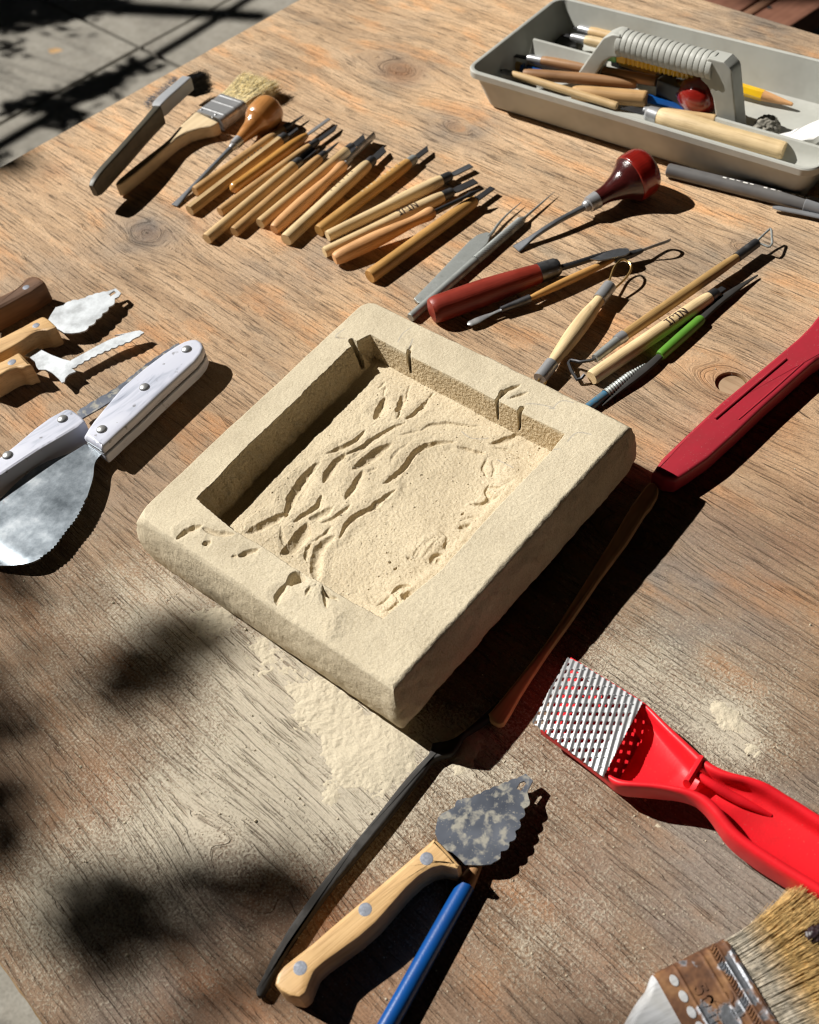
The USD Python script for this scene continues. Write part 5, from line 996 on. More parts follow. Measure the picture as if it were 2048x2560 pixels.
# knurled scriber
a_, b_ = at(*p5(75, 540), .0034), at(*p5(532, 140), .0034)
T = Thing('scriber', 'grey steel scriber with a knurled grip and a long needle point', 'scriber', o=a_, X=b_ - a_)
L = np.linalg.norm(b_ - a_); Ln = np.linalg.norm(at(*p5(664, 33), .0034) - b_)
T.part('rod', lathe([(0, .0028), (.001, .0033), (L * .55, .0034), (L * .56, .0031)], 20), MAT['greysteel'])
xs = np.linspace(L * .56, L * .97, 46); n = 24; V = []
for i, x in enumerate(xs):
    a = np.arange(n) * 2 * np.pi / n; rr = .0034 + .00022 * ((np.arange(n) + i) % 2)
    V.append(np.stack([np.full(n, x), rr * np.cos(a), rr * np.sin(a)], -1))
V = np.concatenate(V); i, j = np.meshgrid(np.arange(45), np.arange(n), indexing='ij')
F = np.concatenate([np.stack([i * n + j, (i + 1) * n + (j + 1) % n, i * n + (j + 1) % n], -1).reshape(-1, 3), np.stack([i * n + j, (i + 1) * n + j, (i + 1) * n + (j + 1) % n], -1).reshape(-1, 3)])
T.part('knurled_grip', mk(V, F), MAT['greysteel'], smooth=False)
T.part('needle', lathe([(L * .97, .0034), (L, .0020), (L + .002, .0011), (L + Ln * .6, .0007), (L + Ln, .00015)], 10), MAT['greysteel'])
# red handled gouge
p5z = lambda a, b: p5(a, b)
T = chisel('carving_gouge', 'red painted round handle with a steel shank and spoon gouge, behind the stone block', p5(152, 515), p5(600, 358), None, 66, 'redwood', 'redh', 'darkferrule', cat='gouge', fl=.014)
zc = T.r
pts = T.loc(W(z5((655, 345), (740, 322), (840, 290), (900, 275)), np.array([zc, zc, zc - .001, zc - .002])))
pts = dense(pts, .003, smooth=True); T.part('shank', tube(pts, np.linspace(.0024, .0021, len(pts)), 10), MAT['darksteel'])
ol = T.loc(W(z5((800, 305), (860, 280), (915, 262), (955, 262), (962, 278), (945, 290), (900, 300), (840, 312)), .011))[:, :2]
m = slab(dense(ol, .002, True), 0, .0014, .0004); m.apply_translation((0, 0, T.loc(at(*p5(900, 280), .0105))[2])); T.part('blade', m, MAT['blade'])
# double ended ribbon tool with yellow handle
T = chisel('ribbon_tool', 'double ended modelling tool with an ochre handle, its spoon towards the stone block', p5(548, 466), p5(898, 303), None, 21, 'honey', 'spindle', None, cat='modelling tool', z=.006)
r0 = T.r
e0 = T.loc(at(*p5(440, 508), .005)); e1 = T.loc(at(*p5(306, 568), .0035))
T.part('ferrule', tube([T.loc(T.o) + [.002, 0, 0], e0], [.0030, .0022], 12), MAT['darkferrule'])
ps = dense([e0, e0 * .5 + e1 * .5, e1], .0015); tt = np.linspace(0, 1, len(ps))
T.part('spoon', tube(ps, np.interp(tt, [0, .25, .7, .95, 1], [.0013, .0012, .0032, .0026, .0010]), 12, sq=(1, .35)), MAT['steel'])
q0 = T.loc(at(*p5(898, 303), .006)); q1 = T.loc(at(*p5(965, 285), .0065)); q2 = T.loc(at(*p5(1010, 268), .007)); q3 = T.loc(at(*p5(1124, 226), .008))
T.part('ferrule', tube([q0, q1, q2], [.0030, .0028, .0018], 12), MAT['darkferrule'])
vd = unit(T.loc(CPOS) - q3); lp = dense([q2, (q2 + q3) / 2 + vd * .0035, q3 + vd * .003 - [.002, 0, 0], q3, q3 - vd * .003 - [.002, 0, 0], (q2 + q3) / 2 - vd * .0035, q2], .0012, smooth=True)
T.part('ribbon_loop', tube(lp, .0013, 6, sq=(.35, 1)), MAT['blade'])
# wooden loop tool with double ferrule
T = chisel('loop_tool', 'light wooden loop tool with silver ferrules at both ends, nearest the stone block', p5(638, 735), p5(845, 458), None, 42, 'cream', [(0, .55), (.05, .62), (.25, .85), (.5, 1.0), (.7, .95), (.88, .72), (1, .62)], None, cat='modelling tool', z=.007)
r0 = T.r
f0 = T.loc(at(*p5(597, 787), .006)); f1 = T.loc(at(*p5(880, 412), .0075))
T.part('ferrule', tube(dense([T.loc(T.o) + [.003, 0, 0], f0], .002), .0046, 16), MAT['ferrule'])
T.part('ferrule', tube(dense([[T.L - .003, 0, 0], f1], .002), .0048, 16), MAT['ferrule'])
lp = T.loc(W(z5((868, 415), (885, 370), (912, 318), (935, 305), (962, 322), (965, 345), (930, 395), (890, 430)), np.array([.008, .009, .0105, .011, .010, .0095, .008, .007])))
T.part('wire_loop', tube(dense(lp, .0012, smooth=True), .0008, 7), MAT['brass'])
lp = T.loc(W(z5((600, 780), (560, 840), (535, 880), (560, 900), (600, 850), (625, 790)), np.array([.006, .004, .003, .002, .003, .005])))
T.part('wire_loop', tube(dense(lp, .0012, smooth=True), .0008, 7), MAT['brass'])
# long tool with wire loops at both ends
T = chisel('loop_tool', 'long olive brown modelling tool with a wire loop at each end', p5(925, 622), p5(1400, 292), None, 27, 'tool', [(0, .75), (.03, .92), (.5, 1.0), (.8, .98), (.95, .85), (1, .72)], None, cat='modelling tool', z=.0085)
f0 = T.loc(at(*p5(820, 705), .0085)); f1 = T.loc(at(*p5(1472, 238), .0088))
T.part('ferrule', tube(dense([[.002, 0, 0], f0], .003), np.linspace(.0036, .0029, len(dense([[.002, 0, 0], f0], .003))), 14), MAT['greysteel'])
T.part('ferrule', tube(dense([[T.L - .002, 0, 0], f1], .003), .0036, 14), MAT['darkferrule'])
T.part('band', lathe([(-.004, .0038), (.001, .0042), (.003, .0040)], 14), MAT['ferrule'])
lp = T.loc(W(z5((1465, 240), (1500, 205), (1528, 180), (1533, 185), (1536, 240), (1525, 255), (1475, 236)), np.array([.0088, .010, .0112, .0112, .0082, .0078, .0082])))
T.part('wire_loop', tube(dense(lp, .0012), .0008, 7), MAT['greysteel'])
lp = T.loc(W(z5((822, 704), (805, 712), (760, 718), (722, 710), (713, 722), (725, 755), (748, 790), (765, 785), (778, 768)), np.array([.0085, .008, .007, .006, .0055, .0045, .0035, .004, .006])))
T.part('wire_loop', tube(dense(lp, .0012), .0011, 7), MAT['darksteel'])
chisel('carving_chisel', 'cream chisel with burnt in capitals lying under the long olive brown loop tool', p5(806, 783), p5(1288, 455), p5(1350, 420), 37, 'cream', 'straight', 'darkferrule', 'flat', .55, cat='chisel', text=(.70, 0.0062), fl=.006)
# riffler with green grip
g0, g1 = at(*p5(1082, 695), .0035), at(*p5(1250, 545), .0035)
T = Thing('riffler_file', 'dark riffler file with a bright green grip in its middle', 'file', o=g0, X=g1 - g0)
L = np.linalg.norm(g1 - g0)
T.part('grip', lathe([(0, .0030), (.002, .0036), (L * .5, .0038), (L - .002, .0036), (L, .0030)], 16), MAT['green'])
for ends in (((1250, 545), (1290, 505), (1380, 432), (1477, 368)), ((1082, 695), (1040, 735), (940, 815), (848, 895))):
    ps = dense(T.loc(W(z5(*ends), np.array([.0035, .0035, .003, .0022]))), .003, smooth=True); tt = np.linspace(0, 1, len(ps))
    T.part('file_blade', tube(ps, np.interp(tt, [0, .15, .5, 1], [.0026, .0030, .0032, .0007]), 8, sq=(1, .55)), MAT['iron'])
# blue coated rod with threaded tip
g0, g1 = at(*p5(790, 905), .003), at(*p5(862, 850), .003)
T = Thing('threaded_rod', 'blue coated steel rod with a threaded tapering end beside the riffler', 'rod', o=g0, X=g1 - g0)
L = np.linalg.norm(g1 - g0); L2 = np.linalg.norm(at(*p5(1012, 722), .003) - g1)
T.part('shaft', lathe([(-.02, .0028), (L, .0030)], 14), MAT['bluewire'])
xs = np.linspace(0, L2, 160); tp = np.interp(xs / L2, [0, .6, 1], [.0030, .0027, .0007])
V = []; n = 14
for x, rr in zip(xs, tp):
    a = np.arange(n) * 2 * np.pi / n; V.append(np.stack([np.full(n, L + x), (rr * (1 + .16 * np.sin(a + x * 2 * np.pi / .0022))) * np.cos(a), (rr * (1 + .16 * np.sin(a + x * 2 * np.pi / .0022))) * np.sin(a)], -1))
V = np.concatenate(V); i, j = np.meshgrid(np.arange(159), np.arange(n), indexing='ij')
F = np.concatenate([np.stack([i * n + j, (i + 1) * n + (j + 1) % n, i * n + (j + 1) % n], -1).reshape(-1, 3), np.stack([i * n + j, (i + 1) * n + j, (i + 1) * n + (j + 1) % n], -1).reshape(-1, 3)])
T.part('threaded_tip', mk(V, F), MAT['greysteel'], smooth=True)

# ------------------------------------------------------------------ dark red plastic tool on the right
def plate_tool(name, label, cat, outline, ztop_, z0, axis, mat, bevel=.002, pname='body', step=.002, **k):
    w = W(outline, ztop_); o = at(*axis[0], 0); x = at(*axis[1], 0) - o
    T = Thing(name, label, cat, o=o, X=x, **k)
    pl = dense(T.loc(w)[:, :2], step, True)
    T.hp = T.part(pname, slab(pl, z0, ztop_, bevel), mat if not isinstance(mat, str) else MAT[mat], smooth=40)
    return T
ol = z5((1050, 1163), (1090, 1105), (1180, 1018), (1330, 878), (1500, 738), (1640, 620), (1690, 570), (1740, 505), (1840, 480), (1840, 640), (1760, 680), (1700, 722), (1640, 775), (1500, 900), (1390, 1005), (1280, 1105), (1200, 1160), (1145, 1195), (1100, 1190))
T = plate_tool('scraper_tool', 'dark red plastic tool dusted with powder, its pointed end at the stone corner', 'scraper', ol, .013, .0004, (p5(1095, 1180), p5(1690, 640)), 'darkred', bevel=.0022)
sl = T.loc(W(z5((1305, 948), (1450, 825), (1592, 706)), .0132)); sl = dense(sl, .004)
T.part('ridge', tube(sl + [0, 0, .0002], .0008, 8), MAT['darkred'])  # raised ridges added where the slot runs, for its shadow line
sl = T.loc(W(z5((1400, 950), (1540, 830), (1660, 722)), .0132)); T.part('ridge', tube(dense(sl, .004) - [0, 0, .0003], .0006, 8), MAT['darkred'])

# ------------------------------------------------------------------ pen below the tray
a_, b_ = at(*p2(1088, 715), .0052), at(*p2(1680, 862), .0052)
T = Thing('marker_pen', 'grey felt pen with a clip cap lying along the front of the tray', 'pen', o=a_, X=b_ - a_)
L = np.linalg.norm(b_ - a_)
T.part('barrel', lathe([(0, .0044), (.0008, .0051), (L * .96, .0053), (L, .0053)], 22), MAT['pen'])
T.part('cap', lathe([(L - .002, .0056), (L - .0015, .0060), (L + .05, .0058), (L + .052, .0035)], 22), MAT['pencap'])
cl = T.loc(W(z2((1530, 872), (1640, 893), (1745, 915)), .0035)); T.part('clip', tube(dense(cl, .004), np.interp(np.linspace(0, 1, len(dense(cl, .004))), [0, .1, 1], [.0012, .0023, .0023]), 10, sq=(1, .5)), MAT['pencap'])
tm = wrap_text('MARKER FINE  0.8', .0022, .0053, L * .62, flip=True, angle=-.1, bold=False) if False else None
for k in range(13):
    if k in (5, 9): continue
    x = L * .40 + k * .0052; T.part('print_mark', box((x, -.0006 + .0003 * (k % 3), .00525), (x + .0028 + .0008 * (k % 2), .0006, .00538)), MAT['whitetext'])

# ------------------------------------------------------------------ knives on the left
def rivets(T, px, z, r, mat='rivet', dome=0.25, name='rivet'):
    for p in px:
        q = T.loc(at(*p, z)); k = smooth_prof([(0, r), (r * dome * .5, r * .86), (r * dome, r * .25)], 8)
        m = lathe([(-.002, r)] + k, 18); m.apply_transform(trimesh.transformations.rotation_matrix(-np.pi / 2, (0, 1, 0))); m.apply_translation(q)
        T.part(name, m, MAT[mat], smooth=40, parent=T.hp)
def wavy_edge(pts, n, amp, step=.0006):
    """Scalloped edge through pts (xy): n scallops bulging to the left of the direction of travel."""
    q = dense(pts, step, smooth=len(pts) > 2); t = np.linspace(0, 1, len(q))
    tg = np.gradient(q, axis=0); tg /= np.linalg.norm(tg, axis=1, keepdims=True); nn = np.stack([-tg[:, 1], tg[:, 0]], -1)
    return q + nn * (amp * np.abs(np.sin(np.pi * n * t)))[:, None]
zk = zm(0, 640, 320); pk = one(zk)
# dark brown handle
ol = zk((-200, 600), (15, 520), (200, 430), (275, 370), (310, 310), (370, 272), (440, 258), (520, 268), (580, 310), (600, 345), (520, 400), (420, 470), (200, 590), (15, 690), (-200, 800))
T = plate_tool('wood_handle_knife', 'dark brown wooden knife handle with one blue grey rivet at the left edge', 'knife', ol, .021, .002, (pk(-100, 650), pk(500, 350)), 'darkhandle', bevel=.0028, pname='handle')
rivets(T, [pk(350, 420)], .021, .0026, dome=.08)
T.part('blade', slab(T.loc(W(zk((-500, 700), (-100, 640), (-60, 780), (-460, 900)), .011))[:, :2], .010, .0115), MAT['blade'])
# knife with leaf shaped scalloped blade
ol = zk((-200, 1185), (15, 1095), (300, 950), (440, 870), (560, 812), (600, 815), (660, 850), (735, 920), (760, 950), (700, 975), (640, 1000), (560, 1000), (480, 1015), (400, 1060), (300, 1130), (150, 1220), (15, 1295), (-200, 1400))
T = plate_tool('pumpkin_knife', 'pale wooden handle with a broad leaf shaped scalloped blade and slotted tip, at left', 'knife', ol, .018, .0007, (pk(-100, 1230), pk(650, 920)), 'knife', bevel=.0016, pname='handle')
rivets(T, [pk(485, 935)], .018, .0027, dome=.12)
BZ = .0085
lo_ = W(zk((850, 1035), (1080, 1025), (1115, 975), (1235, 910), (1350, 810), (1365, 760), (1455, 690), (1470, 650), (1545, 605)), BZ)
ch = T.loc(lo_)[:, :2]
A_ = T.loc(W(zk((650, 860), (680, 800), (750, 690), (860, 660)), BZ))[:, :2]
B_ = wavy_edge(T.loc(W(zk((860, 660), (960, 605), (1070, 590), (1200, 540), (1260, 520), (1330, 500), (1440, 480)), BZ))[:, :2], 6, .0009)
C_ = T.loc(W(zk((1440, 478), (1560, 435), (1630, 498), (1600, 545), (1545, 572), (1545, 600)), BZ))[:, :2]
D_ = wavy_edge(T.loc(W(zk((1545, 600), (1460, 690), (1350, 800), (1240, 905), (1090, 1020)), BZ))[:, :2], 5, .0018)
E_ = T.loc(W(zk((1075, 1028), (960, 1040), (850, 1035), (780, 990), (720, 930)), BZ))[:, :2]
pl = np.vstack([A_, B_, C_, D_, E_])
def holed_plate(T, pl, hole, z0, z1, mat, name='blade', top=None):
    P_ = Polygon(pl).buffer(0)
    if P_.geom_type != 'Polygon': P_ = max(P_.geoms, key=lambda g: g.area)
    if hole is not None: P_ = P_.difference(Polygon(hole))
    if P_.geom_type != 'Polygon': P_ = max(P_.geoms, key=lambda g: g.area)
    m = trimesh.creation.extrude_polygon(P_.simplify(.00005), z1 - z0, engine='earcut'); m.apply_translation((0, 0, z0))
    T.part(name, m, mat, smooth=20)
holed_plate(T, pl, T.loc(W(zk((1464, 514), (1538, 464), (1566, 492), (1490, 546)), BZ))[:, :2], BZ - .0011, BZ, MAT['brightblade'])
# knife with saw blade
ol = zk((-200, 1500), (15, 1418), (130, 1360), (245, 1297), (280, 1310), (340, 1380), (400, 1440), (430, 1470), (370, 1480), (310, 1510), (220, 1500), (130, 1530), (60, 1570), (15, 1600), (-200, 1720))
T = plate_tool('pumpkin_knife', 'pale wooden handle with a narrow hooked saw blade, nearest the white handles', 'knife', ol, .018, .0007, (pk(-100, 1550), pk(350, 1390)), 'knife', bevel=.0016, pname='handle')
rivets(T, [pk(160, 1430)], .018, .0030, dome=.12)
up = wavy_edge(T.loc(W(zk((950, 1412), (1100, 1330), (1300, 1220), (1500, 1120), (1700, 1050)), BZ))[:, :2], 26, .00045)
tip_ = T.loc(W(z3((705, 487), (760, 478), (800, 470), (830, 462), (862, 458), (888, 470), (868, 482), (858, 494), (840, 500), (820, 510)), BZ))[:, :2]
dn = wavy_edge(T.loc(W(z3((815, 512), (700, 560), (580, 612), (440, 690)), BZ))[:, :2], 9, .0014)
rest = T.loc(W(zk((1020, 1555), (930, 1590), (880, 1640), (870, 1690), (830, 1705), (790, 1650), (700, 1570), (620, 1530), (520, 1530), (490, 1490), (470, 1420), (395, 1360), (330, 1340), (500, 1240), (560, 1265), (700, 1335), (850, 1390)), BZ))[:, :2]
holed_plate(T, np.vstack([up, tip_, dn, rest]), None, BZ - .0011, BZ, MAT['brightblade'])

# white marbled handles
p3 = one(z3)
ol = z3((-120, 1310), (0, 1235), (100, 1155), (200, 1070), (300, 995), (405, 938), (440, 942), (500, 985), (522, 1012), (480, 1050), (380, 1110), (250, 1185), (120, 1270), (0, 1350), (-120, 1430))
T = plate_tool('putty_saw', 'white marbled handle with domed rivets and a thin spotted saw blade passing under another', 'knife', ol, .0185, .001, (p3(0, 1290), p3(460, 990)), 'marble', bevel=.0018, pname='handle')
rivets(T, [p3(385, 1004), p3(47, 1228)], .0185, .0036, 'steel', .5)
bl_ = T.loc(W(z3((470, 962), (600, 880), (700, 822), (900, 668), (1100, 535), (1116, 560), (925, 705), (725, 866), (610, 940), (500, 1002)), .008))[:, :2]
edge = wavy_edge(bl_[:5], 11, .0007); holed_plate(T, np.vstack([edge, bl_[5:]]), None, .0068, .0079, MAT['mottled'])
ol = z3((513, 1108), (540, 1060), (580, 1005), (650, 920), (750, 803), (880, 692), (1000, 602), (1080, 550), (1130, 522), (1180, 507), (1215, 508), (1243, 528), (1255, 560), (1240, 600), (1200, 650), (1080, 760), (950, 880), (840, 985), (740, 1075), (660, 1150), (625, 1180))
T = plate_tool('plaster_spatula', 'white marbled three-rivet handle on a broad worn steel spatula with a toothed edge', 'spatula', ol, .0190, .0118, (p3(570, 1145), p3(1200, 580)), 'marble', bevel=.0024, pname='handle')
lo = dense(T.loc(W(ol, .0190))[:, :2], .002, True)
T.part('handle', slab(lo, .0038, .0108, .001), MAT['marble'], smooth=40)
T.part('tang', slab(lo * [1, .96], .01081, .01179), MAT['blade'], smooth=30)
rivets(T, [p3(627, 1068), p3(890, 808), p3(1150, 575)], .0190, .0036, 'steel', .5)
SZ = .0095
pa_ = T.loc(W(z3((520, 1160), (490, 1180), (420, 1215), (250, 1282), (150, 1350), (80, 1410), (20, 1470), (-120, 1600), (-180, 1760), (-120, 1860), (0, 1885), (100, 1890), (200, 1875), (245, 1855)), SZ))[:, :2]
te = T.loc(W(z3((245, 1855), (330, 1790), (400, 1700), (450, 1640), (500, 1560), (525, 1510)), SZ))[:, :2]
q = dense(te, .00022, smooth=True); t = np.linspace(0, 1, len(q)); tg = np.gradient(q, axis=0); tg /= np.linalg.norm(tg, axis=1, keepdims=True)
te = q + np.stack([-tg[:, 1], tg[:, 0]], -1) * (.0011 * (np.abs(((t * 17) % 1) - .5) * 2))[:, None]
pb_ = T.loc(W(z3((535, 1480), (555, 1420), (575, 1340), (590, 1260), (620, 1225), (645, 1195), (600, 1175)), SZ))[:, :2]
pl = np.vstack([dense(pa_, .002, smooth=True), te, dense(pb_, .002, smooth=True)])
P_ = Polygon(pl).buffer(0); P_ = P_ if P_.geom_type == 'Polygon' else max(P_.geoms, key=lambda g: g.area)
m = trimesh.creation.extrude_polygon(P_, .0011, engine='earcut'); m = m.subdivide_to_size(.003)
qv = m.vertices; cxy = T.loc(at(*p3(250, 1560), SZ))[:2]
dd = qv[:, 0] - T.loc(at(*p3(560, 1180), SZ))[0]                          # away from the handle: the blade dips, with a shallow spring towards its end
xx_ = np.linspace(0, .14, 300); sl_ = .015 + .36 * sm((xx_ - .079) / .020) - .36 * sm((xx_ - .103) / .015); cum = np.r_[0, np.cumsum((sl_[1:] + sl_[:-1]) / 2 * np.diff(xx_))]
m.vertices = np.column_stack([qv[:, :2], qv[:, 2] + SZ - .0011 - np.interp(-dd, xx_, cum)])    # the end of the blade is bent down
T.part('blade', m, MAT['spatula'], smooth=30)

# ------------------------------------------------------------------ near the block: wooden modelling stick, iron rasp
zs = zm(1000, 1250, 800); zs2 = zm(1400, 1000, 500)
ol = zs((472, 1150), (500, 1120), (600, 1000), (690, 885), (780, 770), (880, 620), (1000, 430), (1150, 190), (1250, 20)) + zs2((690, 800), (745, 725), (790, 700), (830, 712), (855, 760), (845, 820), (780, 930)) + zs((1330, 60), (1230, 220), (1080, 420), (930, 640), (800, 820), (720, 940), (650, 1050), (600, 1140), (560, 1205), (530, 1212), (490, 1190))
T = plate_tool('modelling_stick', 'flat wooden modelling stick lying half in the shadow of the block', 'stick', ol, .0065, .0012, (zs((520, 1180))[0], zs((1300, 60))[0]), 'stick', bevel=.0018, pname='stick')
ol = z7((1300, 120), (1180, 205), (1100, 255), (1080, 295), (1045, 340), (995, 350), (955, 368), (920, 420), (838, 525), (728, 668), (628, 790), (540, 895), (455, 1005), (372, 1115), (300, 1215), (238, 1330), (190, 1425), (168, 1455), (145, 1450), (146, 1415), (185, 1340), (220, 1265), (300, 1130), (390, 1000), (480, 885), (600, 740), (700, 620), (800, 490), (870, 408), (940, 335), (955, 285), (1020, 276), (1060, 262), (1140, 200), (1260, 90))
T = plate_tool('iron_rasp', 'long black iron rasp sticking out from under the stone block', 'rasp', ol, .0055, .0006, (p7(170, 1440), p7(940, 330)), 'iron', bevel=.0012, pname='blade')

# ------------------------------------------------------------------ clay knife and blue pencil in front
ol = z7((965, 720), (1000, 750), (1045, 800), (1088, 852), (1070, 868), (1045, 862), (1000, 852), (955, 862), (900, 895), (840, 950), (770, 1030), (700, 1110), (620, 1180), (530, 1245), (460, 1295), (415, 1335), (392, 1390), (375, 1435), (345, 1458), (300, 1450), (255, 1425), (230, 1395), (240, 1350), (270, 1310), (330, 1262), (410, 1200), (480, 1138), (590, 1045), (700, 950), (830, 838))
T = plate_tool('clay_knife', 'wooden handled knife in the foreground with a blue grey blade mottled by stone powder', 'knife', ol, .0185, .0006, (p7(330, 1380), p7(1010, 800)), 'knife', bevel=.0022, pname='handle', step=.0015)
rivets(T, [p7(930, 820), p7(648, 1053), p7(350, 1322)], .0185, .0031, dome=.06)
BZ = .0085
A_ = T.loc(W(z7((985, 745), (968, 700), (980, 635), (1000, 612), (1060, 582)), BZ))[:, :2]
B_ = wavy_edge(T.loc(W(z7((1060, 582), (1078, 553), (1120, 545), (1180, 520), (1250, 490), (1310, 465), (1345, 452)), BZ))[:, :2], 7, .0006)
C_ = T.loc(W(z7((1348, 448), (1385, 430), (1418, 462), (1398, 500), (1392, 515), (1398, 540)), BZ))[:, :2]
D_ = wavy_edge(T.loc(W(z7((1398, 540), (1365, 615), (1342, 675), (1303, 750), (1258, 800), (1240, 835)), BZ))[:, :2], 6, .0017)
E_ = T.loc(W(z7((1225, 845), (1180, 850), (1100, 848), (1060, 830)), BZ))[:, :2]
holed_plate(T, np.vstack([A_, B_, C_, D_, E_]), T.loc(W(z7((1358, 470), (1378, 462), (1388, 474), (1362, 508), (1342, 498)), BZ))[:, :2], BZ - .0012, BZ, MAT['mottled'])
a_, b_ = at(*p7(715, 1650), .0045), at(*p7(1112, 938), .0042)
T = Thing('colour_pencil', 'thick blue pencil in the foreground with a bare sharpened wooden tip', 'pencil', o=a_, X=b_ - a_)
L = np.linalg.norm(b_ - a_)
T.part('barrel', lathe([(-.03, .0045), (L - .0004, .0043), (L, .0041)], 9), MAT['bluep'], smooth=50)
T.part('sharpened_wood', lathe([(L - .0005, .0041), (L + .003, .0037), (L + .019, .0013)], 16), MAT['brown'], smooth=40)
T.part('lead', lathe([(L + .0185, .0013), (L + .024, .0003)], 10), MAT['graphite'])

# ------------------------------------------------------------------ red surface rasp with punched steel plate
zg = zm(1300, 1600, 400); pg = one(zg)
PZ = .0225
A0, A1, A2, A3 = (at(*pg(515, 150), PZ), at(*pg(1330, 660), PZ), at(*pg(900, 1475), PZ), at(*pg(128, 925), PZ - .004))
ax = unit(A1 - A0); T = Thing('surface_rasp', 'bright red plastic rasp with a corrugated punched steel plate at its head', 'rasp', o=A0, X=ax)
q = T.loc([A0, A1, A2, A3]); wx = (q[1][0] + q[2][0] - q[3][0]) / 2; wy = q[2][1] * .5 + q[3][1] * .5
quad = q[:, :2]
# ridges run obliquely across the plate
rd = T.loc(at(*pg(135, 925), PZ)) - T.loc(at(*pg(505, 170), PZ)); rd = unit(rd[:2]); rn = np.array([-rd[1], rd[0]])
if (quad[1] - quad[0]) @ rn < 0: rn = -rn
rdir = T.loc(at(*pg(860, 900), PZ)) - T.loc(at(*pg(1000, 430), PZ)); rd = unit(rdir[:2]); rn = np.array([-rd[1], rd[0]]); rn = rn if (quad[1] - quad[0]) @ rn > 0 else -rn
s0 = (quad @ rn).min(), (quad @ rn).max(); t0 = (quad @ rd).min(), (quad @ rd).max()
h_ = .00034; S_, T_ = np.meshgrid(np.arange(s0[0], s0[1], h_), np.arange(t0[0], t0[1], h_), indexing='ij')
XY = S_[..., None] * rn + T_[..., None] * rd
pitch = np.linalg.norm(T.loc(at(*pg(1330, 660), PZ)) - T.loc(at(*pg(515, 150), PZ))) * abs(unit(quad[1] - quad[0]) @ rn) / 14.0
lv = 5.1e-3
ph = S_ / pitch; row = np.floor(ph)
cx_, cy_ = XY[..., 0], XY[..., 1]
along = cy_ / quad[2][1] if abs(quad[2][1]) > 1e-6 else cy_ * 0
Zg = .00036 * np.cos(2 * np.pi * ph) - .0022 * np.clip(1 - cx_ / (.25 * wx), 0, 1) ** 2 * 1.0 - .0008 * (2 * np.clip(along, 0, 1) - 1) ** 2
# punched holes in rows parallel to the short side of the photograph's horizontal
hd = unit((T.loc(at(*pg(1100, 700), PZ)) - T.loc(at(*pg(600, 690), PZ)))[:2]); hn = np.array([-hd[1], hd[0]])
rowc = (XY @ hn) / (abs(rd @ hn) * 1.0); rp_ = abs((T.loc(at(*pg(640, 900), PZ)) - T.loc(at(*pg(660, 805), PZ)))[:2] @ hn); fr_ = (XY @ hn) / rp_
hole = (np.abs(ph - np.round(ph - .5) - .5) < .21) & (np.abs(fr_ - np.round(fr_)) < .20)
hole &= (cx_ > .002) & (cx_ < wx * .985) & ((XY - quad[0]) @ np.array([-(quad[1] - quad[0])[1], (quad[1] - quad[0])[0]]) / np.linalg.norm(quad[1] - quad[0]) < -.0015)
smooth_band = (XY[..., 0] * 0 + np.clip((np.abs(XY @ hn - (quad[0] @ hn)) / abs((quad[2] - quad[0]) @ hn)), 0, 1))
d_top = np.abs((XY - quad[0]) @ np.array([-(quad[1] - quad[0])[1], (quad[1] - quad[0])[0]])) / np.linalg.norm(quad[1] - quad[0])
ins_ = shapely.contains_xy(Polygon(quad), cx_, cy_)
hole &= d_top > .006 - .004 * np.clip(1 - cx_ / (.3 * wx), 0, 1)
mask = (ins_ & ~hole)[:-1, :-1]
mask &= np.roll(ins_, -1, 0)[:-1, :-1] & np.roll(ins_, -1, 1)[:-1, :-1]
T.part('punched_plate', grid_solid(cx_, cy_, Zg, mask, .0005), MAT['plate'], smooth=40)
# small raised teeth at the holes
ctr = []
for i in range(int(np.floor(s0[0] / pitch)) - 1, int(np.ceil(s0[1] / pitch)) + 1):
    for j in range(int(np.floor((XY @ hn).min() / rp_)), int(np.ceil((XY @ hn).max() / rp_)) + 1):
        M2 = np.array([rn / pitch, hn / rp_]); c_ = np.linalg.solve(M2, [i + .5, j])
        if Polygon(quad).buffer(-.0022).contains(shapely.Point(c_)): ctr.append(c_)
tm = []
for c_ in ctr:
    c3 = c_ - hn * np.sign(hn @ rd) * rp_ * .24
    z_ = .00036 * np.cos(np.pi) - .0022 * np.clip(1 - c3[0] / (.25 * wx), 0, 1) ** 2
    b = box((-.0005, -.0002, -.0006), (.0005, .0002, .0003)); an = math.atan2(hd[1], hd[0]); R_4 = trimesh.transformations.rotation_matrix(an, (0, 0, 1)); b.apply_transform(R_4); b.apply_translation((c3[0], c3[1], z_)); tm.append(b)
T.part('teeth', join(*tm), MAT['steel'], smooth=False)
# plastic body: head frame, deep pocket, neck, dished handle
upx = z8((440, 140), (640, 268), (835, 390), (900, 450), (960, 510), (1080, 618), (1140, 675), (1200, 715), (1260, 742), (1330, 760), (1400, 775), (1460, 798), (1510, 825), (1560, 858), (1640, 905), (1725, 960), (1850, 1035), (2050, 1160))
lox = z8((286, 508), (466, 640), (646, 782), (690, 812), (740, 822), (870, 828), (940, 838), (1000, 850), (1060, 868), (1110, 893), (1160, 935), (1195, 975), (1225, 1015), (1260, 1060), (1320, 1115), (1430, 1190), (1560, 1272), (1760, 1390))
nst = len(upx)
hz = np.array([.0185, .0190, .0200, .021, .022, .023, .0235, .024, .024, .024, .0235, .023, .022, .021, .020, .019, .018, .017])
thk = np.array([.0075, .0075, .0085, .011, .0135, .014, .0135, .012, .011, .010, .011, .012, .013, .014, .015, .016, .016, .016])
Uw = T.loc(np.array([at(*p, z) for p, z in zip(upx, hz)])); Lw = T.loc(np.array([at(*p, z) for p, z in zip(lox, hz)]))
from scipy.interpolate import CubicSpline
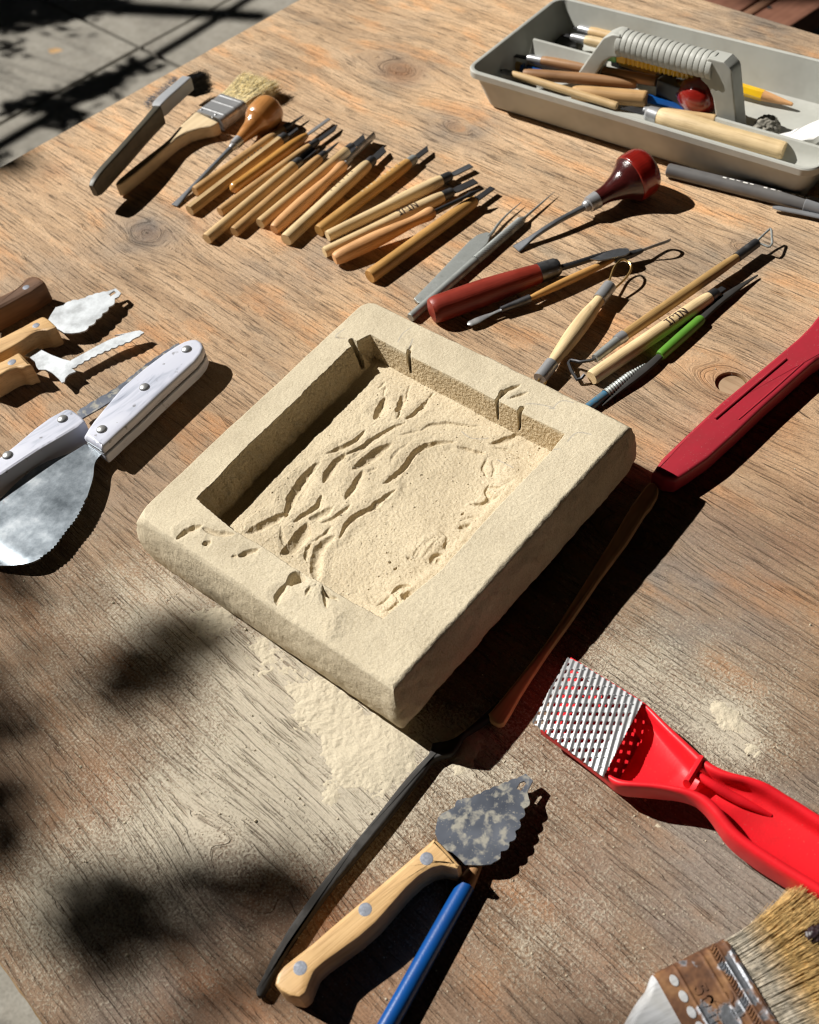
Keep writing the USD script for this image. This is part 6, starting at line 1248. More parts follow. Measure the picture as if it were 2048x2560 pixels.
ts = np.arange(nst); tt = np.linspace(0, nst - 1, 110)
Uw = np.stack([np.interp(tt, ts, Uw[:, k]) for k in range(3)], -1); Lw = np.stack([np.interp(tt, ts, Lw[:, k]) for k in range(3)], -1)
from scipy.ndimage import gaussian_filter1d
Uw = gaussian_filter1d(Uw, 2.0, axis=0, mode='nearest'); Lw = gaussian_filter1d(Lw, 2.0, axis=0, mode='nearest')
dep = np.interp(tt, [0, 2, 2.4, 5.2, 6.0, 7.5, 10, 16], [.006, .006, .0078, .0125, .0125, .0095, .009, .009])        # how deep the dish is
rimw = np.interp(tt, [0, 2, 3, 6, 9, 16], [.0022, .0024, .0032, .0042, .0050, .0052])
secs = []
for i in range(len(tt)):
    a, b = Uw[i], Lw[i]; w = np.linalg.norm(b - a); e = (b - a) / w; r_ = min(rimw[i], w * .3); zt_ = (a[2] + b[2]) / 2
    base_ = T.loc((0, 0, TZ + .0006))[2]; base_ = base_ if abs(base_) < 1 else -.02
    prof = [(0.0, -zt_ * 0 - .020 + .0022), (-.0000, -.004)]
    pts = []
    def add(d, z): pts.append(a + e * d + np.array([0, 0, z]))
    low = -np.interp(tt[i], ts, thk)
    add(.0012, low); add(0, low + .0015); add(-.0002, -r_ * .9)
    for an in np.radians([165, 135, 105, 75, 45, 15]): add(r_ * .5 + r_ * .5 * math.cos(an), -r_ * .5 + r_ * .5 * math.sin(an))
    dd_ = dep[i]
    add(r_ + .0003, -r_ * .9); add(r_ + .0006, -dd_ * .75); add(r_ + .0022, -dd_ * .95)
    for f_ in (.25, .5, .75): add(r_ + .0022 + (w - 2 * r_ - .0044) * f_, -dd_ - (.0006 if f_ == .5 else 0))
    add(w - r_ - .0022, -dd_ * .95); add(w - r_ - .0006, -dd_ * .75); add(w - r_ - .0003, -r_ * .9)
    for an in np.radians([165, 135, 105, 75, 45, 15]): add(w - r_ * .5 + r_ * .5 * math.cos(an), -r_ * .5 + r_ * .5 * math.sin(an))
    add(w + .0002, -r_ * .9); add(w, low + .0015); add(w - .0012, low)
    secs.append(pts)
secs = np.array(secs); ns, npf = secs.shape[:2]
# under the punched plate the floor is open: keep only the walls there
i, j = np.meshgrid(np.arange(ns - 1), np.arange(npf), indexing='ij')
a0, a1, b0, b1 = i * npf + j, i * npf + (j + 1) % npf, (i + 1) * npf + j, (i + 1) * npf + (j + 1) % npf
F = np.concatenate([np.stack([a0, a1, b1], -1).reshape(-1, 3), np.stack([a0, b1, b0], -1).reshape(-1, 3)])
ctr_i = (tt[:-1][i] > .45) & (tt[:-1][i] < 2.75) & (j >= 12) & (j <= 15)
F = F[~np.concatenate([ctr_i.ravel(), ctr_i.ravel()])]
capf = []
for e0, fl_ in ((0, 1), (ns - 1, -1)):
    for k in range(1, npf - 1): capf.append((e0 * npf, e0 * npf + (k + 1 if fl_ == 1 else k), e0 * npf + (k if fl_ == 1 else k + 1)))
me = mk(secs.reshape(-1, 3), np.vstack([F, capf]))
if me.volume < 0: me.faces = me.faces[:, ::-1]
me.vertices[:, 2] -= .0016 * np.clip(1 - np.abs(np.repeat(tt, npf)) / 2.2, 0, 1)            # the head frame lies under the plate
T.part('body', me, MAT['redplastic'], smooth=50)
def rl(pts, z): return dense(T.loc(W(pts, z)), .002, smooth=len(pts) > 2)
T.part('crossbar', tube(rl(z8((1128, 690), (1095, 745), (1052, 815)), .021), .0020, 10, sq=(1, 2.2)), MAT['redplastic'])
ps = rl(z8((1095, 760), (1180, 815), (1290, 880), (1400, 935), (1480, 975)), np.array([.0212, .0200, .0165, .0140, .0115]))
T.part('rib', tube(ps, np.interp(np.linspace(0, 1, len(ps)), [0, .6, 1], [.0019, .0024, .0010]), 12), MAT['redplastic'])

# ------------------------------------------------------------------ brush at the lower right
zbr = zm(1500, 1880, 548); pb = one(zbr)
HZ = .0165
o_ = at(*pb(545, 1655), HZ); X_ = at(*pb(978, 1440), HZ) - o_; X_ = X_ - X_[2] * np.array([0, 0, 1])
T = Thing('paint_brush', 'large flat paintbrush with rusted ferrule and golden bristles at the lower right corner', 'paintbrush', o=(o_[0], o_[1], TZ), X=X_)
FL = np.linalg.norm(X_); WD = .060
lc = lambda a, b, z=HZ: T.loc(at(*pb(a, b), z))
def flatbox(x0, x1, z0, z1, y0=-WD, y1=0.0, r=.006):
    n = 10; pr = []
    for cy, cz, s in ((y1 - r, z1 - r, 0), (y0 + r, z1 - r, 1), (y0 + r, z0 + r, 2), (y1 - r, z0 + r, 3)):
        for an in np.linspace(s * 90, s * 90 + 90, n): pr.append((cy + r * math.cos(math.radians(an)), cz + r * math.sin(math.radians(an))))
    pr = np.array(pr); return pr
def loft(xs, pf):
    pr = [pf(x) for x in xs]; n = len(pr[0]); V = np.concatenate([np.column_stack([np.full(n, x), p]) for x, p in zip(xs, pr)])
    i, j = np.meshgrid(np.arange(len(xs) - 1), np.arange(n), indexing='ij')
    F = np.concatenate([np.stack([i * n + j, i * n + (j + 1) % n, (i + 1) * n + (j + 1) % n], -1).reshape(-1, 3), np.stack([i * n + j, (i + 1) * n + (j + 1) % n, (i + 1) * n + j], -1).reshape(-1, 3)])
    k = np.arange(1, n - 1); F = np.vstack([F, np.stack([0 * k, k + 1, k], -1), (len(xs) - 1) * n + np.stack([0 * k, k, k + 1], -1)])
    m = mk(V, F)
    if m.volume < 0: m.faces = m.faces[:, ::-1]
    return m
beads = [0.0012, FL * .52, FL * .66, FL * .80, FL - .0012]
xs = np.unique(np.r_[np.linspace(-.0082, FL, 30), *[np.linspace(b - .0012, b + .0012, 7) for b in beads]])
fp_ = T.part('ferrule', loft(xs, lambda x: flatbox(0, 0, .0012, HZ + sum(.00055 * math.exp(-((x - b) / .0006) ** 2) for b in beads))), MAT['rust'], smooth=40)
rp_l = []
for k in range(40):
    y = -.0025 - k * .00145; rp_l.append(tube([(FL * .685, y - .0006, HZ + .0002), (FL * .775, y + .0010, HZ + .0002)], .00045, 6))
T.part('rope_band', join(*rp_l), MAT['rust'], smooth=40, parent=fp_)
def flat_text(s, h, x, y):
    m = meshkit.text_mesh(s, h, .0004, bold=True); v = m.vertices.copy(); return mk(np.column_stack([x + v[:, 1], y - v[:, 0], HZ + .00002 + v[:, 2]]), m.faces)
q = lc(790, 1850); T.part('lettering', flat_text('50 mm', .0056, lc(800, 1890)[0] - .0028, q[1] + .002), MAT['rust'], smooth=False, parent=fp_)
q = lc(940, 1890); T.part('lettering', flat_text('2"', .0095, lc(950, 1930)[0] - .0048, q[1] + .002), MAT['rust'], smooth=False, parent=fp_)
for k, p in enumerate([(585, 1800), (658, 1925), (722, 2050), (790, 2170)]):
    q = lc(*p); a = np.linspace(0, 2 * np.pi, 25)[:-1]; T.part('rivet', slab(np.stack([q[0] + .0017 * np.cos(a), q[1] + .0025 * np.sin(a)], -1), HZ - .001, HZ + .0004, .0003), MAT['whitewash'], parent=fp_)
hx = lc(350, 1732)[0]
def hprof(x):
    t = np.clip((-.008 - x) / .045, 0, 1); ins = .004 * np.clip((-.008 - x) / .006, 0, 1) + .018 * sm(t * 1.05) ; th = HZ - .0006 - .001 * t
    return flatbox(0, 0, .0016, th, -WD + ins * 1.0, -ins, min(.005, .006))
T.part('handle', loft(np.r_[np.linspace(-.0075, -.06, 30), np.linspace(-.062, -.10, 8)][::-1], hprof), MAT['whitewash'], smooth=40)
rr = np.random.default_rng(8); st_ = []
for k in range(5200):
    y = rr.uniform(-WD + .003, -.0015); z = rr.uniform(.003, HZ - .0012)
    ed_ = (y + WD / 2) / (WD / 2)
    Lb = .040 + .006 * (1 - ed_ ** 2) + rr.normal(0, .0022) + .004 * meshkit.noise(np.array([[y * 220, 3.1, 0]]), 7)[0]
    if rr.random() < .10: Lb *= rr.uniform(.6, .95)
    cl_ = meshkit.noise(np.array([[y * 160, z * 300, 1.0]]), 3)[0] - .5
    t = np.linspace(0, 1, 6); dy = (.0075 * ed_ + .006 * cl_ + rr.normal(0, .0012)) * t ** 1.6; dz = (rr.normal(0, .0012) + .004 * cl_ + (HZ * .55 - z) * .2) * t ** 1.6 + .0012 * np.sin(t * 3 + rr.uniform(0, 6)) * t
    st_.append(np.stack([FL - .001 + Lb * t, y + dy, np.maximum(z + dz, .0006)], -1))
curves(T.path + '/bristles', st_, .00026, MAT['bristle'], .45)
MAT['dried'] = paint('dried_dark_paint', (0.022, 0.012, 0.016), rough=0.45, scale=300)
lmp = trimesh.creation.icosphere(subdivisions=3, radius=1.0); q = lc(1700, 1430, .016)
lmp.vertices = lmp.vertices * (1 + 1.1 * (meshkit.fbm(lmp.vertices * 3.2 + 5, 3, 3) - .5))[:, None] * [.0042, .0030, .0026] + q
T.part('dried_paint', lmp, MAT['dried'], smooth=True)

# ------------------------------------------------------------------ grey tray with a ribbed carrying handle
z3i, z16 = zm(1240, 60, 500), zm(1600, 0, 448)
pi_, p16 = one(z3i), one(z16)
RZ = .036
o_ = at(1160, 172, RZ); X_ = at(2040, 432, RZ) - o_; X_[2] = 0
T = Thing('tool_tray', 'light grey plastic tool tray with a ribbed carrying handle across its middle', 'tray', o=(o_[0], o_[1], TZ), X=X_)
TR = T
def rrect(x0, y0, x1, y1, r, n=7):
    q = []
    for cx, cy, a0 in ((x1 - r, y1 - r, 0), (x0 + r, y1 - r, 90), (x0 + r, y0 + r, 180), (x1 - r, y0 + r, 270)):
        for a in np.radians(np.linspace(a0, a0 + 90, n)): q.append((cx + r * math.cos(a), cy + r * math.sin(a)))
    return np.array(q)
TLx, TLy = .3045, .1375
def ringz(ins, z, r): return np.column_stack([rrect(ins, ins, TLx - ins, TLy - ins, r), np.full(28, z)])
rings = [ringz(.016, .0006, .008), ringz(.0125, .0004, .009), ringz(.0105, .003, .010), ringz(.0042, RZ - .0075, .010), ringz(.0032, RZ - .0068, .010), ringz(.0006, RZ - .0066, .0115), ringz(.0, RZ - .006, .012), ringz(.0, RZ - .0012, .012), ringz(.0008, RZ - .0002, .0115), ringz(.0022, RZ, .0105), ringz(.0034, RZ - .0006, .0095), ringz(.0040, RZ - .003, .009), ringz(.0115, .0065, .010), ringz(.0145, .0042, .010), ringz(.020, .0036, .008)]
n = 28; V = np.concatenate(rings); F = []; k = np.arange(n)
for i in range(len(rings) - 1):
    a, b = i * n + k, i * n + (k + 1) % n
    F += [np.stack([a, b, b + n], -1), np.stack([a, b + n, a + n], -1)]
kk = np.arange(1, n - 1); F += [np.stack([0 * kk, kk + 1, kk], -1), (len(rings) - 1) * n + np.stack([0 * kk, kk, kk + 1], -1)]
me = mk(V, np.vstack(F))
T.part('shell', me, MAT['tray'], smooth=35)
# long trough wall on the left of the handle, a lower one on its right
def wall_strip(x0, x1, y, zt, spread, thick=.0024):
    xs = np.linspace(x0, x1, 12); V = []
    prof = [(-spread, .0044), (-spread * .55, .0044 + (zt - .0044) * .22), (-spread * .22, .0044 + (zt - .0044) * .6), (-.0008, zt - .0006), (0, zt), (thick * .7, zt), (thick, zt - .0006), (thick + spread * .1, .0044 + (zt - .0044) * .5), (thick + spread * .45, .0044)]
    V = np.array([[(x, y + a, b) for a, b in prof] for x in xs]); m = len(prof)
    i, j = np.meshgrid(np.arange(11), np.arange(m - 1), indexing='ij')
    F = np.concatenate([np.stack([i * m + j, (i + 1) * m + j, (i + 1) * m + j + 1], -1).reshape(-1, 3), np.stack([i * m + j, (i + 1) * m + j + 1, i * m + j + 1], -1).reshape(-1, 3)])
    e = []
    for b in (0, 11 * m): e += [(b, b + q, b + q + 1) for q in range(1, m - 1)]
    g = mk(V.reshape(-1, 3), np.vstack([F, e])); trimesh.repair.fix_normals(g); return g
T.part('divider', wall_strip(.020, .090, .0705, .0325, .020), MAT['tray'], smooth=35)
T.part('divider', wall_strip(.200, TLx - .012, .0545, .0190, .012), MAT['tray'], smooth=35)
GZ, GY, GX0, GX1 = .050, .0700, .1050, .1890
pr = []
for k in range(17):
    x0 = GX0 + (GX1 - GX0) * k / 17; w = (GX1 - GX0) / 17
    pr += [(x0, .0096), (x0 + .0005, .0101), (x0 + w * .5, .0103), (x0 + w - .0007, .0101), (x0 + w - .0002, .0096)]
g = lathe(pr, 26); g.apply_translation((0, GY, GZ)); T.part('grip', g, MAT['tray'], smooth=30)
def post(pts):                                        # outline in x-z, thickness in y
    s = slab(dense(np.array(pts), .0025, True), -.0074, .0074, .0014); v = s.vertices
    return mk(np.column_stack([v[:, 0], GY - v[:, 2], v[:, 1]]), s.faces)
T.part('handle_post', post([(.060, .0042), (.078, .0042), (.0875, .022), (.094, .034), (.101, GZ - .0105), (.109, GZ - .0088), (.109, GZ + .0092), (.1015, GZ + .0092), (.093, GZ + .004)]), MAT['tray'], smooth=30)
T.part('handle_post', post([(.1985, .0042), (.2165, .0042), (.2050, GZ + .0045), (.198, GZ + .0094), (.184, GZ + .0094), (.180, GZ - .0088), (.187, GZ - .013), (.192, GZ - .021)]), MAT['tray'], smooth=30)
a = np.linspace(0, 2 * np.pi, 19)[:-1]
q = T.loc(at(*p16(755, 605), .056))
hd_ = lathe([(-.001, .0040), (.0002, .0040)], 18); hd_.apply_transform(trimesh.transformations.rotation_matrix(-.9, (0, 1, 0))); hd_.apply_translation((.1935, GY, .0568)); T.part('screw_recess', hd_, MAT['graphite'])  # flat dark disc painted in place of the shaded recess

IN = 'inside the grey tray'
def inchisel(label, butt, end, tip, w, mat, z, zb=None, **k):
    return chisel('carving_chisel', label, butt, end, tip, w, mat, z=z, z1_=zb, ferr=k.pop('ferr', 'ferrule'), **k)
inchisel('reddish brown chisel in the tray with a silver ferrule, uppermost of its heap', pi_(1385, 492), pi_(385, 312), pi_(100, 260), 23, 'brown', .022, .020, kind='skew', bw=.7, fl=.012)
inchisel('brown chisel in the tray with its round butt by the clip, middle of its heap', pi_(1218, 510), pi_(240, 428), None, 25, 'brown', .018, .017, ferr=None)
inchisel('thin pale chisel in the tray lying along its front wall', pi_(1045, 705), pi_(128, 425), pi_(30, 402), 17, 'pale', .013, .017, kind='needle', bw=.5, fl=.008)
inchisel('short thick tan chisel in the tray with an eight sided butt', pi_(1300, 645), pi_(660, 590), None, 36, 'tan', .013, .012, ferr=None, n=8)
inchisel('light orange chisel at the back of the tray, farthest from the viewer', pi_(1330, 190), pi_(800, 60), pi_(640, 55), 23, 'pale', .016, kind='flat', bw=.6, fl=.010)
inchisel('cream chisel at the back of the tray, in front of the farthest one', pi_(1280, 250), pi_(765, 135), pi_(580, 78), 23, 'cream', .016, kind='flat', bw=.6, fl=.013)
inchisel('big pale chisel along the front of the tray, its round butt at the right', p16(1390, 1450), p16(165, 1115), pi_(1080, 718), 42, 'cream', .0125, .0145, shape='swell2', kind='skew', bw=.6, fl=.009)
inchisel('tan flat handled chisel half hidden behind the big pale one in the tray', p16(725, 1160), p16(190, 1085), pi_(1180, 735), 26, 'pale', .012, .014, kind='skew', bw=.6, fl=.013)
a_, b_ = at(*pi_(225, 372), .011), at(*p16(505, 1050), .010)
T = Thing('colour_pencil', 'blue pencil in the tray with a brass end, passing below the chisels', 'pencil', o=a_, X=b_ - a_); L = np.linalg.norm(b_ - a_)
T.part('barrel', lathe([(0, .0036), (L - .0004, .0036), (L, .0034)], 6), MAT['bluep'], smooth=False)
T.part('brass_end', lathe([(-.016, .0026), (-.0155, .0040), (-.011, .0042), (-.0105, .0028), (-.007, .0030), (-.0065, .0038), (0, .0037)], 16), MAT['brass'])
T.part('sharpened_wood', lathe([(L - .0003, .0034), (L + .002, .003), (L + .0135, .0010), (L + .016, .0003)], 12), MAT['peach'])
a_, b_ = at(*p16(760, 790), .012), at(*p16(1190, 920), .010)
T = Thing('yellow_pencil', 'yellow pencil with a long bare wooden tip, right of the tray handle', 'pencil', o=a_, X=b_ - a_); L = np.linalg.norm(b_ - a_)
T.part('barrel', lathe([(-.02, .0044), (L - .0004, .0044), (L, .0041)], 6), MAT['yellow'], smooth=False)
Lw_ = np.linalg.norm(at(*p16(1490, 985), .008) - b_)
T.part('sharpened_wood', lathe([(L - .0003, .0041), (L + .004, .0037), (L + Lw_ * .96, .0015), (L + Lw_, .0010)], 14), MAT['peach'])
# folding yellow cutter, pale ruler, black clamp, bulb handle
a_, b_ = at(*pi_(1150, 285), .034), at(*pi_(1725, 430), .034)
T = Thing('yellow_cutter', 'yellow toothed plastic cutter under the tray handle with a green end', 'cutter', o=a_, X=b_ - a_); L = np.linalg.norm(b_ - a_)
yy = [(0, .0055), (L, .0055)]; tt_ = np.linspace(L, 0, 60); te = [(x, -.0040 - .0013 * (i % 4 < 2)) for i, x in enumerate(tt_)]
T.part('body', slab(np.array(yy[::1] + te), -.004, .004, .0008), MAT['yellow'])
T.part('end_piece', box((-.022, -.006, -.005), (-.009, .006, .005), .002), MAT['greenplastic']); T.part('collar', box((-.009, -.0055, -.0042), (-.0003, .0055, .0042), .001), MAT['yellow'])
T = Thing('wooden_ruler', 'pale flat strip of wood beneath the yellow cutter in the tray', 'strip', o=at(*pi_(1100, 315), .023), X=at(*pi_(1460, 432), .023) - at(*pi_(1100, 315), .023))
T.part('strip', box((0, -.007, -.0012), (0.062, .007, .0012), .0006), MAT['cream'])
T = Thing('black_clamp', 'black clamp with a long arm in the middle of the tray', 'clamp', o=at(*pi_(1035, 320), .021), X=at(*pi_(1420, 462), .021) - at(*pi_(1035, 320), .021))
T.part('arm', box((-.002, -.0045, -.003), (.055, .0045, .003), .0012), MAT['black'])
T.part('jaw', box((.050, -.012, -.012), (.088, .010, .006), .002), MAT['black']); T.part('spring', lathe([(.048, .006), (.058, .006)], 14), MAT['black'])
c_ = at(*p16(580, 920), .020); d_ = at(*p16(330, 830), .020)
T = Thing('bulb_burin', 'glossy dark red bulb handle lying in the tray beneath the carrying handle', 'burin', o=c_, X=d_ - c_)
T.part('bulb', lathe(smooth_prof([(-.0165, .0005), (-.015, .007), (-.009, .0135), (0, .0155), (.008, .0135), (.014, .0105)], 30), 26), MAT['cherry'], smooth=50)
T.part('neck', lathe(smooth_prof([(.0138, .0104), (.02, .008), (.034, .0055)], 16), 22), MAT['plum'], smooth=50); T.part('ferrule', lathe([(.033, .0054), (.043, .005), (.044, .003)], 16), MAT['darkferrule'])
ol = W(z3i((480, 175), (560, 88), (700, 118), (690, 190), (610, 200)), .010)
T = Thing('black_case', 'flat black plastic piece and its shade in the back left compartment of the tray', 'case', o=at(*pi_(580, 150), 0.0042))
T.part('body', slab(T.loc(ol)[:, :2], 0, .0055, .0008), MAT['black'], smooth=30)  # black slab stands for black plastic and the shadow beside it
# putty wad and white plastic scrap
T = Thing('putty_wad', 'small crumpled wad of grey putty in the right half of the tray', 'putty', o=at(*p16(1225, 1225), .012))
m = trimesh.creation.icosphere(subdivisions=4, radius=1.0); m.vertices = m.vertices * (.65 + .75 * meshkit.fbm(m.vertices * 3.0 + 3, 4, 5))[:, None] * [.0095, .0085, .0085]
T.part('wad', m, MAT['wad'], smooth=True)
T = Thing('plastic_scrap', 'white folded scrap of plastic at the right end of the tray', 'scrap', o=at(*p16(1500, 1290), .010), X=at(*p16(1680, 1180), .014) - at(*p16(1340, 1275), .010))
m = slab(dense(np.array([(-.024, -.002), (.026, .007), (.030, -.004), (.010, -.016), (-.010, -.012)]), .003, True), -.003, .0035, .001); m.vertices[:, 2] += (meshkit.fbm(m.vertices * 160, 3, 4) - .5) * .004
T.part('sheet', m, MAT['white'], smooth=25)
m = slab(dense(np.array([(.016, -.020), (.036, -.008), (.040, -.016), (.026, -.026)]), .003, True), -.005, .000, .0008); T.part('sheet', m, MAT['white'], smooth=25)

# ------------------------------------------------------------------ two brushes at the upper left
zq = zm(200, 150, 520); pq = one(zq)
HB = .0125
o_ = at(*pq(330, 1000), HB); X_ = at(*pq(1268, 320), HB) - o_
T = Thing('flat_brush', 'flat paintbrush with pale wooden handle, tin ferrule and light bristles, under the olive brush', 'paintbrush', o=(o_[0], o_[1], TZ), X=X_)
lq = lambda pts, z=HB: T.loc(W(zq(*pts), z))[:, :2]
ol = lq([(958, 418), (905, 462), (850, 520), (790, 590), (745, 640), (690, 690), (560, 790), (420, 900), (320, 985), (292, 1020), (300, 1040), (350, 1020), (470, 930), (600, 820), (720, 715), (800, 650), (900, 590), (1000, 560), (1085, 548), (1125, 532), (1152, 512)])
T.part('handle', slab(dense(ol, .002, True), .0012, HB, .0016), MAT['birch'], smooth=40)
f = lq([(960, 412), (1178, 270), (1368, 370), (1155, 512)])
yw0, yw1 = (f[2][1] + f[3][1]) / 2, (f[0][1] + f[1][1]) / 2; xf0, xf1 = (f[0][0] + f[3][0]) / 2, (f[1][0] + f[2][0]) / 2; fl_ = xf1 - xf0
bd = [xf0 + fl_ * .22, xf0 + fl_ * .62, xf0 + fl_ * .92]
xs = np.unique(np.r_[np.linspace(xf0, xf1, 12), *[np.linspace(b - .0016, b + .0016, 7) for b in bd]])
fp_ = T.part('ferrule', loft(xs, lambda x: flatbox(0, 0, .0006, HB + .0012 + sum(.0004 * math.exp(-((x - b) / .0008) ** 2) for b in bd), yw0, yw1, .0045)), MAT['ferrule'], smooth=40)
for k, (px_, py_) in enumerate(((1010, 422), (1105, 485), (1128, 462))):
    q = lq([(px_, py_)])[0]; m = trimesh.creation.icosphere(subdivisions=2, radius=.0013); m.apply_scale([1, 1, .5]); m.apply_translation((q[0], q[1], HB + .0013)); T.part('nail_head', m, MAT['ferrule'], parent=fp_)
rr = np.random.default_rng(4); st_ = []; ym = (yw0 + yw1) / 2; hw = (yw1 - yw0) / 2
Lbr = np.linalg.norm(lq([(1585, 190)])[0] - lq([(1300, 320)])[0])
for k in range(2600):
    y = ym + rr.uniform(-1, 1) * (hw - .001); z = rr.uniform(.002, HB); e = (y - ym) / hw; t = np.linspace(0, 1, 5)
    Lb = Lbr * (1.0 + .10 * rr.normal()); st_.append(np.stack([xf1 - .001 + Lb * t, y + (.005 * e + rr.normal(0, .0018)) * t ** 1.5, np.maximum(z + rr.normal(0, .0015) * t + (.004 - z * .3) * t, .0006)], -1))
curves(T.path + '/bristles', st_, .00042, MAT['palebristle'], .6)

def bar(pts, ws, hs, up=(0, 0, 1), r=.35, n=16):
    """Bar with a rounded box section: widths ws, heights hs along pts."""
    p = np.asarray(pts, float); m = len(p); t = np.gradient(p, axis=0); t /= np.linalg.norm(t, axis=1, keepdims=True)
    th = np.arange(n) * 2 * np.pi / n + np.pi / n; c, s = np.cos(th), np.sin(th)
    cx = np.sign(c) * np.abs(c) ** r; sx_ = np.sign(s) * np.abs(s) ** r; V = []
    for i in range(m):
        a = unit(np.cross(up, t[i])); b = np.cross(t[i], a); V.append(p[i] + ws[i] / 2 * cx[:, None] * a + hs[i] / 2 * sx_[:, None] * b)
    V = np.concatenate(V); i, j = np.meshgrid(np.arange(m - 1), np.arange(n), indexing='ij')
    F = np.concatenate([np.stack([i * n + j, i * n + (j + 1) % n, (i + 1) * n + (j + 1) % n], -1).reshape(-1, 3), np.stack([i * n + j, (i + 1) * n + (j + 1) % n, (i + 1) * n + j], -1).reshape(-1, 3)])
    k = np.arange(1, n - 1); F = np.vstack([F, np.stack([0 * k, k + 1, k], -1), (m - 1) * n + np.stack([0 * k, k, k + 1], -1)])
    g = mk(V, F)
    if g.volume < 0: g.faces = g.faces[:, ::-1]
    return g
a_, b_ = at(*pq(118, 1080), .021), at(*pq(690, 440), .020)
T = Thing('scrub_brush', 'olive handled brush with a grey head on its side, black tuft at the tip', 'brush', o=(a_[0], a_[1], TZ), X=(b_ - a_) * [1, 1, 0])
ps = dense(T.loc(W(zq((112, 1085), (200, 975), (330, 830), (470, 670), (590, 535), (660, 455)), np.array([.0195, .0210, .022, .022, .0215, .021]))), .004, smooth=True); tt = np.linspace(0, 1, len(ps))
T.part('handle', bar(ps, np.interp(tt, [0, .04, .12, .8, 1], [.0048, .0064, .0068, .0066, .0080]), np.interp(tt, [0, .04, .12, .8, 1], [.0105, .0145, .0160, .0160, .017])), MAT['olive'], smooth=40)
ps = dense(T.loc(W(zq((640, 425), (720, 345), (800, 275), (898, 188)), np.array([.0225, .023, .023, .0225]))), .003); tt = np.linspace(0, 1, len(ps))
T.part('head', bar(ps, np.interp(tt, [0, .1, 1], [.0085, .0105, .0095]), np.interp(tt, [0, .1, 1], [.010, .0125, .012]), r=.2), MAT['greyhead'], smooth=40)
st_ = []; st2 = []
h0, h1 = T.loc(at(*pq(610, 405), .022)), T.loc(at(*pq(860, 190), .022)); yl = unit(np.cross((0, 0, 1), h1 - h0))
for k in range(420):
    f_ = rr.uniform(0, 1); q = h0 + (h1 - h0) * f_ + yl * .0052 + [0, 0, rr.uniform(-.002, .006)]; d = yl + rr.normal(0, .16, 3); st_.append(q + np.linspace(0, 1, 4)[:, None] * d * rr.uniform(.003, .0055))
curves(T.path + '/side_bristles', st_, .0003, MAT['greybristle'], .5)
e0 = T.loc(at(*pq(905, 185), .021)); dx = unit(T.loc(at(*pq(1060, 125), .019)) - e0); Lt = np.linalg.norm(T.loc(at(*pq(1062, 128), .019)) - e0)
for k in range(700):
    q = e0 + yl * rr.uniform(-.0048, .0048) + [0, 0, rr.uniform(-.013, .004)] - dx * .002; d = dx + rr.normal(0, .06, 3); st2.append(q + np.linspace(0, 1, 4)[:, None] * d * Lt * rr.uniform(.75, 1.1))
curves(T.path + '/tuft', st2, .0004, MAT['darkbristle'], .6)

# ------------------------------------------------------------------ stone powder: drifts and crumbs
def sample(xy):
    out = np.zeros(len(xy))
    for p, r_, a_ in DUST + [((1170, 1860), .010, 1.6), ((1150, 1905), .008, 1.0), ((1830, 1800), .012, .9)]:
        q = at(*p); out += a_ * np.exp(-(((xy - q[:2]) ** 2).sum(1) / r_ ** 2))
    return out
MAT['powder'] = M_('stone_powder', {
    'g': ('geometry', {}), 'n1': ('noise_texture', {'scale': 1700, 'detail': 3, 'roughness': 0.7}), 'n2': ('noise_texture', {'scale': 420, 'detail': 3}),
    'r': ('rgb_ramp', {'ramp': [(0.28, (0.44, 0.385, 0.285)), (0.5, (0.58, 0.51, 0.385)), (0.72, (0.67, 0.60, 0.465))]}), 'b': ('bump', {'strength': 0.6, 'distance': 0.0006}), 'b2': ('bump', {'strength': 0.5, 'distance': 0.001}), 'p': ('principled_bsdf', {'roughness': 0.95, 'specular_ior_level': 0.1})},
    [('g.position', 'n1.vector'), ('g.position', 'n2.vector'), ('n1.fac', 'r.fac'), ('r.color', 'p.base_color'), ('n1.fac', 'b.height'), ('n2.fac', 'b2.height'), ('b.normal', 'b2.normal'), ('b2.normal', 'p.normal')])
DRIFT = [((900, 1828), .020, 1.0), ((1000, 1872), .016, 1.0), ((790, 1745), .018, .9), ((660, 1640), .018, .8), ((540, 1555), .018, .7), ((450, 1500), .016, .6), ((860, 1905), .008, .75), ((830, 1985), .006, .7), ((960, 1930), .012, .6), ((1172, 1858), .008, 1.5), ((1150, 1905), .007, .9), ((1832, 1800), .008, .85), ((1800, 1770), .005, .7), ((1870, 1880), .006, .6), ((1640, 1690), .008, .5), ((1600, 1650), .008, .45)]
def dsum(xy):
    out = np.zeros(len(xy))
    for p, r_, a_ in DRIFT:
        q = at(*p); out += a_ * np.exp(-(((xy - q[:2]) ** 2).sum(1) / r_ ** 2))
    return out
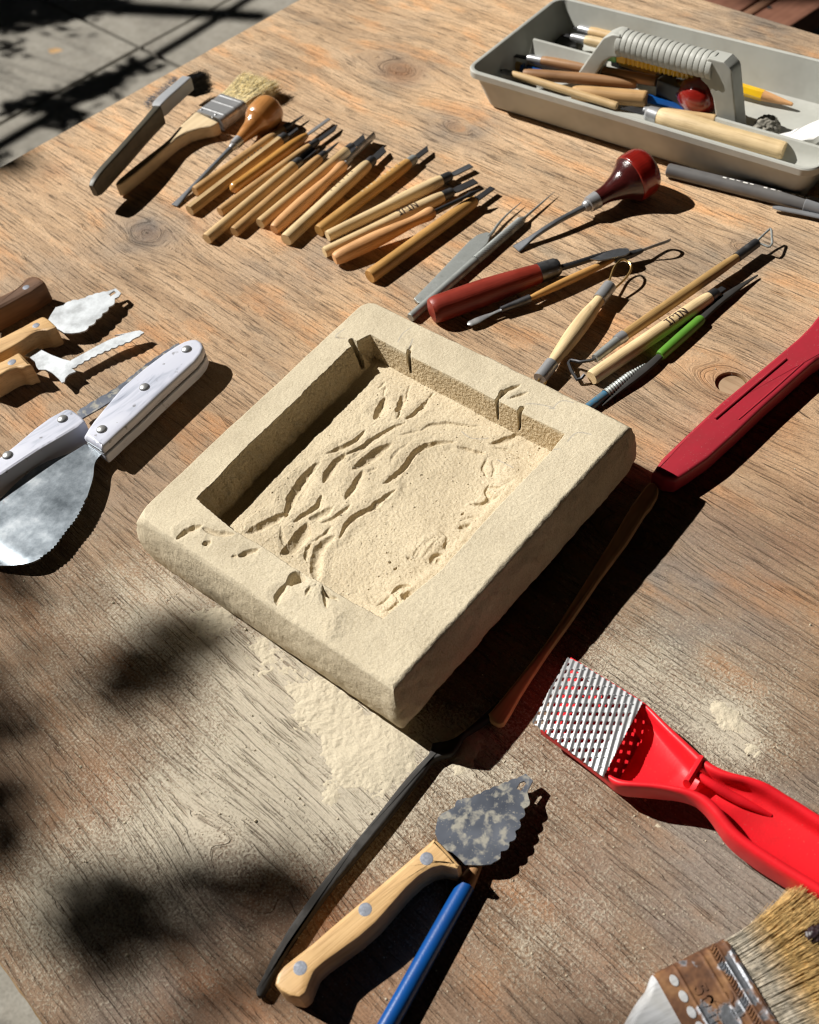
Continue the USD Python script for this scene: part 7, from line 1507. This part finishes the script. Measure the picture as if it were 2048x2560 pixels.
def drift(x0, x1, y0, y1, step, gain, cut_):
    xs, ys = np.arange(x0, x1, step), np.arange(y0, y1, step); GX, GY_ = np.meshgrid(xs, ys, indexing='ij'); xy = np.stack([GX, GY_], -1).reshape(-1, 2); p3_ = np.column_stack([xy, 0 * xy[:, 0]])
    d = dsum(xy).reshape(GX.shape); f1 = meshkit.fbm(p3_ * 55 + 3, 3, 51).reshape(GX.shape); f2 = meshkit.fbm(p3_ * 600, 3, 52).reshape(GX.shape); f3 = meshkit.noise(p3_ * 1100, 53).reshape(GX.shape); f4 = meshkit.fbm(p3_ * 230, 3, 54).reshape(GX.shape)
    # the wood's open grain stays visible through thin powder
    h_ = np.clip(d - cut_, 0, 1) * 2; h = gain * (d - cut_ + (f4 - .5) * .55 + (f1 - .5) * .9) + (f2 - .5) * .0007 * np.clip(1.3 - h_, .25, 1) + (f3 - .5) * .00028
    h = np.where(h > 0, .0030 * np.tanh(h / .0030), h)
    msk = (h[:-1, :-1] > -.0002) | (h[1:, 1:] > -.0002) | (h[1:, :-1] > -.0002) | (h[:-1, 1:] > -.0002)
    idx = np.arange(GX.size).reshape(GX.shape); a, b, c, d_ = idx[:-1, :-1][msk], idx[1:, :-1][msk], idx[1:, 1:][msk], idx[:-1, 1:][msk]
    m = mk(np.column_stack([xy, TZ + h.ravel()]), np.vstack([np.stack([a, b, c], -1), np.stack([a, c, d_], -1)])); m.remove_unreferenced_vertices(); return m
ds = Thing('stone_powder', 'pale yellow stone powder and crumbs scattered over the table around the block', 'stone powder', kind='stuff')
q0, q1 = at(330, 1500), at(1250, 1980)
ds.part('drift', drift(-.46, -.14, .02, .30, .0006, .0016, .62), MAT['powder'], smooth=True, kind='stuff')
qa = at(1640, 1720); ds.part('drift', drift(qa[0] - .05, qa[0] + .11, qa[1] - .06, qa[1] + .10, .0006, .0014, .55), MAT['powder'], smooth=True, kind='stuff')
cr_ = np.random.default_rng(77); xy = np.column_stack([cr_.uniform(TX0, .2, 150000), cr_.uniform(TY0, .62, 150000)])
pr_ = sample(xy); near = np.clip(1.2 - xy[:, 1] / .32, .05, 1)
xy = xy[cr_.random(len(xy)) < .012 * near + .16 * np.clip(pr_, 0, 1.2)]
rp3 = on(cpx); keep_ = ~shapely.contains_xy(Polygon(rp3).buffer(.002), xy[:, 0], xy[:, 1]); xy = xy[keep_]
ico = trimesh.creation.icosahedron(); iv, if_ = np.array(ico.vertices), np.array(ico.faces); nC = len(xy)
sz_ = cr_.lognormal(-8.5, .50, nC); sz_ = np.clip(sz_, .00010, .0016)
V = iv[None] * (.7 + .6 * cr_.random((nC, 12, 1))) * sz_[:, None, None] * np.array([1, 1, .75]) + np.column_stack([xy, TZ + sz_ * .45])[:, None]
ds.part('crumbs', mk(V.reshape(-1, 3), (if_[None] + 12 * np.arange(nC)[:, None, None]).reshape(-1, 3)), MAT['powder'], smooth=False, kind='stuff')
# the finer grains, thick along the block's near edge and thinning out
gN = 700000; xy = np.column_stack([cr_.uniform(-.66, .12, gN), cr_.uniform(TY0, .50, gN)]); pr_ = sample(xy) + .9 * dsum(xy)
cl = meshkit.fbm(np.column_stack([xy * 75, 0 * xy[:, 0]]), 3, 61); c2 = meshkit.fbm(np.column_stack([xy * 330, 0 * xy[:, 0]]), 2, 62)
xy = xy[cr_.random(gN) < (.011 + .15 * np.clip(pr_, 0, 1.3) ** 1.3) * np.clip(3.2 * (cl - .30), .05, 1.6) * np.clip(2.6 * (c2 - .28), .1, 1.5)]
xy = xy[~shapely.contains_xy(Polygon(rp3).buffer(.002), xy[:, 0], xy[:, 1])][:130000]; nG = len(xy)
ov = np.array([(1, 0, 0), (-1, 0, 0), (0, 1, 0), (0, -1, 0), (0, 0, 1), (0, 0, -1)], float); of = np.array([(0, 2, 4), (2, 1, 4), (1, 3, 4), (3, 0, 4), (2, 0, 5), (1, 2, 5), (3, 1, 5), (0, 3, 5)])
sg = np.clip(cr_.lognormal(-8.42, .36, nG), .00010, .0006); an = cr_.uniform(0, 6.28, nG); R3 = np.zeros((nG, 3, 3)); R3[:, 0, 0] = np.cos(an); R3[:, 0, 1] = -np.sin(an); R3[:, 1, 0] = np.sin(an); R3[:, 1, 1] = np.cos(an); R3[:, 2, 2] = .8
V = np.einsum('nij,kj->nki', R3, ov) * sg[:, None, None] * (.7 + .6 * cr_.random((nG, 6, 1))) + np.column_stack([xy, TZ + sg * .4])[:, None]
ds.part('grains', mk(V.reshape(-1, 3), (of[None] + 6 * np.arange(nG)[:, None, None]).reshape(-1, 3)), MAT['powder'], smooth=False, kind='stuff')
# crumbs lying on the block's carved floor
sel = cr_.choice(np.where(ins & (dl > .02))[0], 900, replace=False); s2 = np.clip(cr_.lognormal(-8.3, .4, 900), .0001, .0009); w_ = cr_.random(900) < np.clip(.25 + 1.2 * u.ravel()[sel] ** 2, 0, 1); sel, s2 = sel[w_], s2[w_]
V = iv[None] * (.7 + .6 * cr_.random((len(sel), 12, 1))) * s2[:, None, None] + np.column_stack([Q[sel], Zt.ravel()[sel] + s2 * .4])[:, None]
st.part('crumbs', mk(V.reshape(-1, 3), (if_[None] + 12 * np.arange(len(sel))[:, None, None]).reshape(-1, 3)), MAT['powder'], smooth=False, world=True, kind='stuff')
# a dry leaf and a paint splash on the paving
q = at(122, 128, -TZ); lf = leaves(np.array([q + [0, 0, .006]]), np.array([.05]), np.random.default_rng(3)); 
T = Thing('dry_leaf', 'small curled dry yellow leaf lying on the concrete paving', 'leaf', o=q); lf.vertices[:, 2] = q[2] + .004 + .3 * (lf.vertices[:, 2] - q[2] - .004).clip(-.01, .03); T.part('blade', lf, MAT['tan'], world=True, smooth=True)
